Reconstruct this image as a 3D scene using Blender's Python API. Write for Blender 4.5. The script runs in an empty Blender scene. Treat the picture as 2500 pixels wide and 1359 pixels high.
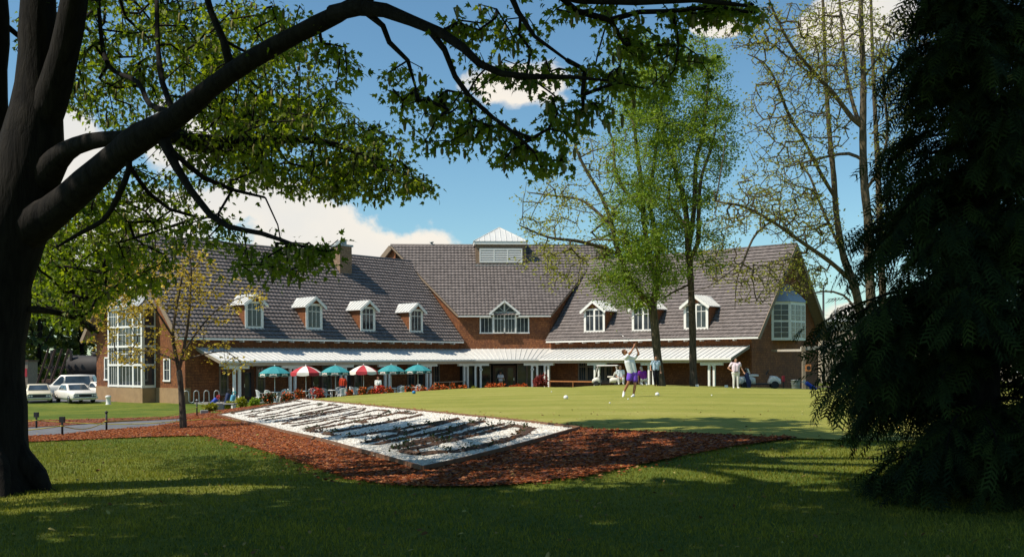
import bpy, bmesh, math, random
import numpy as np
from mathutils import Vector, Matrix
from mathutils.geometry import delaunay_2d_cdt

random.seed(7)
RNG = np.random.default_rng(7)
SC = bpy.context.scene
COL = SC.collection
R = math.radians

# ------------------------------------------------------------------ camera
ZC, F = 2.85, 2400.0                      # eye height, focal length in photo pixels
HY0, HSL = 876.7, 0.0060                  # horizon row at the image centre, and its tilt
cam = bpy.data.cameras.new("Camera")
cam.sensor_width = 36.0
cam.lens = 36.0 * F / 2500.0
cam.shift_y = (HY0 - 679.5) / 2500.0
cam.clip_start, cam.clip_end = 0.1, 5000.0
camo = bpy.data.objects.new("Camera", cam)
COL.objects.link(camo)
camo.location = (0, 0, ZC)
camo.rotation_euler = (R(90), math.atan(HSL), 0)
SC.camera = camo

# ------------------------------------------------------------------ sun, sky, exposure
SUN_EL, SUN_PHI = R(53), R(22)             # elevation; sun stands left of the view, PHI towards the viewer
sdir = Vector((-math.cos(SUN_PHI) * math.cos(SUN_EL), -math.sin(SUN_PHI) * math.cos(SUN_EL), math.sin(SUN_EL)))
sun = bpy.data.lights.new("Sun", 'SUN')
sun.energy, sun.angle, sun.color = 4.6, R(0.53), (1.0, 0.92, 0.78)
suno = bpy.data.objects.new("Sun", sun)
COL.objects.link(suno)
suno.rotation_euler = sdir.to_track_quat('Z', 'Y').to_euler()

SC.view_settings.view_transform = 'Standard'
SC.view_settings.look = 'None'
SC.view_settings.exposure = 0.3
SC.view_settings.gamma = 1.0
SC.cycles.max_bounces = 6
SC.cycles.diffuse_bounces = 3
SC.cycles.transparent_max_bounces = 8
SC.cycles.use_denoising = True


class NT:
    """small helper that wires shader nodes"""
    def __init__(self, tree):
        self.t = tree
        tree.nodes.clear()

    def n(self, typ, **kw):
        nd = self.t.nodes.new(typ)
        for k, v in kw.items():
            setattr(nd, k, v)
        return nd

    def l(self, a, b):
        self.t.links.new(a, b)

    def put(self, sock, v):
        if hasattr(v, 'is_linked') or hasattr(v, 'links'):
            self.l(v, sock)
        else:
            sock.default_value = v

    def m(self, op, a, b=None, c=None, clamp=False):
        nd = self.n('ShaderNodeMath', operation=op, use_clamp=clamp)
        self.put(nd.inputs[0], a)
        if b is not None:
            self.put(nd.inputs[1], b)
        if c is not None:
            self.put(nd.inputs[2], c)
        return nd.outputs[0]

    def mix(self, fac, a, b, blend='MIX'):
        nd = self.n('ShaderNodeMix', data_type='RGBA', blend_type=blend)
        self.put(nd.inputs[0], fac)
        self.put(nd.inputs[6], a)
        self.put(nd.inputs[7], b)
        return nd.outputs[2]

    def ramp(self, fac, stops):
        nd = self.n('ShaderNodeValToRGB')
        e = nd.color_ramp.elements
        while len(e) < len(stops):
            e.new(0.5)
        for el, (p, c) in zip(e, stops):
            el.position = p
            el.color = c if len(c) == 4 else (*c, 1)
        self.put(nd.inputs[0], fac)
        return nd.outputs[0]

    def smooth(self, v, lo, hi):
        nd = self.n('ShaderNodeMapRange', interpolation_type='SMOOTHSTEP')
        self.put(nd.inputs[0], v)
        nd.inputs[1].default_value, nd.inputs[2].default_value = lo, hi
        return nd.outputs[0]

    def noise(self, vec, scale, detail=4, rough=0.55, dist=0.0):
        nd = self.n('ShaderNodeTexNoise')
        if vec is not None:
            self.l(vec, nd.inputs['Vector'])
        nd.inputs['Scale'].default_value = scale
        nd.inputs['Detail'].default_value = detail
        nd.inputs['Roughness'].default_value = rough
        nd.inputs['Distortion'].default_value = dist
        return nd.outputs[0]


world = bpy.data.worlds.new("World")
SC.world = world
world.use_nodes = True
w = NT(world.node_tree)
sky = w.n('ShaderNodeTexSky', sky_type='NISHITA', sun_disc=False)
sky.sun_elevation = SUN_EL
sky.sun_rotation = math.atan2(sdir.x, sdir.y)
sky.air_density, sky.dust_density, sky.ozone_density = 1.0, 0.4, 2.2
tc = w.n('ShaderNodeTexCoord')
sep = w.n('ShaderNodeSeparateXYZ')
w.l(tc.outputs['Generated'], sep.inputs[0])
yy = w.m('MAXIMUM', w.m('ABSOLUTE', sep.outputs[1]), 0.05)
cu = w.m('DIVIDE', sep.outputs[0], yy)      # direction to the side
cv = w.m('DIVIDE', sep.outputs[2], yy)      # direction upward
comb = w.n('ShaderNodeCombineXYZ')
w.l(cu, comb.inputs[0]); w.l(cv, comb.inputs[1])
nz = w.noise(comb.outputs[0], 9.0, 10, 0.6, 0.3)
nz2 = w.noise(comb.outputs[0], 2.2, 3, 0.5)
dens = None
for (x, y, rx, ry) in ((640, 560, 360, 110), (330, 620, 300, 150), (950, 600, 190, 45), (140, 380, 180, 120), (430, 330, 110, 90),
                       (1270, 215, 150, 62), (2080, 60, 180, 85), (1765, 70, 55, 26), (2060, 775, 60, 32), (-500, 300, 500, 220),
                       (3200, 500, 500, 200)):
    u0, v0 = (x - 1250) / F, (HY0 - y) / F
    q = w.m('ADD', w.m('POWER', w.m('ABSOLUTE', w.m('MULTIPLY', w.m('SUBTRACT', cu, u0), F / rx)), 2.0),
            w.m('POWER', w.m('ABSOLUTE', w.m('MULTIPLY', w.m('SUBTRACT', cv, v0), F / ry)), 2.0))
    b = w.m('SUBTRACT', 1.0, w.m('MULTIPLY', q, 0.8))
    b = w.m('MAXIMUM', b, -1.2)
    dens = b if dens is None else w.m('MAXIMUM', dens, b)
dens = w.m('ADD', dens, w.m('MULTIPLY', w.m('SUBTRACT', nz, 0.5), 5.0))
cloud = w.smooth(dens, 0.05, 0.62)
cloud = w.m('MULTIPLY', cloud, w.smooth(sep.outputs[1], 0.0, 0.2))
shade = w.smooth(w.m('ADD', nz2, w.m('MULTIPLY', nz, 0.5)), 0.45, 1.05)
ccol = w.mix(shade, (9.6, 8.6, 7.2, 1), (7.4, 7.3, 7.0, 1))
hs = w.n('ShaderNodeHueSaturation')
hs.inputs['Saturation'].default_value = 1.06
w.l(sky.outputs[0], hs.inputs['Color'])
skc = w.mix(1.0, hs.outputs[0], (0.98, 1.22, 1.18, 1), 'MULTIPLY')
final = w.mix(w.m('MULTIPLY', cloud, 0.96), skc, ccol)
bg = w.n('ShaderNodeBackground')
w.l(final, bg.inputs[0])
bg.inputs[1].default_value = 0.09
wo = w.n('ShaderNodeOutputWorld')
w.l(bg.outputs[0], wo.inputs[0])


# ------------------------------------------------------------------ helpers
def hz(px):
    return HY0 + HSL * (px - 1250.0)


def P(px, py, Y):
    """point seen at photo pixel px,py at distance Y"""
    return Vector(((px - 1250.0) * Y / F, Y, ZC - (py - hz(px)) * Y / F))


def tag(o, label=None, cat=None, group=None, kind=None):
    if label: o['label'] = label
    if cat: o['category'] = cat
    if group: o['group'] = group
    if kind: o['kind'] = kind
    return o


def thing(name, label, cat, loc=(0, 0, 0), rz=0.0, group=None):
    o = bpy.data.objects.new(name, None)
    o.empty_display_size = 0.3
    COL.objects.link(o)
    o.location = loc
    o.rotation_euler = (0, 0, rz)
    return tag(o, label, cat, group)


def copy_tree(o, parent=None):
    c = o.copy()
    COL.objects.link(c)
    c.parent = parent
    for ch in list(o.children):
        copy_tree(ch, c)
    return c


def mesh_np(name, V, loops, starts, mat, parent=None, smooth=False, attr=None, uv=None):
    me = bpy.data.meshes.new(name)
    V = np.asarray(V, dtype=np.float32)
    loops = np.asarray(loops, dtype=np.int32)
    starts = np.asarray(starts, dtype=np.int32)
    me.vertices.add(len(V)); me.vertices.foreach_set('co', V.ravel())
    me.loops.add(len(loops)); me.loops.foreach_set('vertex_index', loops)
    me.polygons.add(len(starts)); me.polygons.foreach_set('loop_start', starts)
    me.polygons.foreach_set('use_smooth', np.full(len(starts), bool(smooth)))
    if uv is not None:
        l = me.uv_layers.new(name='UVMap')
        l.data.foreach_set('uv', np.asarray(uv, dtype=np.float32).ravel())
    if attr is not None:
        a = me.attributes.new('tint', 'FLOAT', 'FACE')
        a.data.foreach_set('value', np.asarray(attr, dtype=np.float32))
    me.update(calc_edges=True)
    me.validate()
    for m in (mat if isinstance(mat, (list, tuple)) else [mat]):
        me.materials.append(m)
    o = bpy.data.objects.new(name, me)
    COL.objects.link(o)
    if parent is not None:
        o.parent = parent
    return o


class MB:
    """collects polygons and links them as ONE mesh object"""
    def __init__(self):
        self.v, self.f, self.uv, self.s = [], [], [], []

    def poly(self, pts, uv=None, smooth=False):
        k = len(self.v)
        self.v.extend(tuple(p) for p in pts)
        self.f.append(list(range(k, k + len(pts))))
        self.uv.append(uv if uv else [(0.0, 0.0)] * len(pts))
        self.s.append(smooth)

    def hexa(self, p):
        """8 corners: 0-3 bottom ring, 4-7 top ring"""
        k = len(self.v)
        self.v.extend(tuple(q) for q in p)
        for f in ((3, 2, 1, 0), (4, 5, 6, 7), (0, 1, 5, 4), (1, 2, 6, 5), (2, 3, 7, 6), (3, 0, 4, 7)):
            self.f.append([k + i for i in f])
            self.uv.append([(0.0, 0.0)] * 4)
            self.s.append(False)

    def box(self, fr, a0, a1, b0, b1, c0, c1):
        self.hexa([fr(a0, b0, c0), fr(a1, b0, c0), fr(a1, b1, c0), fr(a0, b1, c0),
                   fr(a0, b0, c1), fr(a1, b0, c1), fr(a1, b1, c1), fr(a0, b1, c1)])

    def bar(self, p, q, wd, ht, up=(0, 0, 1)):
        """rectangular bar from p to q"""
        p, q = Vector(p), Vector(q)
        d = (q - p).normalized()
        sd = d.cross(Vector(up))
        if sd.length < 1e-4:
            sd = d.cross(Vector((0, 1, 0)))
        sd.normalize()
        u = sd.cross(d).normalized()
        sd, u = sd * wd / 2, u * ht / 2
        self.hexa([p - sd - u, p + sd - u, p + sd + u, p - sd + u, q - sd - u, q + sd - u, q + sd + u, q - sd + u])

    def tube(self, pts, rad, n=8, caps=True, smooth=True, sq=1.0):
        pts = [Vector(p) for p in pts]
        if not isinstance(rad, (list, tuple)):
            rad = [rad] * len(pts)
        k = len(self.v)
        t0 = (pts[1] - pts[0]).normalized()
        a = Vector((0, 0, 1)) if abs(t0.z) < 0.9 else Vector((1, 0, 0))
        x = t0.cross(a).normalized()
        for i, p in enumerate(pts):
            t = (pts[min(i + 1, len(pts) - 1)] - pts[max(i - 1, 0)])
            t.normalize()
            x = (x - t * x.dot(t)).normalized()
            y = t.cross(x)
            for j in range(n):
                an = 2 * math.pi * j / n
                self.v.append(tuple(p + (x * math.cos(an) + y * math.sin(an) * sq) * rad[i]))
        for i in range(len(pts) - 1):
            for j in range(n):
                j2 = (j + 1) % n
                self.f.append([k + i * n + j, k + i * n + j2, k + (i + 1) * n + j2, k + (i + 1) * n + j])
                self.uv.append([(0.0, 0.0)] * 4); self.s.append(smooth)
        if caps:
            for ring, rev in ((0, True), (len(pts) - 1, False)):
                fc = [k + ring * n + j for j in range(n)]
                self.f.append(fc[::-1] if rev else fc)
                self.uv.append([(0.0, 0.0)] * n); self.s.append(False)

    def lathe(self, prof, c=(0, 0, 0), n=16, smooth=True, sx=1.0, sy=1.0):
        """prof: list of (radius, z)"""
        k = len(self.v)
        for r, z in prof:
            for j in range(n):
                an = 2 * math.pi * j / n
                self.v.append((c[0] + sx * r * math.cos(an), c[1] + sy * r * math.sin(an), c[2] + z))
        for i in range(len(prof) - 1):
            for j in range(n):
                j2 = (j + 1) % n
                self.f.append([k + i * n + j, k + i * n + j2, k + (i + 1) * n + j2, k + (i + 1) * n + j])
                self.uv.append([(0.0, 0.0)] * 4); self.s.append(smooth)
        for ring, rev in ((0, True), (len(prof) - 1, False)):
            if prof[ring][0] > 1e-4:
                fc = [k + ring * n + j for j in range(n)]
                self.f.append(fc[::-1] if rev else fc)
                self.uv.append([(0.0, 0.0)] * n); self.s.append(False)

    def ball(self, c, rx, ry=None, rz=None, n=12, m=8, rot=None):
        ry = rx if ry is None else ry
        rz = rx if rz is None else rz
        k = len(self.v)
        c = Vector(c)
        for i in range(m + 1):
            th = math.pi * i / m
            for j in range(n):
                an = 2 * math.pi * j / n
                q = Vector((rx * math.sin(th) * math.cos(an), ry * math.sin(th) * math.sin(an), rz * math.cos(th)))
                if rot is not None:
                    q = rot @ q
                self.v.append(tuple(c + q))
        for i in range(m):
            for j in range(n):
                j2 = (j + 1) % n
                self.f.append([k + i * n + j, k + (i + 1) * n + j, k + (i + 1) * n + j2, k + i * n + j2])
                self.uv.append([(0.0, 0.0)] * 4); self.s.append(True)

    def build(self, name, mat, parent=None, bevel=0.0, weld=False):
        me = bpy.data.meshes.new(name)
        me.from_pydata(self.v, [], self.f)
        l = me.uv_layers.new(name='UVMap')
        l.data.foreach_set('uv', np.array([c for f in self.uv for c in f], dtype=np.float32).ravel())
        me.polygons.foreach_set('use_smooth', np.array(self.s, dtype=bool))
        if weld:
            bm = bmesh.new(); bm.from_mesh(me)
            bmesh.ops.remove_doubles(bm, verts=bm.verts, dist=1e-4)
            bmesh.ops.dissolve_degenerate(bm, dist=1e-4, edges=bm.edges)
            bmesh.ops.recalc_face_normals(bm, faces=bm.faces)
            bm.to_mesh(me); bm.free()
        me.update()
        for m in (mat if isinstance(mat, (list, tuple)) else [mat]):
            me.materials.append(m)
        o = bpy.data.objects.new(name, me)
        COL.objects.link(o)
        if parent is not None:
            o.parent = parent
        if bevel:
            b = o.modifiers.new('Bevel', 'BEVEL')
            b.width, b.segments, b.limit_method = bevel, 2, 'ANGLE'
        return o


# ------------------------------------------------------------------ materials
def newmat(name):
    m = bpy.data.materials.new(name)
    m.use_nodes = True
    t = NT(m.node_tree)
    out = t.n('ShaderNodeOutputMaterial')
    return m, t, out


def paint(name, col, rough=0.5, var=0.12, scale=6.0, metal=0.0, spec=0.4, bump=0.0, bscale=40.0):
    """plain surface with gentle blotches of wear"""
    m, t, out = newmat(name)
    b = t.n('ShaderNodeBsdfPrincipled')
    tc = t.n('ShaderNodeTexCoord')
    nz = t.noise(tc.outputs['Object'], scale, 5, 0.6)
    lo = tuple(c * (1 - var) for c in col); hi = tuple(min(1, c * (1 + var)) for c in col)
    t.l(t.ramp(nz, [(0.3, lo), (0.7, hi)]), b.inputs['Base Color'])
    b.inputs['Roughness'].default_value = rough
    b.inputs['Metallic'].default_value = metal
    b.inputs['Specular IOR Level'].default_value = spec
    if bump:
        bn = t.n('ShaderNodeBump'); bn.inputs['Strength'].default_value = bump; bn.inputs['Distance'].default_value = 0.02
        t.l(t.noise(tc.outputs['Object'], bscale, 4, 0.6), bn.inputs['Height'])
        t.l(bn.outputs[0], b.inputs['Normal'])
    t.l(b.outputs[0], out.inputs[0])
    return m


def shingle(name, c1, c2, c3, bw=0.15, rh=0.19):
    m, t, out = newmat(name)
    b = t.n('ShaderNodeBsdfPrincipled')
    uv = t.n('ShaderNodeUVMap')
    br = t.n('ShaderNodeTexBrick')
    t.l(uv.outputs[0], br.inputs['Vector'])
    br.offset = 0.43; br.offset_frequency = 2; br.squash = 0.8; br.squash_frequency = 3
    for k, v in (('Scale', 1.0), ('Mortar Size', 0.007), ('Mortar Smooth', 0.2), ('Bias', 0.0), ('Brick Width', bw), ('Row Height', rh)):
        br.inputs[k].default_value = v
    br.inputs['Color1'].default_value = (*c1, 1); br.inputs['Color2'].default_value = (*c2, 1)
    br.inputs['Mortar'].default_value = (c1[0] * .35, c1[1] * .35, c1[2] * .35, 1)
    big = t.noise(uv.outputs[0], 0.9, 4, 0.6)
    fine = t.noise(uv.outputs[0], 9.0, 3, 0.6)
    c = t.mix(t.smooth(big, 0.35, 0.7), br.outputs[0], (*c3, 1), 'MIX')
    c = t.mix(0.55, br.outputs[0], c)
    c = t.mix(t.smooth(fine, 0.3, 0.75), c, t.mix(1.0, c, (0.62, 0.55, 0.5, 1), 'MULTIPLY'))
    t.l(c, b.inputs['Base Color'])
    b.inputs['Roughness'].default_value = 0.85
    sp = t.n('ShaderNodeSeparateXYZ'); t.l(uv.outputs[0], sp.inputs[0])
    saw = t.m('SUBTRACT', 1.0, t.m('FRACT', t.m('DIVIDE', sp.outputs[1], rh)))
    h = t.m('SUBTRACT', saw, t.m('MULTIPLY', br.outputs[1], 0.5))
    bn = t.n('ShaderNodeBump'); bn.inputs['Strength'].default_value = 0.9; bn.inputs['Distance'].default_value = 0.03
    t.l(h, bn.inputs['Height']); t.l(bn.outputs[0], b.inputs['Normal'])
    t.l(b.outputs[0], out.inputs[0])
    return m


def glassy(name, col, rough=0.06):
    m, t, out = newmat(name)
    b = t.n('ShaderNodeBsdfPrincipled')
    tc = t.n('ShaderNodeTexCoord')
    nz = t.noise(tc.outputs['Object'], 1.2, 3, 0.5)
    t.l(t.ramp(nz, [(0.35, tuple(c * .45 for c in col)), (0.65, col)]), b.inputs['Base Color'])
    b.inputs['Roughness'].default_value = rough
    b.inputs['Specular IOR Level'].default_value = 0.45
    t.l(b.outputs[0], out.inputs[0])
    return m


def leafy(name, dark, light, trans=0.35, tcol=None):
    """leaf: per-leaf tint attribute, part of the light passes through"""
    m, t, out = newmat(name)
    at = t.n('ShaderNodeAttribute'); at.attribute_name = 'tint'
    c = t.ramp(at.outputs['Fac'], [(0.0, dark), (1.0, light)])
    d = t.n('ShaderNodeBsdfPrincipled')
    t.l(c, d.inputs['Base Color']); d.inputs['Roughness'].default_value = 0.55
    d.inputs['Specular IOR Level'].default_value = 0.25
    tr = t.n('ShaderNodeBsdfTranslucent')
    t.l(t.mix(1.0, c, (*(tcol or (1.5, 1.5, 0.5)), 1), 'MULTIPLY'), tr.inputs[0])
    mx = t.n('ShaderNodeMixShader'); mx.inputs[0].default_value = trans
    t.l(d.outputs[0], mx.inputs[1]); t.l(tr.outputs[0], mx.inputs[2])
    t.l(mx.outputs[0], out.inputs[0])
    return m


def tinted(name, stops, rough=0.8, spec=0.2):
    """colour chosen by the per-face tint attribute"""
    m, t, out = newmat(name)
    at = t.n('ShaderNodeAttribute'); at.attribute_name = 'tint'
    b = t.n('ShaderNodeBsdfPrincipled')
    t.l(t.ramp(at.outputs['Fac'], stops), b.inputs['Base Color'])
    b.inputs['Roughness'].default_value = rough
    b.inputs['Specular IOR Level'].default_value = spec
    t.l(b.outputs[0], out.inputs[0])
    return m


def bark(name, c1, c2, scale=3.0, bump=0.8):
    m, t, out = newmat(name)
    b = t.n('ShaderNodeBsdfPrincipled')
    tc = t.n('ShaderNodeTexCoord')
    mp = t.n('ShaderNodeMapping'); mp.inputs['Scale'].default_value = (4, 4, 0.7)
    t.l(tc.outputs['Object'], mp.inputs[0])
    n1 = t.noise(mp.outputs[0], scale, 6, 0.65, 0.4)
    t.l(t.ramp(n1, [(0.35, c1), (0.65, c2)]), b.inputs['Base Color'])
    b.inputs['Roughness'].default_value = 0.9
    b.inputs['Specular IOR Level'].default_value = 0.15
    bn = t.n('ShaderNodeBump'); bn.inputs['Strength'].default_value = bump; bn.inputs['Distance'].default_value = 0.05
    t.l(n1, bn.inputs['Height']); t.l(bn.outputs[0], b.inputs['Normal'])
    t.l(b.outputs[0], out.inputs[0])
    return m


def turf(name, stops, stripe=0.0, sdirn=(1, 0), swidth=1.6):
    m, t, out = newmat(name)
    b = t.n('ShaderNodeBsdfPrincipled')
    tc = t.n('ShaderNodeTexCoord')
    v = tc.outputs['Object']
    big = t.noise(v, 0.22, 4, 0.6)
    mid = t.noise(v, 1.7, 5, 0.65)
    fine = t.noise(v, 28.0, 3, 0.7)
    f = t.m('ADD', t.m('MULTIPLY', big, 0.45), t.m('ADD', t.m('MULTIPLY', mid, 0.3), t.m('MULTIPLY', fine, 0.25)))
    if stripe:
        sp = t.n('ShaderNodeSeparateXYZ'); t.l(v, sp.inputs[0])
        q = t.m('ADD', t.m('MULTIPLY', sp.outputs[0], sdirn[0]), t.m('MULTIPLY', sp.outputs[1], sdirn[1]))
        q = t.m('ADD', q, t.m('MULTIPLY', big, 1.2))
        sn = t.m('SINE', t.m('MULTIPLY', q, math.pi / swidth))
        f = t.m('ADD', f, t.m('MULTIPLY', t.smooth(sn, -0.5, 0.5), stripe))
        f = t.m('SUBTRACT', f, stripe / 2)
    t.l(t.ramp(f, stops), b.inputs['Base Color'])
    b.inputs['Roughness'].default_value = 0.9
    b.inputs['Specular IOR Level'].default_value = 0.1
    bn = t.n('ShaderNodeBump'); bn.inputs['Strength'].default_value = 0.7; bn.inputs['Distance'].default_value = 0.04
    t.l(t.noise(v, 40.0, 4, 0.7), bn.inputs['Height']); t.l(bn.outputs[0], b.inputs['Normal'])
    t.l(b.outputs[0], out.inputs[0])
    return m


M = dict(
    white=paint('white_paint', (0.78, 0.76, 0.72), 0.45, 0.06),
    cream=paint('cream_trim', (0.50, 0.44, 0.37), 0.6, 0.10),
    taupe=paint('taupe_trim', (0.22, 0.165, 0.13), 0.6, 0.12),
    shingle=shingle('cedar_shingle', (0.235, 0.078, 0.027), (0.385, 0.142, 0.046), (0.13, 0.050, 0.024)),
    shingle_old=shingle('weathered_shingle', (0.34, 0.24, 0.16), (0.26, 0.17, 0.11), (0.20, 0.14, 0.10)),
    stucco=paint('tan_stucco', (0.31, 0.20, 0.105), 0.9, 0.14, 2.0, bump=0.3),
    tile=paint('roof_tile', (0.156, 0.131, 0.123), 0.62, 0.34, 2.6, spec=0.35),
    metal=paint('standing_seam_metal', (0.66, 0.65, 0.62), 0.42, 0.06, 1.5, metal=0.15),
    dmetal=paint('dull_metal_roof', (0.36, 0.38, 0.40), 0.45, 0.10, 2.0, metal=0.3),
    glass=glassy('window_glass', (0.05, 0.06, 0.07)),
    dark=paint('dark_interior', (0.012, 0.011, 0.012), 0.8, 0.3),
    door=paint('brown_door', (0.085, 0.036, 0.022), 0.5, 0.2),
    beam=paint('pale_beam', (0.56, 0.48, 0.43), 0.6, 0.08),
    soffit=paint('soffit_board', (0.23, 0.17, 0.12), 0.8, 0.15),
    concrete=paint('concrete', (0.24, 0.225, 0.205), 0.9, 0.14, 1.2, bump=0.2),
    asphalt=paint('asphalt', (0.13, 0.13, 0.14), 0.95, 0.25, 2.5, bump=0.4, bscale=80),
    black=paint('black_rubber', (0.015, 0.015, 0.016), 0.6, 0.2),
    chrome=paint('bright_metal', (0.55, 0.55, 0.55), 0.25, 0.1, metal=0.9),
    galv=paint('galvanised_metal', (0.33, 0.35, 0.35), 0.5, 0.15, metal=0.5),
    wood=paint('orange_wood', (0.42, 0.16, 0.05), 0.6, 0.2, 8.0),
    greywood=paint('weathered_wood', (0.24, 0.19, 0.14), 0.8, 0.2, 5.0),
)

# ------------------------------------------------------------------ terrain
TEE = np.array([(1.45, 19.45), (-10.0, 47.5), (-8.3, 52.0), (-3.4, 58.5), (0.3, 58.5), (3.4, 51.5), (9.0, 41.5), (13.0, 37.5), (24.0, 33.0), (26.0, 15.0), (8.0, 15.6), (4.4, 17.0)])
BED = [(-1.31, 14.3), (1.32, 19.45), (-10.15, 47.5), (-12.35, 41.2)]      # near, right, far top, left corners


def sdist(X, Y, poly):
    """distance outside a polygon (0 inside)"""
    X = np.asarray(X, float); Y = np.asarray(Y, float)
    d = np.full(X.shape, 1e9); inside = np.zeros(X.shape, bool)
    n = len(poly)
    for i in range(n):
        x0, y0 = poly[i]; x1, y1 = poly[(i + 1) % n]
        ex, ey = x1 - x0, y1 - y0
        t = np.clip(((X - x0) * ex + (Y - y0) * ey) / (ex * ex + ey * ey), 0, 1)
        d = np.minimum(d, np.hypot(X - x0 - t * ex, Y - y0 - t * ey))
        c = ((y0 > Y) != (y1 > Y)) & (X < (x1 - x0) * (Y - y0) / (y1 - y0 + 1e-12) + x0)
        inside ^= c
    return np.where(inside, 0.0, d), inside, d


def hgt(X, Y):
    X = np.asarray(X, float); Y = np.asarray(Y, float)
    base = 1.2 - 0.028 * (Y - 14.0)
    base = np.clip(base, -0.08, 1.2)
    far = np.clip((Y - 58) / 10, 0, 1)
    base = base * (1 - far) + (-0.06) * far
    zt = 1.518 + 0.0304 * X - 0.0055 * Y
    zt = np.where(zt > 1.35, 1.35 + 0.1 * np.tanh((zt - 1.35) / 0.1), zt)
    d, ins, _ = sdist(X, Y, TEE)
    sg = lambda v: np.clip(v, 0, 1) ** 2 * (3 - 2 * np.clip(v, 0, 1))
    D = 6.2 + 36.0 * sg((X - 1.0) / 6.0) * sg((Y - 38.0) / 8.0)
    k = 1 - np.clip(d / D, 0, 1)
    k = k * (0.75 + 0.25 * k * (3 - 2 * k)) if True else k
    und = 0.03 * np.sin(X * 0.7 + 1.3) * np.sin(Y * 0.5) * np.clip(d / 8, 0, 1)
    return base + (zt - base) * k + und


def h1(x, y):
    return float(hgt(np.array([x]), np.array([y]))[0])


def gp(px, py, y0=6.0, y1=110.0):
    """ground point seen at a photo pixel"""
    Y = np.linspace(y0, y1, 1200)
    X = (px - 1250) / F * Y
    ray = ZC - (py - hz(px)) / F * Y
    g = hgt(X, Y)
    i = int(np.argmax(ray < g)) if (ray < g).any() else len(Y) - 1
    return Vector((X[i], Y[i], g[i]))


def axis(segs):
    out = []
    for a, b, s in segs:
        out.extend(np.arange(a, b - 1e-6, s))
    out.append(segs[-1][1])
    return np.array(out)


def ground_sheet():
    xs = axis([(-1500, -200, 130), (-200, -60, 10), (-60, -30, 1.5), (-30, 30, 0.4), (30, 60, 1.5), (60, 200, 10), (200, 1500, 130)])
    ys = axis([(-300, -20, 20), (-20, 4, 1.5), (4, 66, 0.4), (66, 120, 2), (120, 300, 12), (300, 2500, 150)])
    X, Y = np.meshgrid(xs, ys)
    Z = hgt(X, Y)
    V = np.stack([X, Y, Z], -1).reshape(-1, 3)
    nx, ny = len(xs), len(ys)
    i = np.arange(ny - 1)[:, None] * nx + np.arange(nx - 1)[None, :]
    q = np.stack([i, i + 1, i + nx + 1, i + nx], -1).reshape(-1, 4)
    return mesh_np('ground', V, q.ravel(), np.arange(len(q)) * 4, M['grass'], smooth=True)


def patch(name, poly, off, mat, step=0.35, jitter=0.0, kind='structure', seed=1, parent=None):
    """sheet over the terrain with the outline poly"""
    rg = np.random.default_rng(seed)
    pts = []
    n = len(poly)
    for i in range(n):
        a, b = np.array(poly[i]), np.array(poly[(i + 1) % n])
        k = max(1, int(np.hypot(*(b - a)) / step))
        for j in range(k):
            p = a + (b - a) * j / k
            if jitter and j:
                p = p + rg.normal(0, jitter, 2)
            pts.append(p)
    nb = len(pts)
    edges = [(i, (i + 1) % nb) for i in range(nb)]
    A = np.array(pts)
    gx, gy = np.meshgrid(np.arange(A[:, 0].min(), A[:, 0].max(), step), np.arange(A[:, 1].min(), A[:, 1].max(), step))
    gx = gx.ravel() + rg.uniform(-.1, .1, gx.size) * step; gy = gy.ravel() + rg.uniform(-.1, .1, gy.size) * step
    _, ins, d = sdist(gx, gy, A)
    keep = ins & (d > step * 0.4)
    allp = [Vector(p) for p in pts] + [Vector((x, y)) for x, y in zip(gx[keep], gy[keep])]
    v, e, f, *_ = delaunay_2d_cdt(allp, edges, [], 1, 1e-5)
    V = np.array([(p.x, p.y) for p in v])
    Z = hgt(V[:, 0], V[:, 1]) + off
    V3 = np.column_stack([V, Z])
    loops = [i for fc in f for i in fc]
    starts = np.cumsum([0] + [len(fc) for fc in f])[:-1]
    o = mesh_np(name, V3, loops, starts, mat, smooth=True, parent=parent)
    if kind:
        o['kind'] = kind
    return o


M['grass'] = turf('rough_grass', [(0.30, (0.040, 0.075, 0.012)), (0.45, (0.085, 0.125, 0.018)), (0.58, (0.170, 0.185, 0.028)), (0.75, (0.27, 0.22, 0.07))])
M['lawn'] = turf('mown_lawn', [(0.25, (0.165, 0.190, 0.034)), (0.5, (0.265, 0.262, 0.055)), (0.75, (0.39, 0.34, 0.11))], stripe=0.07, sdirn=(0.42, 0.91), swidth=1.5)
M['mulch'] = paint('bark_mulch', (0.15, 0.044, 0.018), 0.95, 0.5, 9.0, bump=1.0, bscale=25)
M['stone'] = paint('white_stone_bed', (0.58, 0.54, 0.48), 0.9, 0.2, 6.0, bump=0.8, bscale=35)
M['soil'] = paint('planting_soil', (0.085, 0.048, 0.030), 0.95, 0.5, 8.0, bump=1.0, bscale=30)

tag(ground_sheet(), kind='structure')


def inset(poly, dx):
    c = np.mean(poly, axis=0)
    return [tuple(np.array(p) + (c - np.array(p)) / np.hypot(*(c - np.array(p))) * dx) for p in poly]


LAWN = [tuple(p) for p in TEE[:5]] + [(4.0, 70.0), (8.0, 76.5), (15.0, 71.0), (22.0, 62.0), (30.0, 55.0), (30.0, 16.0)] + [tuple(p) for p in TEE[10:]]
patch('lawn', LAWN, 0.025, M['lawn'], step=0.5, jitter=0.03)


def G2(px, py):
    p = gp(px, py)
    return (p.x, p.y)


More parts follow.
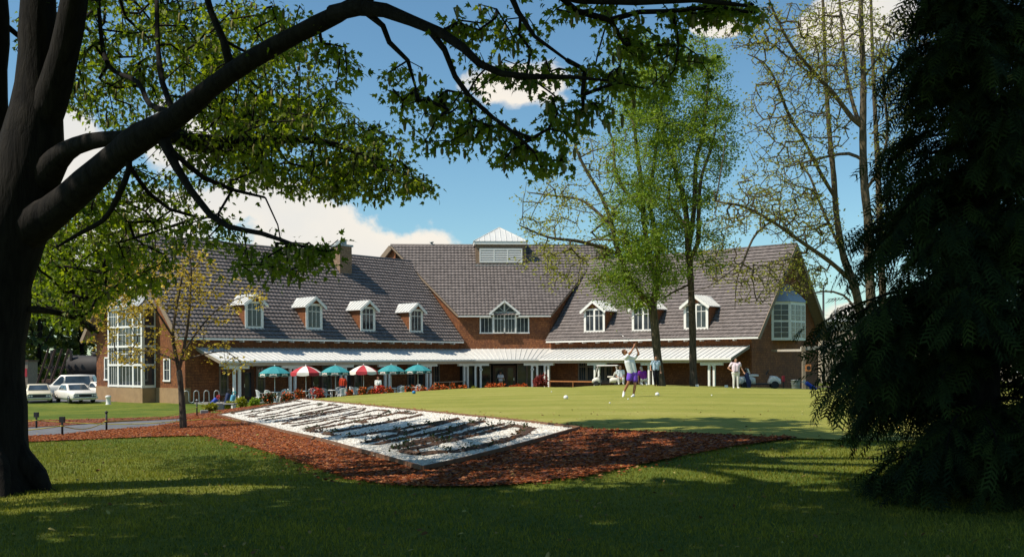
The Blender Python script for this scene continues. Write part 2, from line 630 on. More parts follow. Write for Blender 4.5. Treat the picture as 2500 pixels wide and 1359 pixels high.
# bark mulch round the bed: runs from the left edge of the picture round the bed and along the front of the tee
MUL = [(-19.0, 27.0)] + [G2(x, y) for x, y in ((60, 1066), (250, 1060), (420, 1056), (510, 1056), (580, 1075), (680, 1105), (790, 1143), (860, 1168), (960, 1184),
       (1070, 1191), (1180, 1189), (1300, 1180), (1420, 1168), (1540, 1142), (1650, 1122), (1790, 1098), (1930, 1080))] + \
      [(4.9, 17.05), (4.4, 17.12), (1.55, 19.5), (-9.9, 47.6), (-9.2, 52.5), (-12.0, 52.0), (-14.5, 48.0)] + \
      [G2(x, y) for x, y in ((545, 1000), (500, 1003), (465, 1008), (440, 1022), (380, 1032), (250, 1040), (150, 1049), (60, 1053))] + [(-19.0, 29.0)]
patch('mulch', MUL, 0.035, M['mulch'], step=0.35, jitter=0.05)
PATH = [(-30.0, 27.0), G2(60, 1053), G2(150, 1049), G2(250, 1040), G2(380, 1032), G2(440, 1023), G2(470, 1014), G2(440, 1013), G2(300, 1019), G2(180, 1026), G2(60, 1031), (-30.0, 34.0)]
patch('path', PATH, 0.025, M['asphalt'], step=0.6)
MUL2 = [(-30.0, 34.2), G2(60, 1030), G2(180, 1025), G2(300, 1018), G2(440, 1012), G2(520, 1004), G2(500, 996), G2(430, 1006), G2(300, 1010), G2(180, 1012), G2(60, 1013), (-30.0, 38.5)]
patch('mulch', MUL2, 0.030, M['mulch'], step=0.5, jitter=0.05, seed=3)

# ------------------------------------------------------------------ clubhouse
def mkframe(o, u, v):
    o, u, v = Vector((*o, 0)), Vector((*u, 0)).normalized(), Vector((*v, 0)).normalized()
    return lambda a, b, c: o + u * a + v * b + Vector((0, 0, c))


AX = Vector((-0.0785, 0.9969))
CC = Vector((-0.66, 88.5))
KL = Vector((-4.70, 88.20))


def refl(p):
    v = p - CC
    n = Vector((AX.y, -AX.x))
    return CC + v - 2 * v.dot(n) * n


KR = refl(KL)
UL, NL = Vector((-0.649, -0.760)), Vector((0.760, -0.649))
UR, NR = Vector((0.760, -0.649)), Vector((-0.649, -0.760))
FL = mkframe(KL, UL, NL)         # t outward along the wing, d toward the court, z
FR = mkframe(KR, UR, NR)
FC = mkframe(((KL + KR) / 2), KR - KL, -AX)
HC = (KR - KL).length / 2
LL, LR = 27.3, 19.9
HW, ZE, ZR = 6.25, 4.42, 12.05   # half width, eave height, ridge height
EO = 0.6                         # eave overhang
club = thing('clubhouse', 'long brown shingled clubhouse with two tiled wings and a white metal veranda', 'building', (FC(0, -6, 0)))
club_inv = club.location.copy()


class CB(MB):
    """builder whose parts hang under the clubhouse (placed in world coordinates)"""
    def put(self, name, mat, parent=None, bevel=0.0, weld=False):
        self.v = [tuple(Vector(p) - club_inv) for p in self.v]
        return self.build(name, mat, parent if parent is not None else club, bevel, weld)


def wallpoly(mb, fr, pts, d, z=None, along='t'):
    """polygon in a wall plane; pts = (t, z); uv in metres"""
    mb.poly([fr(a, d, c) for a, c in pts], [(a, c) for a, c in pts])


def tileroof(fr, t0f, t1f, d0, d1, z0, z1, name='roof'):
    """corrugated tile courses from the eave (d0,z0) to the ridge (d1,z1); t0f,t1f give the ends at slope fraction s"""
    L = math.hypot(d1 - d0, z1 - z0)
    rows = int(round(L / 0.38))
    nd, nzv = (z1 - z0) / L * (1 if d0 > d1 else -1), abs(d1 - d0) / L   # outward normal in (d,z)
    tmin = min(t0f(0), t0f(1)); tmax = max(t1f(0), t1f(1))
    ts = np.arange(tmin, tmax + 0.04, 0.082)
    wave = 0.045 * np.abs(np.sin(np.pi * ts / 0.33)) ** 0.8
    lines = []
    for r in range(rows):
        lines.append((r / rows, 0.115)); lines.append(((r + 1.22) / rows if r < rows - 1 else 1.0, 0.025))
    V = []
    for s, off in lines:
        tt = np.clip(ts, t0f(s), t1f(s))
        d = d0 + (d1 - d0) * s + nd * (off + wave)
        z = z0 + (z1 - z0) * s + nzv * (off + wave)
        o = fr(0, 0, 0); ux = fr(1, 0, 0) - o; vx = fr(0, 1, 0) - o
        p = np.zeros((len(ts), 3))
        for k in range(3):
            p[:, k] = o[k] + ux[k] * tt + vx[k] * d
        p[:, 2] = z
        V.append(p - np.array(club_inv))
    V = np.concatenate(V)
    n = len(ts)
    i = np.arange(len(lines) - 1)[:, None] * n + np.arange(n - 1)[None, :]
    q = np.stack([i, i + 1, i + n + 1, i + n], -1).reshape(-1, 4)
    return mesh_np(name, V, q.ravel(), np.arange(len(q)) * 4, M['tile'], parent=club)


GE = 0.9      # gable overhang
for fr, L in ((FL, LL), (FR, LR)):
    tileroof(fr, lambda s: 0.0 + 0.0 * s, lambda s, L=L: L + GE, EO, -HW, ZE, ZR)
    # rear slope, ridge cap, underside
    mb = CB()
    mb.poly([fr(-1.2, -HW, ZR), fr(L + GE, -HW, ZR), fr(L + GE, -2 * HW - EO, ZE), fr(-1.2, -2 * HW - EO, ZE)])
    mb.put('rear_roof', M['tile'])
    mb = CB()
    mb.tube([fr(0, -HW, ZR + 0.03), fr(L + GE, -HW, ZR + 0.03)], 0.13, 8)
    mb.put('ridge_cap', M['tile'])
    mb = CB()
    for a, b, za, zb in ((EO, -HW, ZE - .10, ZR - .14), (-2 * HW - EO, -HW, ZE - .10, ZR - .14)):
        mb.poly([fr(0, a, za), fr(L + GE, a, za), fr(L + GE, b, zb), fr(0, b, zb)])
    mb.put('soffit', M['soffit'])
    # barge boards on the gable
    mb = CB()
    for a in (EO, -2 * HW - EO):
        mb.bar(fr(L + GE + .03, a, ZE - .07), fr(L + GE + .03, -HW, ZR - .10), 0.06, 0.34)
    mb.put('barge_board', M['soffit'])
    # eave fascia and gutter
    mb = CB()
    mb.box(fr, 0.2 if fr is FL else 0.2, L + GE, EO + .01, EO + .13, ZE - .10, ZE + .03)
    mb.put('gutter', M['white'])
    for k in range(int(L / 1.45)):
        mb = CB()
        t = 1.2 + k * 1.45
        mb.box(fr, t, t + .08, 0.06, EO, ZE - .22, ZE - .115)
        mb.put('rafter_tail', M['white'])
    # walls: front and gable (with foundation)
    mb = CB()
    wallpoly(mb, fr, [(0, 0), (L, 0), (L, ZE + .6), (0, ZE + .6)], 0.0)
    mb.put('wall', M['shingle'])
    ge = lambda q, o, z, fr=fr, L=L: fr(L + o, -q, z)      # gable frame: q across, o outward
    zs = 1.0 if fr is FL else 0.35
    mb = CB()
    pts = [(0, zs), (2 * HW, zs), (2 * HW, ZE + .4), (HW, ZR - .15), (0, ZE + .4)]
    mb.poly([ge(q, 0, z) for q, z in pts], [(q, z) for q, z in pts])
    mb.put('gable_wall', M['shingle'])
    mb = CB()
    mb.box(ge, -0.02, 2 * HW + .02, -0.4, 0.05, -0.4, zs)
    if fr is FL:
        mb.box(ge, 3.78, 8.68, 0.06, 1.06, -0.4, 0.98)
    mb.put('foundation', M['stucco'])
    mb = CB()
    mb.poly([fr(0, -2 * HW, -.3), fr(L, -2 * HW, -.3), fr(L, -2 * HW, ZE), fr(0, -2 * HW, ZE)])
    mb.put('rear_wall', M['shingle'])


# ---- windows and doors -----------------------------------------------------
def window(fr, a0, a1, z0, z1, d, cols=2, rows=2, trim=0.10, mat='white', parent=None, split=None, depth=0.06, mun=0.028, name='window'):
    """casing with glazing bars; its glass is a sub-part. split = height of a heavier rail (fraction)"""
    mb = CB()
    for q in ((a0 - trim, a0, z0 - trim, z1 + trim), (a1, a1 + trim, z0 - trim, z1 + trim)):
        mb.box(fr, q[0], q[1], d + .004, d + depth, q[2], q[3])
    mb.box(fr, a0 - trim, a1 + trim, d + .004, d + depth - .003, z1, z1 + trim * .97)
    mb.box(fr, a0 - trim * 1.3, a1 + trim * 1.3, d + .004, d + depth + .03, z0 - trim, z0)
    for i in range(1, cols):
        x = a0 + (a1 - a0) * i / cols
        mb.box(fr, x - mun / 2, x + mun / 2, d + .016, d + depth * .6, z0, z1)
    for j in range(1, rows):
        z = z0 + (z1 - z0) * j / rows
        mb.box(fr, a0, a1, d + .015, d + depth * .55, z - mun / 2, z + mun / 2)
    if split is not None:
        z = z0 + (z1 - z0) * split
        mb.box(fr, a0, a1, d + .014, d + depth * .75, z - .035, z + .035)
    o = mb.put(name, M[mat], parent)
    if parent is not None:
        return mb_glass(fr, a0, a1, z0, z1, d, parent)
    return mb_glass(fr, a0, a1, z0, z1, d, o)


def mb_glass(fr, a0, a1, z0, z1, d, parent):
    mb = CB()
    mb.box(fr, a0, a1, d + .003, d + .012, z0, z1)
    return mb.put('pane', M['glass'], parent)


# ---- dormers ---------------------------------------------------------------
def roofz(d):
    return ZE + (EO - d) / (EO + HW) * (ZR - ZE)


def plane_hit(px, py, fr, d0, z0, d1, z1):
    """where the ray through a photo pixel meets a roof slope; returns t,d,z"""
    o = Vector((0, 0, ZC)); ray = P(px, py, 1.0) - o
    a, b, c = fr(0, d0, z0), fr(1, d0, z0), fr(0, d1, z1)
    n = (b - a).cross(c - a)
    k = (a - o).dot(n) / ray.dot(n)
    p = o + ray * k
    ux = (fr(1, 0, 0) - fr(0, 0, 0)); vx = (fr(0, 1, 0) - fr(0, 0, 0)); q = p - fr(0, 0, 0)
    return q.dot(ux), q.dot(vx), p.z


def dormer(fr, px, py, wd, he, hp, sashes):
    t, d, z = plane_hit(px, py, fr, EO, ZE, -HW, ZR)
    mb = CB()
    h = wd / 2
    z0, z1, z2 = z - .05, z + he, z + hp
    dl = d - (he + .1) * (EO + HW) / (ZR - ZE) - .1     # where the cheeks die into the roof
    dr = d - (hp + .1) * (EO + HW) / (ZR - ZE) - .1
    front = [(t - h, z0), (t + h, z0), (t + h, z1), (t, z2), (t - h, z1)]
    mb.poly([fr(a, d, c) for a, c in front], [(a, c) for a, c in front])
    for sgn in (-1, 1):
        x = t + sgn * h
        mb.poly([fr(x, d, z0), fr(x, dl, z1), fr(x, d, z1)], [(d, z0), (dl, z1), (d, z1)])
    body = mb.put('dormer', M['shingle'])
    # roof: two slabs with standing seams
    mb = CB()
    ov, sd, th = 0.28, 0.26, 0.06
    sl = (z2 - z1) / h
    for sgn in (-1, 1):
        xe, ze = t + sgn * (h + sd), z1 - sd * sl
        a = [fr(t, d + ov, z2 + .02), fr(xe, d + ov, ze + .02), fr(xe, dl - .1, ze + .02), fr(t, dr - .1, z2 + .02)]
        b = [p + Vector((0, 0, th)) for p in a]
        mb.hexa(a + b)
        n = 5
        for k in range(n + 1):
            dd0 = d + ov - .01 - k * (d + ov - dl) / (n + 1)
            mb.bar(fr(t, dd0, z2 + .1), fr(xe, dd0, ze + .1), .035, .05)
    mb.put('dormer_roof', M['metal'], body)
    # casing boards
    mb = CB()
    tr = 0.19
    for s0, s1 in ((t - h - .01, t - h + tr), (t + h - tr, t + h + .01)):
        mb.box(fr, s0, s1, d + .004, d + .05, z0, z1 + (.02))
    mb.box(fr, t - h + tr, t + h - tr, d + .004, d + .047, z0, z + .22)
    mb.box(fr, t - h - .06, t + h + .06, d + .004, d + .11, z - .02, z + .07)
    mb.box(fr, t - h + tr, t + h - tr, d + .004, d + .046, z1 - .03, z1 + .13)
    for sgn in (-1, 1):
        mb.bar(fr(t + sgn * (h + sd - .02), d + ov + .035, z1 - sd * sl - .06), fr(t, d + ov + .035, z2 - .05), .05, .17)
    mb.put('casing', M['white'], body)
    xs0, xs1 = t - h + tr, t + h - tr
    gap = 0.07
    if sashes == 1:
        cells = [(xs0 + .03, xs1 - .03)]
    else:
        mb = CB(); mb.box(fr, t - gap, t + gap, d + .003, d + .045, z + .22, z1 - .03); mb.put('mullion', M['white'], body)
        cells = [(xs0 + .02, t - gap - .02), (t + gap + .02, xs1 - .02)]
    for c0, c1 in cells:
        mb = CB()
        zz0, zz1 = z + .26, z1 - .06
        nc = 3 if sashes == 1 else 2
        for i in range(1, nc):
            x = c0 + (c1 - c0) * i / nc
            mb.box(fr, x - .02, x + .02, d + .015, d + .032, zz0, zz1)
        zz = zz1 - (zz1 - zz0) * .26
        mb.box(fr, c0, c1, d + .014, d + .034, zz - .022, zz + .022)
        for q in ((c0 - .04, c0), (c1, c1 + .04)):
            mb.box(fr, q[0], q[1], d + .003, d + .038, zz0 - .04, zz1 + .04)
        mb.put('sash', M['white'], body)
        mb = CB(); mb.box(fr, c0, c1, d + .002, d + .010, zz0 - .04, zz1 + .04); mb.put('pane', M['glass'], body)


for px, py in ((621, 796), (767, 800), (898, 806), (1016, 810)):
    dormer(FL, px, py, 1.56, 1.92, 2.5, 1)
for px, py in ((1452, 815), (1571, 814), (1700, 811)):
    dormer(FR, px, py, 2.2, 2.0, 2.75, 2)

# ---- centre block ----------------------------------------------------------
ZCE, ZCR, DCR = 6.75, 13.75, -6.0        # eave height, ridge height, ridge depth
WID = lambda d: HC + 0.12 + max(0.0, (0.35 - d)) * 0.985     # half width of the flaring roof
tileroof(FC, lambda s: -(HC + .12 + (0.35 - DCR) * .985 * s), lambda s: HC + .12 + (0.35 - DCR) * .985 * s, 0.35, DCR, ZCE, ZCR)
mb = CB()
wr, wb = WID(DCR), WID(DCR) + 6.0
mb.poly([FC(-wr, DCR, ZCR), FC(wr, DCR, ZCR), FC(wb, 2 * DCR - .3, ZCE), FC(-wb, 2 * DCR - .3, ZCE)])
mb.put('rear_roof', M['tile'])
mb = CB()
mb.tube([FC(-wr, DCR, ZCR + .03), FC(wr, DCR, ZCR + .03)], .13, 8)
mb.put('ridge_cap', M['tile'])
for sg in (-1, 1):
    mb = CB()          # cheek between the two roof levels
    def rl(d):
        return sg * (HC + max(0, -d) * .985)
    zroof = lambda d: ZCE + (0.35 - d) / (0.35 - DCR) * (ZCR - ZCE) - .10
    n = 8
    for k in range(n):
        d0, d1 = DCR * k / n, DCR * (k + 1) / n
        lo = lambda d: ZE - .5 + (-d * 1.414) * (ZR - ZE) / (HW + EO)
        q0, q1 = -d0 * 1.414, -d1 * 1.414
        mb.poly([FC(rl(d0), d0, lo(d0)), FC(rl(d1), d1, lo(d1)), FC(rl(d1), d1, zroof(d1)), FC(rl(d0), d0, zroof(d0))],
                [(q0, lo(d0)), (q1, lo(d1)), (q1, zroof(d1)), (q0, zroof(d0))])
    zb = lambda d: ZCR - (DCR - d) / (DCR + .3) * -1 * (ZCR - ZCE)
    mb.poly([FC(rl(DCR), DCR, ZCR - .1), FC(rl(2 * DCR), 2 * DCR, ZCE), FC(rl(2 * DCR), 2 * DCR, 5), FC(rl(DCR), DCR, 5)], [(0, 13), (8, 7), (8, 5), (0, 5)])
    mb.put('cheek_wall', M['shingle'])
    mb = CB()
    mb.bar(FC(sg * (WID(.35) - .02), .36, ZCE - .05), FC(sg * (wr - .02), DCR, ZCR - .06), .07, .16)
    mb.bar(FC(sg * (wr + .01), DCR - .05, ZCR - .18), FC(sg * (wr + 3.2), DCR - 3.2, ZCR - 3.7), .08, .5)
    mb.put('barge_board', M['soffit'])
mb = CB()
wallpoly(mb, FC, [(-HC, 2.5), (HC, 2.5), (HC, ZCE), (-HC, ZCE)], 0.0)
mb.put('upper_wall', M['shingle'])
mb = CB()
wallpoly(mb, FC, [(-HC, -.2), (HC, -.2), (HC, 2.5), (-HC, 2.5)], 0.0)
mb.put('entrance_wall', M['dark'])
mb = CB()
mb.box(FC, -HC - .1, -1.25, .36, .46, ZCE - .10, ZCE + .02)
mb.box(FC, 1.25, HC + .1, .36, .46, ZCE - .10, ZCE + .02)
mb.put('gutter', M['white'])
# triple window with a little gable over the middle
zt0 = 5.28
for a0, a1, nc in ((-2.12, -1.12, 3), (1.12, 2.12, 3)):
    window(FC, a0, a1, zt0, 6.58, 0.02, nc, 1, .11)
window(FC, -.92, -.06, zt0, 7.0, 0.14, 3, 1, .10, split=.72)
window(FC, .06, .92, zt0, 7.0, 0.14, 3, 1, .10, split=.72)
mb = CB()
pts = [(-1.06, zt0 - .1), (1.06, zt0 - .1), (1.06, 7.2), (0, 8.1), (-1.06, 7.2)]
mb.poly([FC(a, .13, c) for a, c in pts], [(a, c) for a, c in pts])
for sg in (-1, 1):
    mb.poly([FC(sg * 1.06, .13, 6), FC(sg * 1.06, -2, 6), FC(sg * 1.06, -2, 7.2), FC(sg * 1.06, .13, 7.2)])
gd = mb.put('window_gable', M['white'])
mb = CB()
for sg in (-1, 1):
    a = [FC(0, .45, 8.12), FC(sg * 1.36, .45, 6.98), FC(sg * 1.36, -1.2, 6.98), FC(0, -1.6, 8.12)]
    mb.hexa(a + [p + Vector((0, 0, .07)) for p in a])
mb.put('gable_roof', M['dmetal'], gd)
mb = CB()
for sg in (-1, 1):
    mb.bar(FC(sg * 1.36, .46, 6.93), FC(0, .46, 8.06), .05, .16)
mb.box(FC, -1.4, -1.0, .2, .47, 6.84, 6.98); mb.box(FC, 1.0, 1.4, .2, .47, 6.84, 6.98)
mb.put('casing', M['white'], gd)
for sg in (-1, 1):
    mb = CB()
    a = [(sg * .07, 7.16), (sg * .84, 7.16), (sg * .84, 7.26), (sg * .07, 7.86)]
    mb.poly([FC(x, .145, z) for x, z in a]); mb.put('pane', M['glass'], gd)
    mb = CB()
    mb.bar(FC(sg * .08, .16, 7.17), FC(sg * .5, .16, 7.55), .03, .03)
    mb.put('glazing_bar', M['white'], gd)

# cupola on the ridge
mb = CB()
cw, cd0, cd1 = 2.36, -4.15, -8.3
zc0, zc1 = 11.0, 13.75
for pts, uvp in (((FC(-cw, cd0, zc0), FC(cw, cd0, zc0), FC(cw, cd0, zc1), FC(-cw, cd0, zc1)), 4.7),
                 ((FC(-cw, cd0, zc0), FC(-cw, cd1, zc0), FC(-cw, cd1, zc1), FC(-cw, cd0, zc1)), 4.1),
                 ((FC(cw, cd0, zc0), FC(cw, cd1, zc0), FC(cw, cd1, zc1), FC(cw, cd0, zc1)), 4.1),
                 ((FC(-cw, cd1, zc0), FC(cw, cd1, zc0), FC(cw, cd1, zc1), FC(-cw, cd1, zc1)), 4.7)):
    mb.poly(pts, [(0, zc0), (uvp, zc0), (uvp, zc1), (0, zc1)])
cup = mb.put('cupola', M['shingle_old'])
mb = CB()
pk = FC(0, (cd0 + cd1) / 2, 15.55)
o4 = .22
cr = [FC(-cw - o4, cd0 + o4, 13.95), FC(cw + o4, cd0 + o4, 13.95), FC(cw + o4, cd1 - o4, 13.95), FC(-cw - o4, cd1 - o4, 13.95)]
for k in range(4):
    mb.poly([cr[k], cr[(k + 1) % 4], pk])
    for j in range(1, 10):
        f = j / 10
        base = cr[k] + (cr[(k + 1) % 4] - cr[k]) * f
        top_ = base + (pk - base) * 0.0
        g = 1 - abs(2 * f - 1)
        mid = (cr[k] + cr[(k + 1) % 4]) / 2
        end = base + (pk - mid) * g * .97
        mb.bar(base + Vector((0, 0, .02)), end + Vector((0, 0, .03)), .035, .05)
    mb.bar(cr[k], pk, .09, .07)
mb.put('cupola_roof', M['metal'], cup)
mb = CB()
mb.box(FC, -cw - .18, cw + .18, cd1 - .18, cd0 + .18, 13.66, 13.94)
mb.put('cornice', M['white'], cup)
mb = CB()
lx, lz0, lz1 = 1.92, 12.05, 13.2
mb.box(FC, -lx - .1, lx + .1, cd0 + .01, cd0 + .09, lz1, lz1 + .1)
mb.box(FC, -lx - .1, lx + .1, cd0 + .01, cd0 + .09, lz0 - .1, lz0)
for x in (-lx - .05, -lx / 3, lx / 3, lx + .05):
    mb.box(FC, x - .05, x + .05, cd0 + .012, cd0 + .088, lz0, lz1)
mb.put('louver_frame', M['white'], cup)
mb = CB()
for j in range(7):
    z = lz0 + .05 + j * (lz1 - lz0) / 7
    mb.hexa([FC(-lx, cd0 + .085, z), FC(lx, cd0 + .085, z), FC(lx, cd0 + .02, z + .1), FC(-lx, cd0 + .02, z + .1),
             FC(-lx, cd0 + .085, z + .02), FC(lx, cd0 + .085, z + .02), FC(lx, cd0 + .02, z + .12), FC(-lx, cd0 + .02, z + .12)])
mb.put('louver', M['white'], cup)
mb = CB(); mb.box(FC, -lx, lx, cd0 + .002, cd0 + .012, lz0, lz1); mb.put('louver_backing', M['dark'], cup)
mb = CB(); mb.box(FC, -cw - .1, cw + .1, cd0 + .02, cd0 + .22, 11.62, 11.72); mb.put('flashing', M['galv'], cup)
for u in (-5.9, -1.5):
    mb = CB()
    p = FC(u * 1.0 - 0.6, DCR, ZCR)
    mb.tube([p - Vector((0, 0, .2)), p + Vector((0, 0, .28))], .11, 8); mb.tube([p + Vector((0, 0, .28)), p + Vector((0, 0, .36))], .2, 8)
    mb.put('vent_pipe', M['galv'])

# chimney on the left wing
t, d, z = plane_hit(846, 668, FL, EO, ZE, -HW, ZR)
mb = CB()
a0, a1, b0, b1 = t - .65, t + .65, d - 1.25, d
for (x0, y0, x1, y1) in ((a0, b1, a1, b1), (a0, b0, a0, b1), (a1, b0, a1, b1), (a0, b0, a1, b0)):
    ln = math.hypot(x1 - x0, y1 - y0)
    mb.poly([FL(x0, y0, z - .3), FL(x1, y1, z - .3), FL(x1, y1, z + 2.5), FL(x0, y0, z + 2.5)], [(0, z - .3), (ln, z - .3), (ln, z + 2.5), (0, z + 2.5)])
ch = mb.put('chimney', M['shingle_old'])
mb = CB(); mb.box(FL, a0 - .1, a1 + .1, b0 - .1, b1 + .1, z + 2.5, z + 2.66); mb.box(FL, a0 + .3, a1 - .3, b0 + .3, b1 - .3, z + 2.66, z + 3.0)
mb.put('chimney_cap', M['galv'], ch)

# ---- left gable: tall bay window -------------------------------------------
GL = lambda q, o, z: FL(LL + o, -q, z)
bq0, bq1, bo, bz0, bz1 = 3.8, 8.66, 1.0, 1.0, 6.75
mb = CB()
mb.box(GL, bq0, bq1, 0.02, bo, bz0, bz1)
bay = mb.put('bay_window', M['white'])
GLs = lambda a, o, z: FL(LL + a, -bq0 + o, z)          # the side of the bay that faces right
GLm = lambda a, o, z: FL(LL + a, -bq1 - o, z)
rowz = [bz0 + .12, 2.62, 3.95, 5.35, bz1 - .1]
cols = [(bq0 + .16, bq0 + 1.18), (bq0 + 1.34, bq0 + 3.3), (bq0 + 3.46, bq1 - .16)]
for j in range(4):
    for c0, c1 in cols:
        zz0, zz1 = rowz[j] + .06, rowz[j + 1] - .08
        mb = CB(); mb.box(GL, c0, c1, bo + .002, bo + .010, zz0, zz1); mb.put('pane', M['glass'], bay)
    zz0, zz1 = rowz[j] + .06, rowz[j + 1] - .08
    for g in (GLs, GLm):
        mb = CB(); mb.box(g, .14, bo - .14, .002, .010, zz0, zz1); mb.put('pane', M['glass'], bay)
mb = CB()
for c0, c1 in cols:
    for j in range(4):
        zz0, zz1 = rowz[j] + .06, rowz[j + 1] - .08
        mb.box(GL, (c0 + c1) / 2 - .02, (c0 + c1) / 2 + .02, bo + .012, bo + .03, zz0, zz1)
        if c1 - c0 > 1.2:
            for f in (.25, .75):
                x = c0 + (c1 - c0) * f
                mb.box(GL, x - .015, x + .015, bo + .012, bo + .028, zz0, zz1)
        if j > 0:
            mb.box(GL, c0, c1, bo + .011, bo + .029, zz0 + (zz1 - zz0) * .6, zz0 + (zz1 - zz0) * .6 + .035)
for c in (bq0 + .08, bq0 + 1.26, bq0 + 3.38, bq1 - .08):
    mb.box(GL, c - .09, c + .09, bo + .002, bo + .07, bz0, bz1)
for z in rowz:
    mb.box(GL, bq0 - .02, bq1 + .02, bo + .003, bo + .085, z - .08, z + .06)
mb.put('glazing_bar', M['white'], bay)
mb = CB()
rb = [GL(bq0 - .15, bo + .2, bz1), GL(bq1 + .15, bo + .2, bz1), GL(bq1 + .15, 0, bz1), GL(bq0 - .15, 0, bz1)]
rt = [GL(bq0 + .9, 0.02, bz1 + 1.35), GL(bq1 - .9, 0.02, bz1 + 1.35)]
mb.poly([rb[0], rb[1], rt[1], rt[0]]); mb.poly([rb[0], rt[0], rb[3]]); mb.poly([rb[1], rb[2], rt[1]])
for k in range(1, 9):
    f = k / 9
    mb.bar(rb[0] + (rb[1] - rb[0]) * f + Vector((0, 0, .03)), rt[0] + (rt[1] - rt[0]) * f + Vector((0, 0, .03)), .035, .05)
mb.put('bay_roof', M['dmetal'], bay)
window(GL, 4.9, 5.7, 8.35, 9.5, 0.0, 2, 3, .12); window(GL, 6.6, 7.4, 8.35, 9.5, 0.0, 2, 3, .12)
window(GL, 1.95, 2.62, 1.55, 2.95, 0.0, 2, 2, .11)
window(GL, 10.4, 11.1, 1.55, 3.1, 0.0, 2, 2, .11)

# ---- right gable: oriel ----------------------------------------------------
GR = lambda q, o, z: FR(LR + o, -q, z)
oq0, oq1, oo, oz0, oz1 = 3.4, 8.4, 1.15, 4.25, 7.35
t0 = 1.1
mb = CB()
bt = [GR(oq0, 0.02, oz0), GR(oq0 + t0, oo, oz0), GR(oq1 - t0, oo, oz0), GR(oq1, 0.02, oz0)]
mb.hexa(bt + [p + Vector((0, 0, oz1 - oz0)) for p in bt])
ori = mb.put('oriel_window', M['white'])
o_u = (GR(oq0 + t0, oo, 0) - GR(oq0, 0.02, 0)); ol = o_u.length; o_u.normalize()
o_n = o_u.cross(Vector((0, 0, 1)))
if o_n.dot(GR(0, 1, 0) - GR(0, 0, 0)) < 0: o_n = -o_n
ob = GR(oq0, .02, 0)
OS = lambda a, o, z: ob + o_u * a + o_n * o + Vector((0, 0, z))
OF = lambda a, o, z: GR(oq0 + t0 + a, oo + o, z)
fw = oq1 - oq0 - 2 * t0
bars = CB()
for fr_, c0, c1, nn in ((OS, .2, ol - .2, 2), (OF, .1, .75, 2), (OF, .9, fw - .9, 4), (OF, fw - .75, fw - .1, 2)):
    for zz0, zz1 in ((oz0 + .22, oz0 + 1.45), (oz0 + 1.6, oz1 - .25)):
        mb = CB(); mb.box(fr_, c0, c1, .002, .010, zz0, zz1); mb.put('pane', M['glass'], ori)
        for i in range(1, nn):
            x = c0 + (c1 - c0) * i / nn
            bars.box(fr_, x - .015, x + .015, .011, .028, zz0, zz1)
        for f in (.33, .66):
            z = zz0 + (zz1 - zz0) * f
            bars.box(fr_, c0, c1, .011, .026, z - .015, z + .015)
bars.put('glazing_bar', M['white'], ori)
mb = CB()
tp = [p + Vector((0, 0, oz1 - oz0)) for p in bt]
cen = (tp[1] + tp[2]) / 2
ov = [p + (p - GR((oq0 + oq1) / 2, 0, p.z)).normalized() * .18 for p in tp]
r0, r1 = GR(oq0 + 1.5, .02, oz1 + 1.5), GR(oq1 - 1.5, .02, oz1 + 1.5)
mb.poly([ov[0], ov[1], r0]); mb.poly([ov[1], ov[2], r1, r0]); mb.poly([ov[2], ov[3], r1])
mb.put('oriel_roof', M['dmetal'], ori)

# ---- veranda ---------------------------------------------------------------
ZP0, ZP1, PD = 3.80, 2.86, 3.0        # roof height at wall and edge; depth
cut = PD * math.tan(R(22.5))
tl1, tr1 = LL - .83, LR - .15
def seamed(quad, name, n):
    """sheet with raised standing seams; quad = wall0, wall1, edge1, edge0 (seams run wall-edge)"""
    mb = CB()
    lo = [p - Vector((0, 0, .05)) for p in quad]
    mb.hexa(lo + quad)
    for k in range(n + 1):
        f = k / n
        mb.bar(quad[0] + (quad[1] - quad[0]) * f + Vector((0, 0, .02)), quad[3] + (quad[2] - quad[3]) * f + Vector((0, 0, .02)), .035, .06)
    return mb.put(name, M['metal'])
# the wing sheets are cut square, the mitre corner is a triangle of its own
seamed([FL(tl1, .01, ZP0), FL(cut, .01, ZP0), FL(cut, PD, ZP1), FL(tl1, PD, ZP1)], 'veranda_roof', 54)
seamed([FR(cut, .01, ZP0), FR(tr1, .01, ZP0), FR(tr1, PD, ZP1), FR(cut, PD, ZP1)], 'veranda_roof', 38)
seamed([FC(-HC + .0, .01, ZP0), FC(HC, .01, ZP0), FC(HC - cut, PD, ZP1), FC(-HC + cut, PD, ZP1)], 'veranda_roof', 16)
for fr, s in ((FL, 1), (FR, -1)):
    mb = CB()
    mb.poly([fr(0, .01, ZP0), fr(cut, .01, ZP0), fr(cut, PD, ZP1)])
    mb.poly([fr(0, .01, ZP0 - .05), fr(cut, .01, ZP0 - .05), fr(cut, PD, ZP1 - .05)])
    mb.put('veranda_roof', M['metal'])
for fr, a, b in ((FL, cut, tl1), (FR, cut, tr1)):
    mb = CB(); mb.box(fr, a, b, PD - .02, PD + .09, ZP1 - .13, ZP1 - .01); mb.put('gutter', M['white'])
    mb = CB(); mb.box(fr, a - .25, b - .3, PD - .62, PD - .44, ZP1 - .36, ZP1 + .0); mb.put('beam', M['beam'])
mb = CB(); mb.box(FC, -HC + cut, HC - cut, PD - .02, PD + .088, ZP1 - .13, ZP1 - .012); mb.put('gutter', M['white'])
mb = CB(); mb.box(FC, -HC + cut - .2, HC - cut + .2, PD - .625, PD - .445, ZP1 - .36, ZP1 - .003); mb.put('beam', M['beam'])
for a, fr in ((tl1, FL), (tr1, FR)):
    mb = CB()
    mb.bar(fr(a, .05, ZP0 - .1), fr(a, PD, ZP1 - .1), .06, .2)
    mb.put('verge_board', M['greywood'])


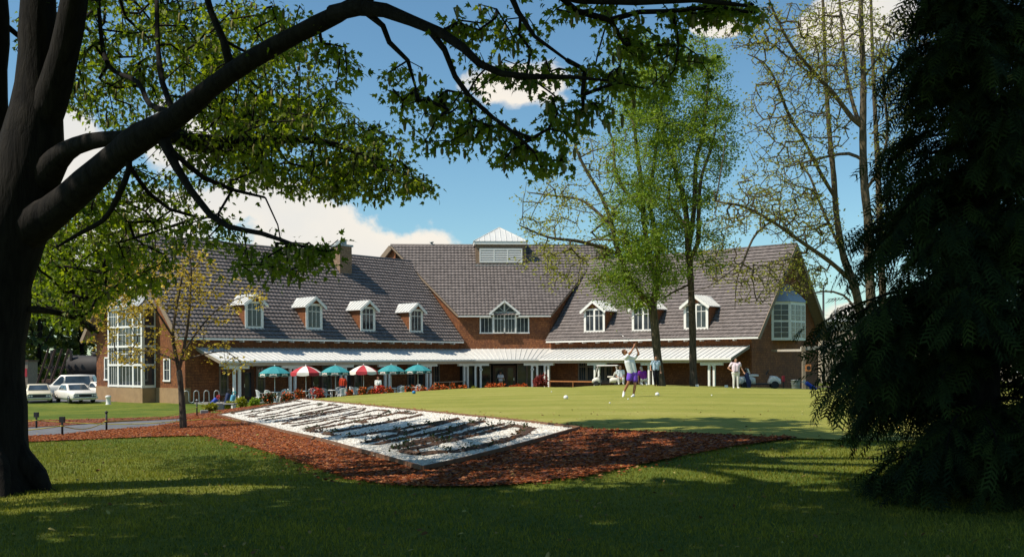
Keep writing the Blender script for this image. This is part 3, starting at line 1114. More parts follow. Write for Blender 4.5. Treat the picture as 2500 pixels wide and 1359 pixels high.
# unseen dark ceiling added under the sheets to cut light bounced onto the wall
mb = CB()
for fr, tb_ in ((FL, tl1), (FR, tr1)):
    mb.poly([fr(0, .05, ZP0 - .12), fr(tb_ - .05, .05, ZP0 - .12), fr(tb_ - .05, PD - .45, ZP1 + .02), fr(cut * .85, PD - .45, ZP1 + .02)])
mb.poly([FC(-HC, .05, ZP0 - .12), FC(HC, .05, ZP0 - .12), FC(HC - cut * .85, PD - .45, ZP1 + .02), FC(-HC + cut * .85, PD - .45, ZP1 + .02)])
mb.put('added_dark_ceiling', M['door'], weld=True)


def t_at(px, fr, d):
    """t of a wing line d in front of the wall seen at photo column px"""
    k = (px - 1250) / F
    o = fr(0, d, 0); u = fr(1, 0, 0) - fr(0, 0, 0)
    return (o.x - k * o.y) / (k * u.y - u.x)


def postpair(fr, a, d=PD - .53, gap=.42, hdr=1.9):
    zb = ZP1 - .36
    for s in (-1, 1):
        mb = CB()
        x = a + s * gap / 2
        mb.box(fr, x - .085, x + .085, d - .085, d + .085, -.05, zb - .14)
        mb.box(fr, x - .105, x + .105, d - .105, d + .105, -.05, .14)
        mb.put('veranda_post', M['white'], bevel=.012)
    mb = CB()
    mb.box(fr, a - hdr / 2, a + hdr / 2, d - .1, d + .1, zb - .19, zb - .002)
    # little arch between the two posts
    n = 8
    r = gap / 2 - .09
    for k in range(n):
        a0, a1 = math.pi * k / n, math.pi * (k + 1) / n
        x0, x1 = a - r * math.cos(a0), a - r * math.cos(a1)
        y0, y1 = zb - .19 - r - .04 + r * math.sin(a0), zb - .19 - r - .04 + r * math.sin(a1)
        mb.hexa([fr(x0, d - .05, y0), fr(x1, d - .05, y1), fr(x1, d + .05, y1), fr(x0, d + .05, y0),
                 fr(x0, d - .05, zb - .17), fr(x1, d - .05, zb - .17), fr(x1, d + .05, zb - .17), fr(x0, d + .05, zb - .17)])
    mb.put('post_header', M['white'])


for px in (578, 714, 838, 945, 1046, 1137):
    postpair(FL, t_at(px, FL, PD - .53))
for px in (1457.5, 1590, 1737.5):
    postpair(FR, t_at(px, FR, PD - .53))
tC = lambda px: t_at(px, FC, PD - .53)
postpair(FC, tC(1167), gap=.46); postpair(FC, tC(1305), gap=.46)
postpair(FR, t_at(1335, FR, PD - .53), hdr=1.5)
for px in (1174, 1299):          # small pale signs on the entrance posts
    mb = CB(); x = tC(px)
    mb.box(FC, x - .15, x + .15, PD - .43, PD - .40, 1.92, 2.02); mb.box(FC, x - .10, x + .10, PD - .429, PD - .401, 1.84, 2.10)
    s_ = mb.put('sign_plate', M['white'])
    mb = CB(); mb.box(FC, x - .07, x + .07, PD - .40, PD - .394, 1.91, 2.03); mb.put('sign_symbol', M['galv'], s_)


# ---- ground-floor openings -------------------------------------------------
def door(fr, a0, a1, z1, d, leaf='door'):
    mb = CB()
    mb.box(fr, a0 - .1, a0, d + .004, d + .08, 0, z1 + .1); mb.box(fr, a1, a1 + .1, d + .004, d + .08, 0, z1 + .1)
    mb.box(fr, a0, a1, d + .004, d + .078, z1, z1 + .1)
    s = .12
    mb.box(fr, a0, a0 + s, d + .005, d + .05, .02, z1); mb.box(fr, a1 - s, a1, d + .005, d + .05, .02, z1)
    mb.box(fr, a0 + s, a1 - s, d + .005, d + .048, .02, .28); mb.box(fr, a0 + s, a1 - s, d + .005, d + .048, z1 - s, z1)
    o = mb.put('door', M[leaf])
    mb = CB(); mb.box(fr, a0 + s, a1 - s, d + .003, d + .02, .28, z1 - s); mb.put('pane', M['glass'], o)
    mb = CB(); mb.box(fr, a1 - s + .03, a1 - s + .07, d + .05, d + .09, .95, 1.2); mb.put('handle', M['chrome'], o)


TL = lambda px: t_at(px, FL, 0.0)
TR = lambda px: t_at(px, FR, 0.0)
for p0, p1, c in ((538, 553, 2), (628, 643, 2), (788, 806, 2), (822, 838, 2), (866, 880, 2), (996, 1010, 2), (1060, 1070, 2)):
    window(FL, TL(p1), TL(p0), 0.55, 2.35, 0.0, c, 2, .12, 'taupe')
for p0, p1 in ((593, 616), (762, 781), (843, 858), (1018, 1034)):
    door(FL, TL(p1), TL(p0), 2.15, 0.0)
for p0, p1 in ((1413, 1431), (1434, 1452), (1462, 1477), (1480, 1494)):
    window(FR, TR(p0) + .06, TR(p1) - .04, 1.0, 2.62, 0.0, 3, 1, .10, 'taupe', split=.72)
uC = lambda px: t_at(px, FC, 0.0)
for p0, p1 in ((1206, 1232), (1236, 1256)):
    door(FC, uC(p0), uC(p1), 2.2, 0.05)
for p0, p1 in ((1172, 1196), (1264, 1284), (1288, 1305), (1140, 1165), (1310, 1335)):
    window(FC, uC(p0), uC(p1), 0.3, 2.35, 0.04, 1, 1, .07, 'taupe')

# ---- veranda floor, terrace -----------------------------------------------
def slab(name, pts, z0, z1, mat):
    mb = MB()
    lo = [Vector((x, y, z0)) for x, y in pts]; hi = [Vector((x, y, z1)) for x, y in pts]
    mb.poly(lo[::-1]); mb.poly(hi)
    n = len(pts)
    for k in range(n):
        mb.poly([lo[k], lo[(k + 1) % n], hi[(k + 1) % n], hi[k]])
    o = mb.build(name, mat); o['kind'] = 'structure'
    return o


XY = lambda v: (v.x, v.y)
slab('terrace', [XY(FL(LL - .5, 0.02, 0)), XY(FL(LL - .5, 4.6, 0)), XY(FL(cut * 3.4, 8.2, 0)), XY(FR(cut * 3.4, 8.2, 0)), XY(FR(LR, 4.0, 0)), XY(FR(LR, .02, 0)), XY(KR), XY(KL)], -.4, 0.03, M['concrete'])

# ------------------------------------------------------------------ vegetation
def leaf_template(kind):
    if kind == 'maple':       # five-lobed leaf lying in x (length) / y
        pts = [(0, 0), (.10, -.30), (.30, -.52), (.38, -.24), (.72, -.34), (.66, -.12), (1.05, 0),
               (.66, .12), (.72, .34), (.38, .24), (.30, .52), (.10, .30)]
    elif kind == 'oval':
        pts = [(0, 0), (.3, -.26), (.75, -.18), (1, 0), (.75, .18), (.3, .26)]
    elif kind == 'clump':
        pts = [(0, 0), (.15, -.35), (.42, -.2), (.6, -.5), (.72, -.12), (1.0, -.1), (.78, .2), (.85, .48), (.45, .26), (.2, .45)]
    return np.array(pts)


def leaf_mesh(name, C, axis_dir, size, kind, mat, parent, rg, tint, curl=0.25, tilt=0.6, smooth=False):
    """one leaf per centre C; axis_dir = direction the leaf points; tilt = spread of the leaf's normal about upright"""
    T = leaf_template(kind)
    n, m = len(C), len(T)
    a = axis_dir / np.linalg.norm(axis_dir, axis=1, keepdims=True)
    up = np.tile(np.array([0., 0., 1.]), (n, 1)) + rg.normal(0, tilt, (n, 3))
    s = np.cross(up, a); s /= np.linalg.norm(s, axis=1, keepdims=True) + 1e-9
    u = np.cross(a, s)
    sz = np.asarray(size).reshape(n, 1, 1)
    bend = -(curl * (T[:, 0] ** 2)) + 0.25 * np.abs(T[:, 1])
    V = C[:, None, :] + sz * (T[None, :, 0, None] * a[:, None, :] + T[None, :, 1, None] * s[:, None, :] + bend[None, :, None] * u[:, None, :])
    return mesh_np(name, V.reshape(-1, 3), np.arange(n * m), np.arange(n) * m, mat, parent, attr=tint)


def seg_tubes(A, B, ra, rb, ns=4):
    """prisms from A to B"""
    n = len(A)
    d = B - A
    L = np.linalg.norm(d, axis=1, keepdims=True) + 1e-9
    d = d / L
    ref = np.where(np.abs(d[:, 2:3]) < 0.9, np.array([[0, 0, 1.0]]), np.array([[1.0, 0, 0]]))
    x = np.cross(d, ref); x /= np.linalg.norm(x, axis=1, keepdims=True)
    y = np.cross(d, x)
    an = 2 * np.pi * np.arange(ns) / ns
    ring = np.cos(an)[None, :, None] * x[:, None, :] + np.sin(an)[None, :, None] * y[:, None, :]
    V = np.concatenate([A[:, None, :] + ring * ra[:, None, None], B[:, None, :] + ring * rb[:, None, None]], 1)
    base = (np.arange(n) * 2 * ns)[:, None, None]
    j = np.arange(ns)
    q = np.stack([j, (j + 1) % ns, (j + 1) % ns + ns, j + ns], -1)[None]
    q = (base + q).reshape(-1, 4)
    return V.reshape(-1, 3), q


def resample(pts, rad, step):
    pts = np.array([tuple(p) for p in pts]); rad = np.array(rad, float)
    out, ro = [], []
    n = len(pts)
    for i in range(n - 1):                       # Catmull-Rom
        p0, p1, p2, p3 = pts[max(i - 1, 0)], pts[i], pts[i + 1], pts[min(i + 2, n - 1)]
        k = max(1, int(np.linalg.norm(p2 - p1) / step))
        for j in range(k):
            t = j / k
            out.append(0.5 * ((2 * p1) + (-p0 + p2) * t + (2 * p0 - 5 * p1 + 4 * p2 - p3) * t * t + (-p0 + 3 * p1 - 3 * p2 + p3) * t ** 3))
            ro.append(rad[i] + (rad[i + 1] - rad[i]) * t)
    out.append(pts[-1]); ro.append(rad[-1])
    return np.array(out), np.array(ro)


class Tree:
    def __init__(self, seed):
        self.rg = np.random.default_rng(seed)
        self.N = np.zeros((60000, 3)); self.par = np.full(60000, -1); self.fix = np.zeros(60000); self.n = 0
        self.limbs = []
        self.tips, self.tdir = [], []

    def limb(self, pts, rad, step=0.35, wob=0.0):
        """a limb drawn as a thick tube; its nodes can carry twigs"""
        p, r = resample(pts, rad, step)
        if wob:
            p[1:-1] += self.rg.normal(0, wob, p[1:-1].shape)
        r = r * (1 + .045 * np.sin(np.arange(len(r)) * 1.9 + self.rg.uniform(0, 6)) + self.rg.normal(0, .025, len(r)))
        self.limbs.append((p, r))
        k = self.n
        for i in range(len(p)):
            self.N[k + i] = p[i]; self.par[k + i] = (k + i - 1) if i else -1; self.fix[k + i] = r[i]
        self.n += len(p)

    def limb_px(self, pts, rad, step=0.35, wob=0.0):
        """pts = (px, py, distance), rad in photo pixels"""
        self.limb([P(*q) for q in pts], [r * q[2] / F for r, q in zip(rad, pts)], step, wob)

    def grow(self, A, seg=0.4, wob=0.12, lift=0.0, maxlen=1e9, tipr=0.012):
        """join attractor points to the nearest node, nearest first, so that twigs branch"""
        d0 = np.full(len(A), 1e9)
        for c in range(0, len(A), 200):
            d0[c:c + 200] = np.linalg.norm(A[c:c + 200, None, :] - self.N[None, :self.n, :], axis=2).min(1)
        for i in np.argsort(d0):
            a = A[i]
            v = self.N[:self.n] - a
            dd = np.einsum('ij,ij->i', v, v)
            j = int(np.argmin(dd)); L = math.sqrt(dd[j])
            if L > maxlen or L < 1e-3 or self.n > 59000:
                continue
            k = max(1, int(L / seg))
            o = self.N[j].copy(); last = j
            perp = self.rg.normal(0, wob * L, 3)
            for s in range(1, k + 1):
                t = s / k
                p = o + (a - o) * t + perp * math.sin(math.pi * t) + np.array([0, 0, lift * L * math.sin(math.pi * t)])
                if s < k:
                    p = p + self.rg.normal(0, wob * .25 * seg, 3)
                self.N[self.n] = p; self.par[self.n] = last; last = self.n; self.n += 1
            self.tips.append(last); dv = self.N[last] - self.N[self.par[last]]
            self.tdir.append(dv / (np.linalg.norm(dv) + 1e-9))

    def wood(self, mat, parent, tipr=0.006, power=0.42, name='trunk', sides=12, flare=None):
        cnt = np.zeros(self.n)
        for t in self.tips: cnt[t] = 1
        for i in range(self.n - 1, -1, -1):
            if self.par[i] >= 0: cnt[self.par[i]] += cnt[i]
        r = tipr * np.maximum(cnt, 1) ** power
        idx = np.array([i for i in range(self.n) if self.par[i] >= 0 and self.fix[i] == 0])
        mb = MB()
        for p, rr in self.limbs:
            mb.tube([Vector(q) for q in p], list(rr), sides)
        V = np.array(mb.v).reshape(-1, 3) if mb.v else np.zeros((0, 3))
        loops = [i for f in mb.f for i in f]; starts = list(np.cumsum([0] + [len(f) for f in mb.f])[:-1])
        if len(idx):
            pa = self.par[idx]
            rp = np.minimum(np.where(self.fix[pa] > 0, r[idx] * 1.25, r[pa]), r[idx] * 1.6)
            V2, q = seg_tubes(self.N[pa], self.N[idx], rp, r[idx], 4)
            q = q + len(V)
            starts = starts + list(len(loops) + np.arange(len(q)) * 4)
            loops = loops + list(q.ravel())
            V = np.concatenate([V, V2])
        off = np.array(parent.location)
        return mesh_np(name, V - off, loops, starts, mat, parent, smooth=True)

    def crown(self, mat, parent, per=6, size=(.12, .2), kind='maple', spread=0.25, droop=0.35, tint=(0, 1), tintf=None, curl=.25, tilt=.6, name='crown', back=0.5, pick=None):
        rg = self.rg
        tp = np.array(self.tips)
        if pick is not None: tp = tp[pick(self.N[tp])]
        n = len(tp) * per
        C = np.repeat(self.N[tp], per, 0)
        pn = np.repeat(self.N[self.par[tp]], per, 0)
        f = rg.uniform(0, back, (n, 1))
        C = C + (pn - C) * f
        D = rg.normal(0, 1, (n, 3)); D[:, 2] = D[:, 2] * .5 - droop
        C = C + D / np.linalg.norm(D, axis=1, keepdims=True) * rg.uniform(0, spread, (n, 1))
        tv = np.clip(np.repeat(rg.uniform(tint[0], tint[1], len(tp)), per) * .6 + rg.uniform(tint[0], tint[1], n) * .4, 0, 1)
        if tintf is not None: tv = np.clip(tintf(C, tv), 0, 1)
        return leaf_mesh(name, C - np.array(parent.location), D, rg.uniform(size[0], size[1], n), kind, mat, parent, rg, tv, curl, tilt)


def cloud_px(rg, lst):
    """attractors: (cx, cy, rx, ry, Y0, Y1, n) in photo pixels and metres of distance"""
    out = []
    for cx, cy, rx, ry, y0, y1, n in lst:
        for _ in range(n):
            r, a = math.sqrt(rg.uniform()), rg.uniform(0, 2 * math.pi)
            out.append(P(cx + rx * r * math.cos(a), cy + ry * r * math.sin(a), rg.uniform(y0, y1)))
    return np.array([tuple(p) for p in out])


def cloud_3d(rg, lst):
    """attractors in ellipsoids (x,y,z,rx,ry,rz,n)"""
    out = []
    for x, y, z, rx, ry, rz, n in lst:
        v = rg.normal(0, 1, (n, 3)); v /= np.linalg.norm(v, axis=1, keepdims=True)
        v *= rg.uniform(0, 1, (n, 1)) ** (1 / 3)
        out.append(np.array([x, y, z]) + v * np.array([rx, ry, rz]))
    return np.concatenate(out)


M['bark_dark'] = bark('dark_bark', (0.006, 0.005, 0.005), (0.019, 0.016, 0.014))
M['bark_grey'] = bark('grey_bark', (0.035, 0.027, 0.020), (0.115, 0.090, 0.068))
M['bark_mossy'] = bark('mossy_bark', (0.040, 0.034, 0.022), (0.135, 0.105, 0.070))
M['leaf_maple'] = leafy('maple_leaf', (0.030, 0.074, 0.014), (0.225, 0.270, 0.030), 0.55, (1.9, 1.9, 0.45))
M['leaf_spring'] = leafy('spring_leaf', (0.100, 0.180, 0.024), (0.28, 0.36, 0.048), 0.45)
M['leaf_bud'] = leafy('bud_leaf', (0.17, 0.19, 0.030), (0.40, 0.38, 0.070), 0.4)
M['leaf_young'] = leafy('young_yellow_leaf', (0.34, 0.27, 0.028), (0.62, 0.47, 0.060), 0.35, (1.3, 1.2, .5))
M['leaf_dark'] = leafy('dark_leaf', (0.016, 0.032, 0.012), (0.050, 0.072, 0.020), 0.25)
M['cedar'] = leafy('cedar_frond', (0.010, 0.021, 0.011), (0.062, 0.088, 0.020), 0.2, (1.3, 1.4, .4))
for nd_ in M['cedar'].node_tree.nodes:
    if nd_.type == 'BSDF_PRINCIPLED': nd_.inputs['Specular IOR Level'].default_value = 0.06; nd_.inputs['Roughness'].default_value = .8
M['blossom'] = paint('green_catkin', (0.17, 0.15, 0.05), 0.8, 0.3, 20)

# ---- the big maple that frames the picture --------------------------------
mroot = gp(-30, 1185)
maple = thing('maple_tree', 'huge dark leaning maple in the left foreground whose limbs arch over the picture', 'tree', (mroot.x, mroot.y, mroot.z - .1))
T = Tree(11)
YT = mroot.y
T.limb_px([(-60, 1260, YT), (-50, 1170, YT), (-42, 1050, YT), (-40, 900, YT), (-28, 740, YT), (5, 600, YT), (38, 490, YT), (78, 370, YT), (92, 260, YT), (96, 120, YT), (100, -60, YT), (108, -400, YT), (120, -800, YT)],
          [185, 128, 99, 92, 90, 88, 86, 78, 58, 44, 40, 34, 26], .3)
T.limb_px([(85, 330, YT), (125, 240, YT - .1), (160, 120, YT - .2), (185, 0, YT - .3), (210, -200, YT - .5), (260, -560, YT - .8)], [48, 40, 35, 32, 28, 20], .3)
T.limb_px([(-10, 560, YT + .2), (-22, 350, YT + .3), (-20, 150, YT + .4), (-15, -60, YT + .5), (-60, -400, YT + .6)], [50, 42, 40, 36, 28], .3)
L1 = [(40, 560, YT), (130, 505, YT - .3), (210, 437, YT - .6), (285, 370, YT - .9), (350, 322, YT - 1.2), (430, 278, YT - 1.5), (520, 205, YT - 1.9), (620, 137, YT - 2.3), (730, 78, YT - 2.7), (830, 30, YT - 3.0), (900, -10, YT - 3.2), (1000, -70, YT - 3.5), (1150, -120, YT - 3.8)]
T.limb_px(L1, [56, 42, 35, 33, 34, 28, 24, 23, 22, 20, 17, 13, 10], .25)
T.limb_px([(100, 440, YT), (140, 378, YT - .3), (190, 343, YT - .6), (260, 327, YT - .9), (350, 326, YT - 1.2)], [44, 29, 21, 19, 20], .25)
T.limb_px([(390, 300, YT - 1.3), (435, 322, YT - .9), (480, 345, YT - .4), (540, 352, YT + .2), (620, 340, YT + .9), (720, 333, YT + 1.6), (830, 350, YT + 1.9), (930, 400, YT + 1.6)], [26, 22, 17, 15, 13, 10, 7, 4], .25)
T.limb_px([(410, 318, YT - 1.3), (520, 330, YT - .2), (640, 331, YT + 1.2), (700, 310, YT + 2.4)], [12, 10, 8, 5], .25)
T.limb_px([(815, 28, YT - 3.0), (880, 14, YT - 3.2), (945, 22, YT - 3.4), (1010, 48, YT - 3.6), (1080, 78, YT - 3.8), (1135, 115, YT - 4.0), (1175, 155, YT - 4.1), (1230, 180, YT - 4.2), (1300, 188, YT - 4.3), (1400, 190, YT - 4.4), (1490, 200, YT - 4.5)],
          [20, 19, 17, 14, 12, 11, 10, 8, 7, 5, 3], .2)
T.limb_px([(1050, 66, YT - 3.7), (1090, 120, YT - 3.75), (1115, 185, YT - 3.8), (1150, 235, YT - 3.85), (1205, 285, YT - 3.9), (1260, 325, YT - 4.0), (1310, 375, YT - 4.0)], [9, 8, 7, 6, 5, 4, 3], .2)
T.limb_px([(905, 30, YT - 3.2), (940, 60, YT - 3.2), (955, 100, YT - 3.2), (1000, 145, YT - 3.2), (1020, 215, YT - 3.2)], [9, 7, 6, 5, 3], .2)
T.limb_px([(1000, -70, YT - 3.5), (1200, -60, YT - 3.9), (1430, 2, YT - 4.3), (1560, 8, YT - 4.5), (1700, 4, YT - 4.7), (1830, 22, YT - 4.8)], [13, 12, 11, 10, 8, 4], .25)
T.limb_px([(1150, -120, YT - 3.8), (1240, -40, YT - 4.0), (1270, 30, YT - 4.1), (1310, 90, YT - 4.2), (1390, 150, YT - 4.3)], [9, 8, 7, 5, 3], .25)
T.limb_px([(405, 335, YT - 1.3), (432, 395, YT - 1.4), (468, 455, YT - 1.5), (515, 515, YT - 1.6), (560, 545, YT - 1.8), (640, 562, YT - 2.0), (720, 590, YT - 2.2), (800, 608, YT - 2.4)], [15, 11, 9, 8, 7, 6, 4, 3], .2)
T.limb_px([(425, 360, YT - 1.4), (500, 425, YT - 1.2), (570, 455, YT - 1.0), (650, 475, YT - .9)], [7, 6, 5, 3], .2)
T.limb_px([(315, 355, YT - 1.0), (318, 400, YT - 1.0), (290, 470, YT - .8), (255, 525, YT - .6), (200, 555, YT - .4), (140, 590, YT - .3)], [10, 8, 7, 6, 5, 3], .2)
T.limb_px([(320, 395, YT - 1.0), (365, 460, YT - .6), (415, 500, YT - .3), (480, 520, YT), (330, 570, YT + .5)], [6, 5, 4, 4, 3], .2)
T.limb_px([(430, 265, YT - 1.4), (370, 245, YT - .9), (340, 190, YT - .5), (270, 150, YT), (250, 60, YT + .3), (246, -40, YT + .5)], [9, 7, 6, 6, 5, 4], .2)
T.limb_px([(430, 268, YT - 1.5), (400, 190, YT - 1.2), (390, 100, YT - 1.0), (388, -20, YT - .8)], [8, 7, 6, 5], .2)
T.limb_px([(570, 165, YT - 2.1), (550, 90, YT - 2.0), (520, 20, YT - 1.9), (500, -60, YT - 1.8)], [12, 9, 8, 7], .2)
T.limb_px([(60, 740, YT), (120, 745, YT + .8), (190, 765, YT + 1.4), (240, 800, YT + 2.0)], [10, 8, 6, 3], .2)
# unseen upper crown limbs, added to carry leaves that shade the foreground
for px, py, dx, dy, dz in ((105, -300, -3.0, -3.5, 2.2), (108, -420, 4.5, -3.5, 2.5), (115, -640, 4.5, -5.0, 2.4), (240, -500, 5.5, -2.0, 2.6), (118, -760, 0.5, -5.5, 3.0), (-60, -380, -3.5, 0.5, 2.5), (120, -780, 3.0, 1.0, 4.0), (250, -520, 8.0, -4.0, 2.0)):
    b = P(px, py, YT)
    T.limb([b, b + Vector((dx * .35, dy * .35, dz * .55)), b + Vector((dx * .7, dy * .7, dz * .85)), b + Vector((dx, dy, dz))], [.20, .14, .09, .04], .4)
b = P(108, -420, YT)
T.limb([b, b + Vector((-1.2, 1.2, 1.6)), Vector((-8.6, 16.6, 11.9)), Vector((-10.2, 19.2, 12.2)), Vector((-11.2, 21.2, 12.3))], [.16, .12, .09, .06, .03], .4)  # unseen limb added to hold the clusters that shade the bed
vis = cloud_px(T.rg, [
    (330, 120, 250, 180, 12.8, 17.5, 540), (560, 70, 200, 100, 11.5, 16, 210), (650, 200, 170, 130, 11.5, 16, 230), (720, 340, 210, 125, 13.0, 17.5, 420),
    (880, 425, 150, 55, 12.5, 15.5, 150), (1010, 445, 55, 18, 12.6, 14, 22), (930, 350, 60, 60, 12.4, 15, 50), (540, 340, 150, 110, 11.5, 16, 150),
    (690, 625, 130, 42, 10.3, 12.0, 60), (800, 592, 60, 18, 10, 10.8, 12), (190, 560, 140, 120, 13.4, 17.5, 280), (150, 690, 120, 75, 13.6, 17.5, 180), (280, 520, 120, 100, 13.5, 17, 60),
    (330, 470, 140, 80, 12.5, 16.5, 130), (490, 560, 120, 55, 11, 13, 35), (300, 640, 140, 60, 13.0, 16.5, 110), (820, 150, 60, 60, 9.6, 11, 22), (700, 60, 90, 60, 10, 12, 30),
    (1080, 280, 105, 75, 9.0, 10, 48), (1180, 320, 60, 55, 8.9, 9.8, 20), (1000, 200, 60, 50, 9.4, 10.2, 16),
    (1250, 120, 130, 85, 8.8, 9.8, 44), (1170, 50, 70, 55, 8.8, 9.8, 16), (1400, 250, 110, 85, 8.6, 9.6, 46), (1330, 365, 70, 52, 8.7, 9.4, 28),
    (1240, 345, 55, 45, 8.8, 9.5, 20), (1600, 110, 95, 50, 8.5, 9.3, 30), (1530, 50, 70, 50, 8.5, 9.4, 10), (1690, 170, 50, 40, 8.4, 9.2, 8), (1760, 22, 120, 26, 8.4, 9.2, 28),
    (1560, 205, 110, 32, 8.5, 9.3, 22), (1480, 140, 50, 50, 8.6, 9.4, 8), (120, 30, 90, 30, 12.8, 14, 10), (1680, 30, 120, 25, 8.4, 9.2, 16), (1440, 20, 90, 20, 8.6, 9.4, 14)])
T.grow(vis, .22, .14, 0.03)
nvis = len(T.tips)
up = cloud_3d(T.rg, [(-9.0, 6.5, 11.5, 5.0, 3.6, 2.4, 380), (-3.0, 6.5, 11.0, 4.5, 3.6, 2.2, 380), (2.0, 6.5, 10.5, 4.0, 3.4, 1.8, 320), (-11.0, 2.0, 10.0, 5.0, 3.5, 2.0, 200),
                     (-3.5, 1.5, 9.5, 5.5, 3.0, 2.0, 260), (1.5, 10.0, 11.5, 3.5, 2.4, 1.5, 110), (-3.5, 14.0, 12.2, 3.0, 2.5, 1.5, 110), (3.5, 2.5, 9.0, 3.0, 3.0, 1.6, 140), (-9.3, 17.6, 12.3, 1.5, 1.6, .8, 44), (-10.4, 19.6, 12.4, 1.6, 1.7, .8, 44), (-11.4, 21.6, 12.4, 1.4, 1.4, .8, 28), (-4.0, 18.0, 12.3, 2.5, 1.8, 1.0, 90)])  # unseen leaf clusters, placed to throw shade on grass, bed and cedars
T.grow(up, .6, .12, 0.05)
for k in range(9):            # root flare
    a = 2 * math.pi * k / 9 + T.rg.uniform(-.2, .2); L = T.rg.uniform(.6, .8); c0, s0 = math.cos(a), math.sin(a)
    q = lambda rr, dz: Vector((mroot.x + c0 * rr, mroot.y + s0 * rr, h1(mroot.x + c0 * rr, mroot.y + s0 * rr) + dz))
    T.limbs.append((np.array([tuple(v) for v in (q(.18, .95), q(.36, .42), q(.62, .14), q(L, -.03), q(L * 1.35, -.12))]), np.array([.16, .17, .13, .08, .03])))
T.wood(M['bark_dark'], maple, .0042, .40)
zlim = lambda Q: ~((Q[:, 2] - ZC) / Q[:, 1] > (HY0 + 60) / F)
nearr = lambda Q: Q[:, 1] < 10.4
T.crown(M['leaf_maple'], maple, 11, (.042, .088), 'maple', .24, .6, (0, 1), pick=lambda Q: zlim(Q) & ~nearr(Q), back=1.2, curl=.45, tilt=.8)
T.crown(M['leaf_maple'], maple, 12, (.036, .078), 'maple', .17, .7, (0, 1), pick=lambda Q: zlim(Q) & nearr(Q), back=1.1, curl=.45, tilt=.8, name='crown')
T.crown(M['leaf_maple'], maple, 17, (.24, .40), 'maple', .40, .3, (0, 1), pick=lambda Q: ~zlim(Q), name='crown')  # oversized leaves of the unseen crown, dense to deepen the shade below
# hanging flower clusters
tp = np.array(T.tips)[:nvis]; tp = tp[T.rg.uniform(size=len(tp)) < .42]
mb = MB()
for i in tp:
    p = Vector(T.N[i]) - maple.location + Vector((T.rg.normal(0, .05), T.rg.normal(0, .05), -.03))
    L = T.rg.uniform(.07, .13)
    mb.tube([p, p - Vector((0, 0, L * .3)), p - Vector((0, 0, L * .75)), p - Vector((0, 0, L))], [.008, .018, .016, .005], 5)
o = mb.build('blossom', M['blossom'], maple); o['kind'] = 'stuff'

# ---- young tree on the mulch ----------------------------------------------
b = gp(447, 1037)
young = thing('young_tree', 'slender young tree with sparse yellow leaves on the mulch before the left gable', 'tree', tuple(b))
T = Tree(5); Y = b.y
T.limb_px([(447, 1042, Y), (443, 960, Y), (437, 893, Y)], [9, 7.5, 6.5], .2)
T.limb_px([(437, 893, Y), (428, 850, Y), (422, 812, Y), (428, 760, Y + .1), (441, 690, Y + .2), (450, 640, Y + .2)], [5, 4.5, 4, 3.5, 2.5, 1.5], .2)
T.limb_px([(437, 893, Y), (447, 850, Y - .1), (458, 790, Y - .2), (465, 720, Y - .2), (468, 650, Y - .3), (463, 600, Y - .3)], [4.5, 4, 3.5, 2.8, 2, 1.2], .2)
T.limb_px([(425, 815, Y), (400, 775, Y - .3), (370, 730, Y - .5), (330, 690, Y - .8)], [3, 2.4, 1.8, 1], .2)
T.limb_px([(447, 850, Y), (490, 790, Y + .4), (540, 740, Y + .7), (600, 715, Y + .9)], [2.6, 2, 1.5, .8], .2)
T.limb_px([(430, 870, Y), (380, 850, Y + .3), (320, 842, Y + .5), (270, 845, Y + .5)], [2.6, 2, 1.5, .8], .2)
T.limb_px([(445, 870, Y), (500, 855, Y - .3), (555, 850, Y - .4), (590, 880, Y - .4)], [2.2, 1.7, 1.2, .7], .2)
A = cloud_px(T.rg, [(330, 690, 120, 70, Y - 1.6, Y + 1.6, 110), (260, 740, 80, 60, Y - 1.4, Y + 1, 50), (430, 700, 110, 60, Y - 1.4, Y + 1, 70), (420, 640, 100, 60, Y - 1.2, Y + 1.2, 50), (560, 720, 90, 60, Y - 1, Y + 1.4, 34), (300, 800, 100, 70, Y - 1.2, Y + 1.4, 60),
                    (380, 860, 90, 30, Y - 1, Y + 1, 30), (500, 800, 90, 60, Y - 1, Y + 1, 30), (560, 880, 50, 25, Y - .8, Y + .3, 12), (480, 640, 60, 40, Y - 1, Y + 1, 24)])
T.grow(A, .15, .16, 0.02)
T.wood(M['bark_grey'], young, .0045, .42)
T.crown(M['leaf_young'], young, 8, (.06, .115), 'clump', .2, .1, back=1.0)

# ---- the pair of tall trees in front of the right wing ---------------------
b = P(1612, 0, 58.0); b.z = h1(b.x, b.y)
ta = thing('tall_tree', 'forked tall tree in fresh yellow-green leaf beside the striped-shirt man', 'tree', tuple(b), group='tall trees in front of the right wing')
T = Tree(21); Y = b.y
T.limb_px([(1618, 1000, Y), (1616, 962, Y), (1611, 920, Y), (1604, 860, Y), (1598, 790, Y), (1592, 745, Y)], [16, 12, 10.5, 10, 10.5, 11], .4)
T.limb_px([(1592, 750, Y), (1565, 722, Y - .2), (1540, 690, Y - .4), (1520, 640, Y - .6), (1506, 600, Y - .7), (1495, 550, Y - .8), (1470, 480, Y - .9), (1435, 420, Y - 1), (1412, 370, Y - 1), (1400, 310, Y - 1)], [8, 7, 6.5, 6, 6, 5, 4.5, 4, 3, 1.5], .4)
T.limb_px([(1592, 750, Y), (1604, 700, Y), (1592, 650, Y + .1), (1580, 590, Y + .2), (1572, 520, Y + .2), (1567, 440, Y + .3), (1556, 350, Y + .3), (1548, 260, Y + .4), (1540, 150, Y + .4), (1535, 95, Y + .4)], [9, 8, 7.5, 7, 6, 5, 4.5, 4, 2.5, 1.5], .4)
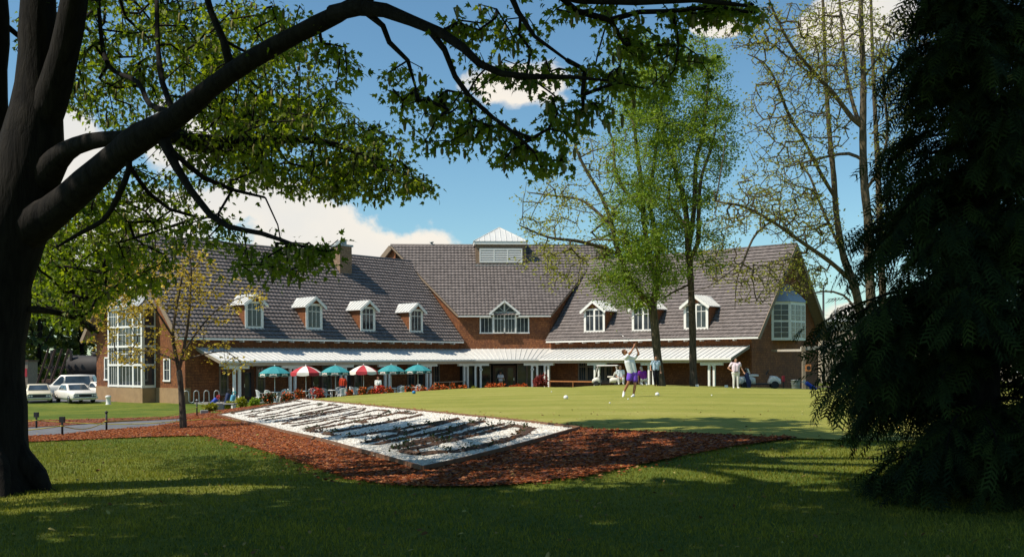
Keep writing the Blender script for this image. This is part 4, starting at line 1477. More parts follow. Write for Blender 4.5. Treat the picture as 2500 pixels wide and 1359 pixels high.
T.limb_px([(1608, 690, Y), (1606, 600, Y + .3), (1590, 500, Y + .6), (1600, 400, Y + .9), (1610, 300, Y + 1.1), (1600, 200, Y + 1.2), (1580, 120, Y + 1.2)], [6, 6, 5, 4, 3.5, 2.5, 1.5], .4)
T.limb_px([(1515, 625, Y - .6), (1465, 605, Y - 1.2), (1410, 590, Y - 1.8), (1340, 580, Y - 2.4), (1270, 550, Y - 3.0)], [5, 5, 4, 3, 1.5], .4)
T.limb_px([(1496, 555, Y - .8), (1460, 520, Y - .4), (1420, 490, Y), (1360, 480, Y + .4), (1290, 470, Y + .6)], [4, 4, 3, 2.4, 1.2], .4)
T.limb_px([(1572, 520, Y), (1530, 470, Y), (1505, 420, Y), (1500, 350, Y), (1480, 300, Y)], [5, 4.5, 4, 3, 1.5], .4)
T.limb_px([(1540, 690, Y), (1510, 680, Y - .4), (1480, 690, Y - .8), (1450, 670, Y - 1.2)], [4, 3, 2, 1], .4)
A = cloud_px(T.rg, [(1400, 560, 140, 90, Y - 4, Y + 3, 170), (1330, 500, 80, 80, Y - 3, Y + 2, 60), (1420, 420, 90, 90, Y - 3, Y + 3, 90), (1330, 640, 70, 50, Y - 3, Y + 1, 40), (1400, 680, 90, 40, Y - 3, Y, 40)])
T.grow(A, .5, .14, 0.04); n1 = len(T.tips)
A = cloud_px(T.rg, [(1560, 200, 75, 120, Y - 3, Y + 3, 200), (1590, 380, 100, 130, Y - 4, Y + 4, 270), (1565, 540, 90, 110, Y - 4, Y + 4, 300), (1560, 670, 70, 90, Y - 3, Y + 3, 180), (1500, 700, 50, 60, Y - 2, Y + 2, 60), (1640, 620, 50, 90, Y - 3, Y + 3, 90)])
T.grow(A, .5, .14, 0.04)
T.wood(M['bark_mossy'], ta, .009, .40)
g1 = np.arange(len(T.tips)) < n1
T.crown(M['leaf_bud'], ta, 9, (.08, .16), 'clump', .5, .0, back=1.8, pick=lambda Q: g1, name='bud_crown', tilt=1.5)
T.crown(M['leaf_spring'], ta, 40, (.07, .145), 'clump', .75, .1, back=1.6, pick=lambda Q: ~g1, tilt=1.2)

b = P(1694, 0, 58.0); b.z = h1(b.x, b.y)
tb = thing('tall_tree', 'straight dark-trunked tall tree in thin leaf, left of the white veranda posts', 'tree', tuple(b), group='tall trees in front of the right wing')
T = Tree(22); Y = b.y
T.limb_px([(1696, 1000, Y), (1694, 955, Y), (1692, 910, Y), (1691, 800, Y), (1687, 680, Y), (1682, 600, Y), (1679, 545, Y)], [13, 10, 9, 8.5, 8, 8, 7.5], .4)
T.limb_px([(1680, 560, Y), (1672, 490, Y), (1655, 440, Y), (1650, 400, Y + .2), (1628, 350, Y + .3), (1618, 290, Y + .4), (1622, 200, Y + .4), (1640, 120, Y + .4)], [7, 6.5, 6, 5, 4.5, 4, 2.5, 1.5], .4)
T.limb_px([(1685, 600, Y), (1698, 500, Y - .2), (1702, 400, Y - .3), (1718, 340, Y - .4), (1728, 260, Y - .4), (1735, 170, Y - .4), (1720, 110, Y - .4)], [6.5, 6, 5.5, 5, 4, 2.5, 1.5], .4)
T.limb_px([(1683, 640, Y), (1705, 600, Y - .5), (1708, 520, Y - 1), (1715, 440, Y - 1.4), (1745, 350, Y - 1.6), (1752, 290, Y - 1.7)], [6, 6, 5, 4, 3, 1.5], .4)
T.limb_px([(1680, 565, Y), (1655, 530, Y + .5), (1635, 500, Y + 1), (1640, 430, Y + 1.4)], [6, 5, 4, 2], .4)
T.limb_px([(1683, 700, Y), (1640, 720, Y + .5), (1610, 740, Y + .8)], [3, 2, 1], .4)
A = cloud_px(T.rg, [(1640, 230, 80, 130, Y - 3, Y + 3, 180), (1730, 250, 70, 120, Y - 3, Y + 3, 150), (1690, 400, 100, 110, Y - 3, Y + 3, 170), (1770, 330, 50, 90, Y - 2, Y + 2, 50), (1690, 560, 90, 80, Y - 3, Y + 3, 100), (1740, 620, 40, 60, Y - 2, Y + 2, 30), (1720, 140, 50, 50, Y - 2, Y + 2, 40)])
T.grow(A, .5, .14, 0.03)
T.wood(M['bark_grey'], tb, .009, .40)
T.crown(M['leaf_spring'], tb, 38, (.07, .145), 'clump', .7, .1, back=1.5, tint=(.0, .9), tilt=1.2)

# ---- bare tall trees at the right -----------------------------------------
def bare_tree(label, seed, limbs, cl, Y, per=5, base=None):
    t = thing('bare_tree', label, 'tree', tuple(base), group='nearly leafless tall trees at the right')
    T = Tree(seed)
    for pts, rad in limbs:
        T.limb_px([(x, y, Y + dy) for x, y, dy in pts], [q * .66 for q in rad], .4)
    T.grow(cloud_px(T.rg, [(a, b_, c, d, Y + e, Y + f, int(n * 3.2)) for a, b_, c, d, e, f, n in cl]), .45, .10, 0.03)
    T.wood(M['bark_mossy'], t, .0105, .40)
    T.crown(M['leaf_bud'], t, per - 1, (.07, .15), 'clump', .45, .0, back=1.5, tilt=1.5)
    return t


YB = 52.0
bare_tree('tallest nearly leafless tree with a straight trunk, beside the dark cedar', 31, [
    ([(2140, 990, 0), (2135, 900, 0), (2128, 760, 0), (2122, 640, 0), (2122, 560, 0), (2112, 450, 0), (2110, 330, 0), (2112, 200, 0), (2108, 80, 0), (2105, -60, 0), (2100, -250, 0)], [22, 19, 18, 17, 16, 15, 13, 11, 9, 7, 3]),
    ([(2108, 320, 0), (2085, 300, 0), (2040, 240, -.5), (1990, 185, -1), (1940, 125, -1.4), (1905, 60, -1.6), (1880, 0, -1.8)], [9, 9, 8, 7, 6, 4, 3]),
    ([(2100, 310, 0), (2080, 240, .4), (2065, 150, .8), (2058, 50, 1.1), (2050, -40, 1.2)], [8, 7, 6, 5, 3]),
    ([(2112, 480, 0), (2150, 420, -.5), (2170, 330, -.8), (2160, 200, -1), (2180, 100, -1)], [6, 6, 5, 4, 2]),
    ([(2108, 400, 0), (2075, 385, .5), (2030, 390, 1), (1985, 400, 1.5), (1930, 415, 2)], [6, 6, 5, 4, 2]),
    ([(1985, 190, -1), (1930, 150, -.6), (1880, 110, -.3), (1830, 120, 0)], [4, 3.5, 3, 1.5]),
    ([(2112, 200, 0), (2150, 150, .4), (2200, 60, .6), (2280, 80, .8), (2340, 120, 1.0)], [4, 3.5, 3, 2, 1])],
    [(1930, 120, 100, 110, -3, 2, 110), (2060, 120, 120, 130, -3, 3, 150), (2000, 300, 90, 90, -2, 3, 70), (2180, 150, 110, 120, -2, 3, 100), (1960, 420, 70, 50, 0, 3, 40), (1840, 80, 80, 60, -2, 1, 45)], YB, base=gp(2140, 975))
bare_tree('nearly leafless tree with long curving limbs reaching left over the right gable', 32, [
    ([(2120, 985, 0), (2112, 900, 0), (2105, 800, 0), (2085, 700, 0), (2062, 640, 0), (2045, 540, 0), (2038, 440, 0), (2028, 330, 0), (2020, 200, 0), (2016, 60, 0), (2010, -80, 0)], [20, 17, 16, 15, 13, 11, 10, 9, 7, 6, 3]),
    ([(2040, 490, 0), (2005, 430, -.5), (1965, 350, -1), (1930, 290, -1.4), (1895, 200, -1.8), (1868, 160, -2), (1830, 140, -2.2)], [7, 7, 6, 6, 5, 3, 2]),
    ([(2085, 700, 0), (2030, 650, -1), (1960, 600, -2), (1890, 550, -3), (1820, 512, -4), (1750, 496, -5), (1745, 470, -5.2)], [9, 8, 7, 6, 5, 4, 2]),
    ([(1885, 548, -3), (1850, 575, -3.2), (1830, 610, -3.4), (1815, 650, -3.6), (1800, 690, -3.8), (1795, 760, -4)], [4.5, 4.2, 4, 3.5, 2.5, 1]),
    ([(1815, 645, -3.6), (1770, 680, -4), (1720, 710, -4.5), (1650, 720, -5)], [2.5, 2, 1.5, .8]),
    ([(2055, 620, 0), (2010, 520, .5), (1980, 440, 1), (1950, 400, 1.4)], [6, 5, 4, 2]),
    ([(1750, 496, -5), (1760, 440, -5.2), (1770, 380, -5.4), (1775, 330, -5.5)], [3, 2.5, 2, 1]),
    ([(2100, 780, 0), (2060, 730, 1), (2010, 720, 1.6), (1960, 730, 2)], [5, 4, 3, 1.5])],
    [(1900, 300, 90, 110, -3, 1, 90), (1930, 520, 100, 70, -4, 2, 100), (1980, 560, 90, 80, -3, 3, 90), (1830, 520, 90, 60, -6, -2, 60), (1940, 680, 90, 50, -2, 3, 80), (1760, 620, 60, 90, -5, -3, 30), (1850, 700, 60, 50, -5, -2, 30), (2020, 150, 60, 100, -2, 2, 50), (1860, 440, 60, 50, -4, 0, 30)], YB + 4, base=gp(2120, 972))
bare_tree('mottled pale trunk of a nearly leafless tree close to the cedar boughs', 33, [
    ([(2165, 990, 0), (2160, 850, 0), (2155, 700, 0), (2150, 560, 0), (2146, 420, 0), (2140, 280, 0), (2134, 120, 0), (2130, -60, 0)], [14, 13, 13, 12, 10, 8, 6, 4]),
    ([(2150, 520, 0), (2185, 440, .5), (2210, 350, .8), (2220, 260, 1)], [5, 5, 4, 2])],
    [(2190, 330, 60, 120, -2, 2, 70), (2170, 550, 60, 80, -2, 2, 40)], YB + 9, base=gp(2165, 972), per=7)

# ---- dark cedars at the right ----------------------------------------------
def frond_mesh(name, C, D, size, mat, parent, rg, tint):
    """flat fern-like sprays: a spine with side leaflets"""
    tri = [[(0, -.012), (1, 0), (0, .012)]]
    k = 7
    for i in range(k):
        x = .08 + .84 * i / (k - 1)
        l = .34 * math.sin(math.pi * (.18 + .78 * (1 - i / k))) + .05
        for s in (-1, 1):
            tri.append([(x, s * .004), (x + l * .62, s * l * .80), (x + .085, s * .004)])
            tri.append([(x + l * .25, s * l * .36), (x + l * .80, s * l * .42), (x + l * .33, s * l * .48)])
    T = np.array(tri).reshape(-1, 2)
    n, m = len(C), len(T)
    a = D / np.linalg.norm(D, axis=1, keepdims=True)
    up = np.tile(np.array([0., 0., 1.]), (n, 1)) + rg.normal(0, .35, (n, 3))
    s = np.cross(up, a); s /= np.linalg.norm(s, axis=1, keepdims=True) + 1e-9
    u = np.cross(a, s)
    sz = np.asarray(size).reshape(n, 1, 1)
    bend = -.30 * T[:, 0] ** 2 - .25 * np.abs(T[:, 1])
    V = C[:, None, :] + sz * (T[None, :, 0, None] * a[:, None, :] + T[None, :, 1, None] * s[:, None, :] + bend[None, :, None] * u[:, None, :])
    nt = len(tri)
    return mesh_np(name, V.reshape(-1, 3), np.arange(n * m), np.arange(n * nt) * 3, mat, parent, attr=np.repeat(tint, nt))


def cedar(label, X, Y, H, prof, seed, nb, facing=None, z0=.25):
    """prof(z) = reach of the boughs at height z above ground"""
    rg = np.random.default_rng(seed)
    g = h1(X, Y)
    t = thing('cedar_tree', label, 'tree', (X, Y, g), group='dark cedars in the right foreground')
    mb = MB()
    mb.tube([(0, 0, -.2), (0, 0, .5), (.03, 0, H * .5), (0, 0, H)], [.26, .2, .13, .02], 10)
    Cs, Ds, Ss = [], [], []
    for i in range(nb):
        z = z0 + (H - z0) * (i + rg.uniform(-.4, .4)) / nb
        z = max(z0, z)
        az = rg.uniform(0, 2 * math.pi)
        if facing is not None and rg.uniform() < .5:
            az = rg.choice([facing, facing + 1.2]) + rg.normal(0, .7)
        L = prof(z, az) * rg.uniform(.72, 1.06)
        pts = []
        k = 7
        dirv = np.array([math.cos(az), math.sin(az)])
        for j in range(k + 1):
            f = j / k
            r = L * f
            zz = z + L * (.30 * f - .48 * f * f)
            sw = .06 * L * math.sin(f * 3 + seed + i)
            pts.append(np.array([dirv[0] * r - dirv[1] * sw, dirv[1] * r + dirv[0] * sw, zz]))
        mb.tube([Vector(p) for p in pts], [.028 * (1 - .85 * j / k) for j in range(k + 1)], 4, caps=False)
        m = int(14 + 22 * L)
        for q in range(m):
            f = min(1.0, .12 + .92 * (q / m) ** .8)
            j = min(k - 1, int(f * k)); lf = f * k - j
            c = pts[j] * (1 - lf) + pts[j + 1] * lf if lf <= 1 else pts[-1]
            tang = pts[j + 1] - pts[j]; tang /= np.linalg.norm(tang)
            sgn = rg.choice([-1, 1])
            side = np.array([-tang[1], tang[0], 0]) * sgn
            d = tang * rg.uniform(.3, 1.2) + side * rg.uniform(.1, 1.0) + np.array([0, 0, rg.normal(-.15, .22)])
            Cs.append(c + rg.normal(0, .05, 3)); Ds.append(d); Ss.append(rg.uniform(.22, .46) * (1.15 - .35 * f))
    mb.build('trunk', M['bark_dark'], t)
    tint = rg.uniform(0, .75, len(Cs)) ** 1.4
    frond_mesh('crown', np.array(Cs), np.array(Ds), np.array(Ss), M['cedar'], t, rg, tint)
    return t


def prof1(z, az):
    left = max(0.0, -math.cos(az))
    base = np.interp(z, [0, .6, 1.2, 1.6, 2.0, 2.4, 2.8, 3.2, 4.2, 5.0, 5.6, 6.4, 8, 10], [1.2, 1.35, 1.65, 1.88, 1.98, 1.85, 1.55, 1.25, 1.15, 1.1, .8, .5, .45, .3])
    return base * (0.9 + .1 * left)


cedar('dark drooping cedar nearest the camera at the right edge, its lowest boughs touching grass', 5.35, 11.2, 10.5, prof1, 41, 300, math.pi)
cedar('second dark cedar filling the right edge, just behind the nearest one', 7.3, 12.6, 11.5, lambda z, az: np.interp(z, [0, 2, 5, 8, 11], [2.2, 2.2, 1.7, 1.2, .3]), 42, 230, math.pi)

M['leaf_far'] = leafy('far_leaf', (0.026, 0.046, 0.014), (0.095, 0.115, 0.028), 0.3)
# ---- trees far behind ------------------------------------------------------
def far_tree(label, px, base_y_px, Y, w_px, top_px, seed, mat='leaf_far', group='trees beyond the car park', n=1500, name='background_tree'):
    x = (px - 1250) / F * Y
    g = h1(x, Y)
    t = thing(name, label, 'tree', (x, Y, g), group=group)
    rg = np.random.default_rng(seed)
    H = P(px, top_px, Y).z - g; W = w_px * Y / F
    mb = MB(); mb.tube([(0, 0, -.3), (0, 0, H * .45), (.2, 0, H * .8)], [.35, .24, .08], 8)
    cl = [(rg.uniform(-.33, .33) * W, rg.uniform(-.33, .33) * W, H * rg.uniform(.1, .86), W * rg.uniform(.16, .3)) for _ in range(26)]
    for c in cl[:8]:
        mb.tube([(0, 0, H * .3), (c[0] * .5, c[1] * .5, (c[2] + H * .3) / 2), c[:3]], [.14, .09, .03], 5, caps=False)
    mb.build('trunk', M['bark_dark'], t)
    k = rg.integers(0, len(cl), n); cc = np.array(cl)[k]
    v = rg.normal(0, 1, (n, 3)); v /= np.linalg.norm(v, axis=1, keepdims=True)
    r = cc[:, 3:4] * rg.uniform(.5, 1.1, (n, 1))
    C = cc[:, :3] + v * r * np.array([1, 1, .8])
    C[:, 2] = np.clip(C[:, 2], .1, H)
    leaf_mesh('crown', C, v + rg.normal(0, .6, (n, 3)), rg.uniform(.35, .95, n) * max(.5, W / 9), 'clump', M[mat], t, rg, rg.uniform(0, 1, n), tilt=1.0)
    return t


for i, (px, Y, wpx, top, lab) in enumerate((
        (-60, 120, 260, 520, 'broad dark tree at the left edge, mostly behind the maple trunk'),
        (95, 112, 190, 640, 'dark rounded tree rising above the slanted steel rails'),
        (200, 125, 190, 600, 'tall dark tree seen just left of the left gable'),
        (30, 135, 160, 700, 'lower dark tree behind the maple trunk, over the patch of grass'),
        (300, 135, 170, 640, 'dark tree hidden largely by the left gable'),
        (150, 140, 190, 480, 'tallest dark tree behind the parked cars'))):
    far_tree(lab, px, 0, Y, wpx, top, 60 + i)
for i, (px, Y, wpx, top, lab) in enumerate((
        (2075, 150, 110, 752, 'hazy blue-green tree beyond the right gable'),
        (2190, 140, 150, 730, 'dark green tree seen through gaps in the cedar'),
        (2330, 130, 160, 700, 'bushy green tree behind the cedar, right of the pale building'),
        (2470, 130, 200, 660, 'wide green tree beyond the cedars at the right edge'))):
    far_tree(lab, px, 0, Y, wpx, top, 80 + i, mat='leaf_dark', group='trees beyond the pale building', n=1100)

# ------------------------------------------------------------------ planted name bed
M['chip'] = tinted('mulch_chip', [(0.0, (0.03, 0.011, 0.007)), (0.35, (0.13, 0.033, 0.011)), (0.75, (0.25, 0.066, 0.020)), (1.0, (0.38, 0.17, 0.08))], 0.95, 0.05)
M['pebble'] = tinted('white_pebble', [(0.0, (0.36, 0.33, 0.28)), (0.2, (0.56, 0.52, 0.46)), (1.0, (0.80, 0.77, 0.71))], 0.9, 0.1)
M['clod'] = tinted('dark_clod', [(0.0, (0.03, 0.018, 0.012)), (0.6, (0.09, 0.045, 0.026)), (1.0, (0.20, 0.09, 0.045))], 0.95, 0.05)
M['blade'] = leafy('grass_blade', (0.030, 0.060, 0.010), (0.345, 0.315, 0.042), 0.4, (1.4, 1.4, .5))
M['edging'] = paint('timber_edging', (0.17, 0.085, 0.045), 0.9, 0.3, 8)

nB, rB, tB, lB = [np.array(p) for p in BED]
def UVB(u, v):
    return (1 - u) * (1 - v) * lB + (1 - u) * v * tB + u * v * rB + u * (1 - v) * nB
bc = UVB(.5, .5); bloc = Vector((bc[0], bc[1], h1(*bc)))
bed = thing('planting_bed', 'large sloping bed of white stones with planted dark lettering beside the tee', 'flower bed', bloc)
def rel(o, par):
    """parent a world-placed mesh under a thing"""
    o.parent = par
    o.data.transform(Matrix.Translation(-Vector(par.location)))
    return o
rel(patch('stone_cover', [tuple(p) for p in BED], 0.055, M['stone'], step=0.4, kind=None), bed)


def pebbles(name, XY_, off, size, mat, parent, rg, tint, flat=.6):
    """small eight-sided stones or clods"""
    n = len(XY_)
    B = np.array([(1, 0, 0), (0, 1, 0), (-1, 0, 0), (0, -1, 0), (0, 0, 1)], float)
    tri = np.array([(0, 1, 4), (1, 2, 4), (2, 3, 4), (3, 0, 4)])
    Z = hgt(XY_[:, 0], XY_[:, 1]) + off
    an = rg.uniform(0, 6.28, n); c, s = np.cos(an), np.sin(an)
    sc = rg.uniform(.6, 1.3, (n, 5, 1)) * size[:, None, None]
    V = np.tile(B, (n, 1, 1)) * sc
    x = V[:, :, 0] * c[:, None] - V[:, :, 1] * s[:, None]; y = V[:, :, 0] * s[:, None] + V[:, :, 1] * c[:, None]
    V = np.stack([x + XY_[:, 0:1], y + XY_[:, 1:2], V[:, :, 2] * flat + Z[:, None]], -1)
    q = (np.arange(n) * 5)[:, None, None] + tri[None]
    off3 = np.array(parent.location) if parent is not None else 0
    o = mesh_np(name, V.reshape(-1, 3) - off3, q.ravel(), np.arange(n * 4) * 3, mat, parent, attr=np.repeat(tint, 4))
    o['kind'] = 'stuff'
    return o


LET = {      # strokes in letter space, x across, y up
    'E': [[(.9, 0), (0, 0), (0, 1), (.9, 1)], [(0, .5), (.7, .5)]],
    'A': [[(0, 0), (.5, 1), (1, 0)], [(.22, .38), (.78, .38)]],
    'S': [[(.0, .12), (.3, 0), (.8, .05), (1, .25), (.7, .48), (.25, .56), (0, .75), (.25, .97), (.7, 1), (1, .88)]],
    'T': [[(.5, 0), (.5, 1)], [(0, 1), (1, 1)]],
    'M': [[(0, 0), (0, 1), (.5, .35), (1, 1), (1, 0)]],
    'O': [[(.5, 0), (.12, .12), (0, .5), (.12, .88), (.5, 1), (.88, .88), (1, .5), (.88, .12), (.5, 0)]],
    'R': [[(0, 0), (0, 1), (.7, 1), (1, .8), (.7, .55), (0, .52)], [(.45, .52), (1, 0)]],
    'L': [[(0, 1), (0, 0), (.9, 0)]],
    'N': [[(0, 0), (0, 1), (1, 0), (1, 1)]],
    'D': [[(0, 0), (0, 1), (.55, .97), (.95, .75), (1, .5), (.95, .22), (.55, .02), (0, 0)]],
}
WORD = [('E', .025, .075), ('A', .105, .175), ('S', .20, .25), ('T', .27, .33), ('M', .355, .425), ('O', .445, .505),
        ('R', .53, .595), ('E', .615, .665), ('L', .69, .735), ('A', .76, .825), ('N', .848, .893), ('D', .915, .972)]
rgb = np.random.default_rng(77)
plant_xy, clod_xy, stroke_pts = [], [], []
for ch, u0, u1 in WORD:
    mb = MB()
    far_ = u1 < .66
    for stroke in LET[ch]:
        pts = []
        for (x, y) in stroke:
            pts.append(UVB(u0 + (u1 - u0) * x, .12 + .76 * y))
        for a, b in zip(pts[:-1], pts[1:]):
            L = np.hypot(*(b - a)); k = max(1, int(L / .16)); d = (b - a) / L; nrm = np.array([-d[1], d[0]])
            prev = None
            for j in range(k + 1):
                c = a + (b - a) * j / k
                wdt = (.13 if not far_ else .045) * rgb.uniform(.45, 1.45)
                l, r = c + nrm * wdt * rgb.uniform(.6, 1.2), c - nrm * wdt * rgb.uniform(.6, 1.2)
                stroke_pts.append((c[0], c[1], wdt))
                row = [Vector((q[0], q[1], h1(*q) + o_)) - bloc for q, o_ in ((l, .066), (c, .085 + rgb.uniform(0, .03)), (r, .066))]
                if prev is not None:
                    mb.poly([prev[0], row[0], row[1], prev[1]]); mb.poly([prev[1], row[1], row[2], prev[2]])
                    for _ in range(4 if not far_ else 1):
                        clod_xy.append(c + rgb.normal(0, wdt * .8, 2))
                    if rgb.uniform() < (.28 if not far_ else .04): plant_xy.append(c + rgb.normal(0, .1, 2))
                prev = row
    mb.build('letter', M['soil'], bed, weld=True)
n = 26000
uv = rgb.uniform(0, 1, (n, 2)); uv[:, 0] = 1 - (1 - uv[:, 0]) ** 1.0
XYp = np.array([UVB(*q) for q in uv])
strokes_xy = np.array([c_ for c_ in stroke_pts])
dmin = np.array([np.min(np.hypot(strokes_xy[:, 0] - q[0], strokes_xy[:, 1] - q[1]) - strokes_xy[:, 2]) for q in XYp])
XYp = XYp[dmin > .03]; n = len(XYp)
pebbles('stones', XYp, .05, rgb.uniform(.018, .048, n), M['pebble'], bed, rgb, rgb.uniform(0, 1, n))
cx = np.array(clod_xy)
pebbles('clods', cx, .075, rgb.uniform(.02, .055, len(cx)), M['clod'], bed, rgb, rgb.uniform(0, 1, len(cx)))
pl = np.array(plant_xy); k = 12
C = np.repeat(np.column_stack([pl, hgt(pl[:, 0], pl[:, 1]) + .12]), k, 0) + rgb.normal(0, .045, (len(pl) * k, 3)) * np.array([1, 1, .5])
o = leaf_mesh('seedlings', C - np.array(bloc), rgb.normal(0, 1, C.shape) + np.array([0, 0, .6]), rgb.uniform(.035, .075, len(C)), 'oval', M['leaf_dark'], bed, rgb, rgb.uniform(.2, 1, len(C)))
o['kind'] = 'stuff'
for a, b in ((lB, nB), (nB, rB), (tB, lB), (rB, tB)):
    mb = MB(); k = int(np.hypot(*(b - a)) / .8)
    for j in range(k):
        p, q = a + (b - a) * j / k, a + (b - a) * (j + 1) / k
        mb.bar(Vector((p[0], p[1], h1(*p) + .045)) - bloc, Vector((q[0], q[1], h1(*q) + .045)) - bloc, .045, .11)
    mb.build('edging', M['edging'], bed)

# loose mulch chips
def scatter_in(poly, n, rg, near=14.0):
    A = np.array(poly); out = []
    while sum(len(o_) for o_ in out) < n:
        x = rg.uniform(A[:, 0].min(), A[:, 0].max(), 6000); y = rg.uniform(A[:, 1].min(), A[:, 1].max(), 6000)
        _, ins, d = sdist(x, y, A)
        ins |= (d < .10) | ((d < .45) & (rg.uniform(size=6000) < .06))
        ins &= rg.uniform(size=6000) < np.clip((near / np.maximum(y, 6)) ** 1.3, 0, 1)
        out.append(np.column_stack([x, y])[ins])
    return np.concatenate(out)[:n]


rgm = np.random.default_rng(5)
for poly, n in ((MUL, 62000), (MUL2, 4000)):
    q = scatter_in(poly, n, rgm)
    _, inb, _ = sdist(q[:, 0], q[:, 1], BED)
    q = q[~inb]
    o = pebbles('mulch_chips', q, .035, rgm.uniform(.013, .042, len(q)) * (1 + (q[:, 1] - 14) * .008), M['chip'], None, rgm, rgm.uniform(0, 1, len(q)), .45)

# grass blades near the camera
def blades(name, n, y0, y1, hh, ww, rg, avoid, spread=.62):
    Y = y0 + (y1 - y0) * rg.uniform(size=n) ** 1.15
    X = rg.uniform(-spread, spread, n) * (Y + 2)
    keep = np.ones(n, bool)
    for poly in avoid:
        _, ins, d = sdist(X, Y, poly); keep &= ~(ins & (d > .05))
    X, Y = X[keep], Y[keep]; n = len(X)
    Z = hgt(X, Y)
    clump = .55 + .45 * np.sin(X * 2.1 + 1.7 * np.sin(Y * 1.3)) * np.sin(Y * 1.7 + 2.0 * np.sin(X * .9))
    hgh = rg.uniform(hh * .5, hh, n) * (.6 + .5 * clump); an = rg.uniform(0, 6.28, n); ln = rg.normal(0, .45, (n, 2)) * hgh[:, None]
    wx, wy = np.cos(an) * ww * rg.uniform(.6, 1.3, n) * (1 + Y * .03), np.sin(an) * ww * rg.uniform(.6, 1.3, n)
    V = np.stack([np.stack([X - wx, Y - wy, Z - .01], -1), np.stack([X + wx, Y + wy, Z - .01], -1), np.stack([X + ln[:, 0], Y + ln[:, 1], Z + hgh], -1)], 1)
    tv = np.clip(.25 + .35 * clump + rg.normal(0, .18, n), 0, 1)
    o = mesh_np(name, V.reshape(-1, 3), np.arange(n * 3), np.arange(n) * 3, M['blade'], attr=tv)
    return tag(o, 'short rough grass under the maple and in front of the mulch', 'grass', kind='stuff')


rgg = np.random.default_rng(9)
blades('grass', 360000, 5.5, 31.0, .055, .0058, rgg, [MUL, [tuple(p) for p in TEE], PATH, BED, MUL2])

# fallen catkins and leaves on the grass
M['litter'] = tinted('leaf_litter', [(0.0, (0.10, 0.05, 0.02)), (0.5, (0.24, 0.16, 0.06)), (1.0, (0.32, 0.30, 0.10))], 0.9, .1)
Yl = rgg.uniform(6.5, 28, 900); Xl = rgg.uniform(-.6, .6, 900) * Yl
Cl = np.column_stack([Xl, Yl, hgt(Xl, Yl) + .05])
_, in_b, _ = sdist(Xl, Yl, BED); Cl = Cl[~in_b]
o = leaf_mesh('fallen_leaves', Cl, rgg.normal(0, 1, Cl.shape) * np.array([1, 1, .25]), rgg.uniform(.03, .08, len(Cl)), 'oval', M['litter'], None, rgg, rgg.uniform(0, 1, len(Cl)), tilt=.4)
o['kind'] = 'stuff'

# ------------------------------------------------------------------ terrace furniture
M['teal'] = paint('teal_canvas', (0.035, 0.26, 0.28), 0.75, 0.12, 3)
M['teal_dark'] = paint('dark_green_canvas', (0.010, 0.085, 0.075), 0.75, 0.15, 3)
M['red'] = paint('red_canvas', (0.42, 0.035, 0.045), 0.75, 0.12, 3)
M['canvas'] = paint('white_canvas', (0.80, 0.74, 0.66), 0.75, 0.06, 3)
M['plastic'] = paint('white_plastic', (0.74, 0.74, 0.74), 0.4, 0.05, 4)


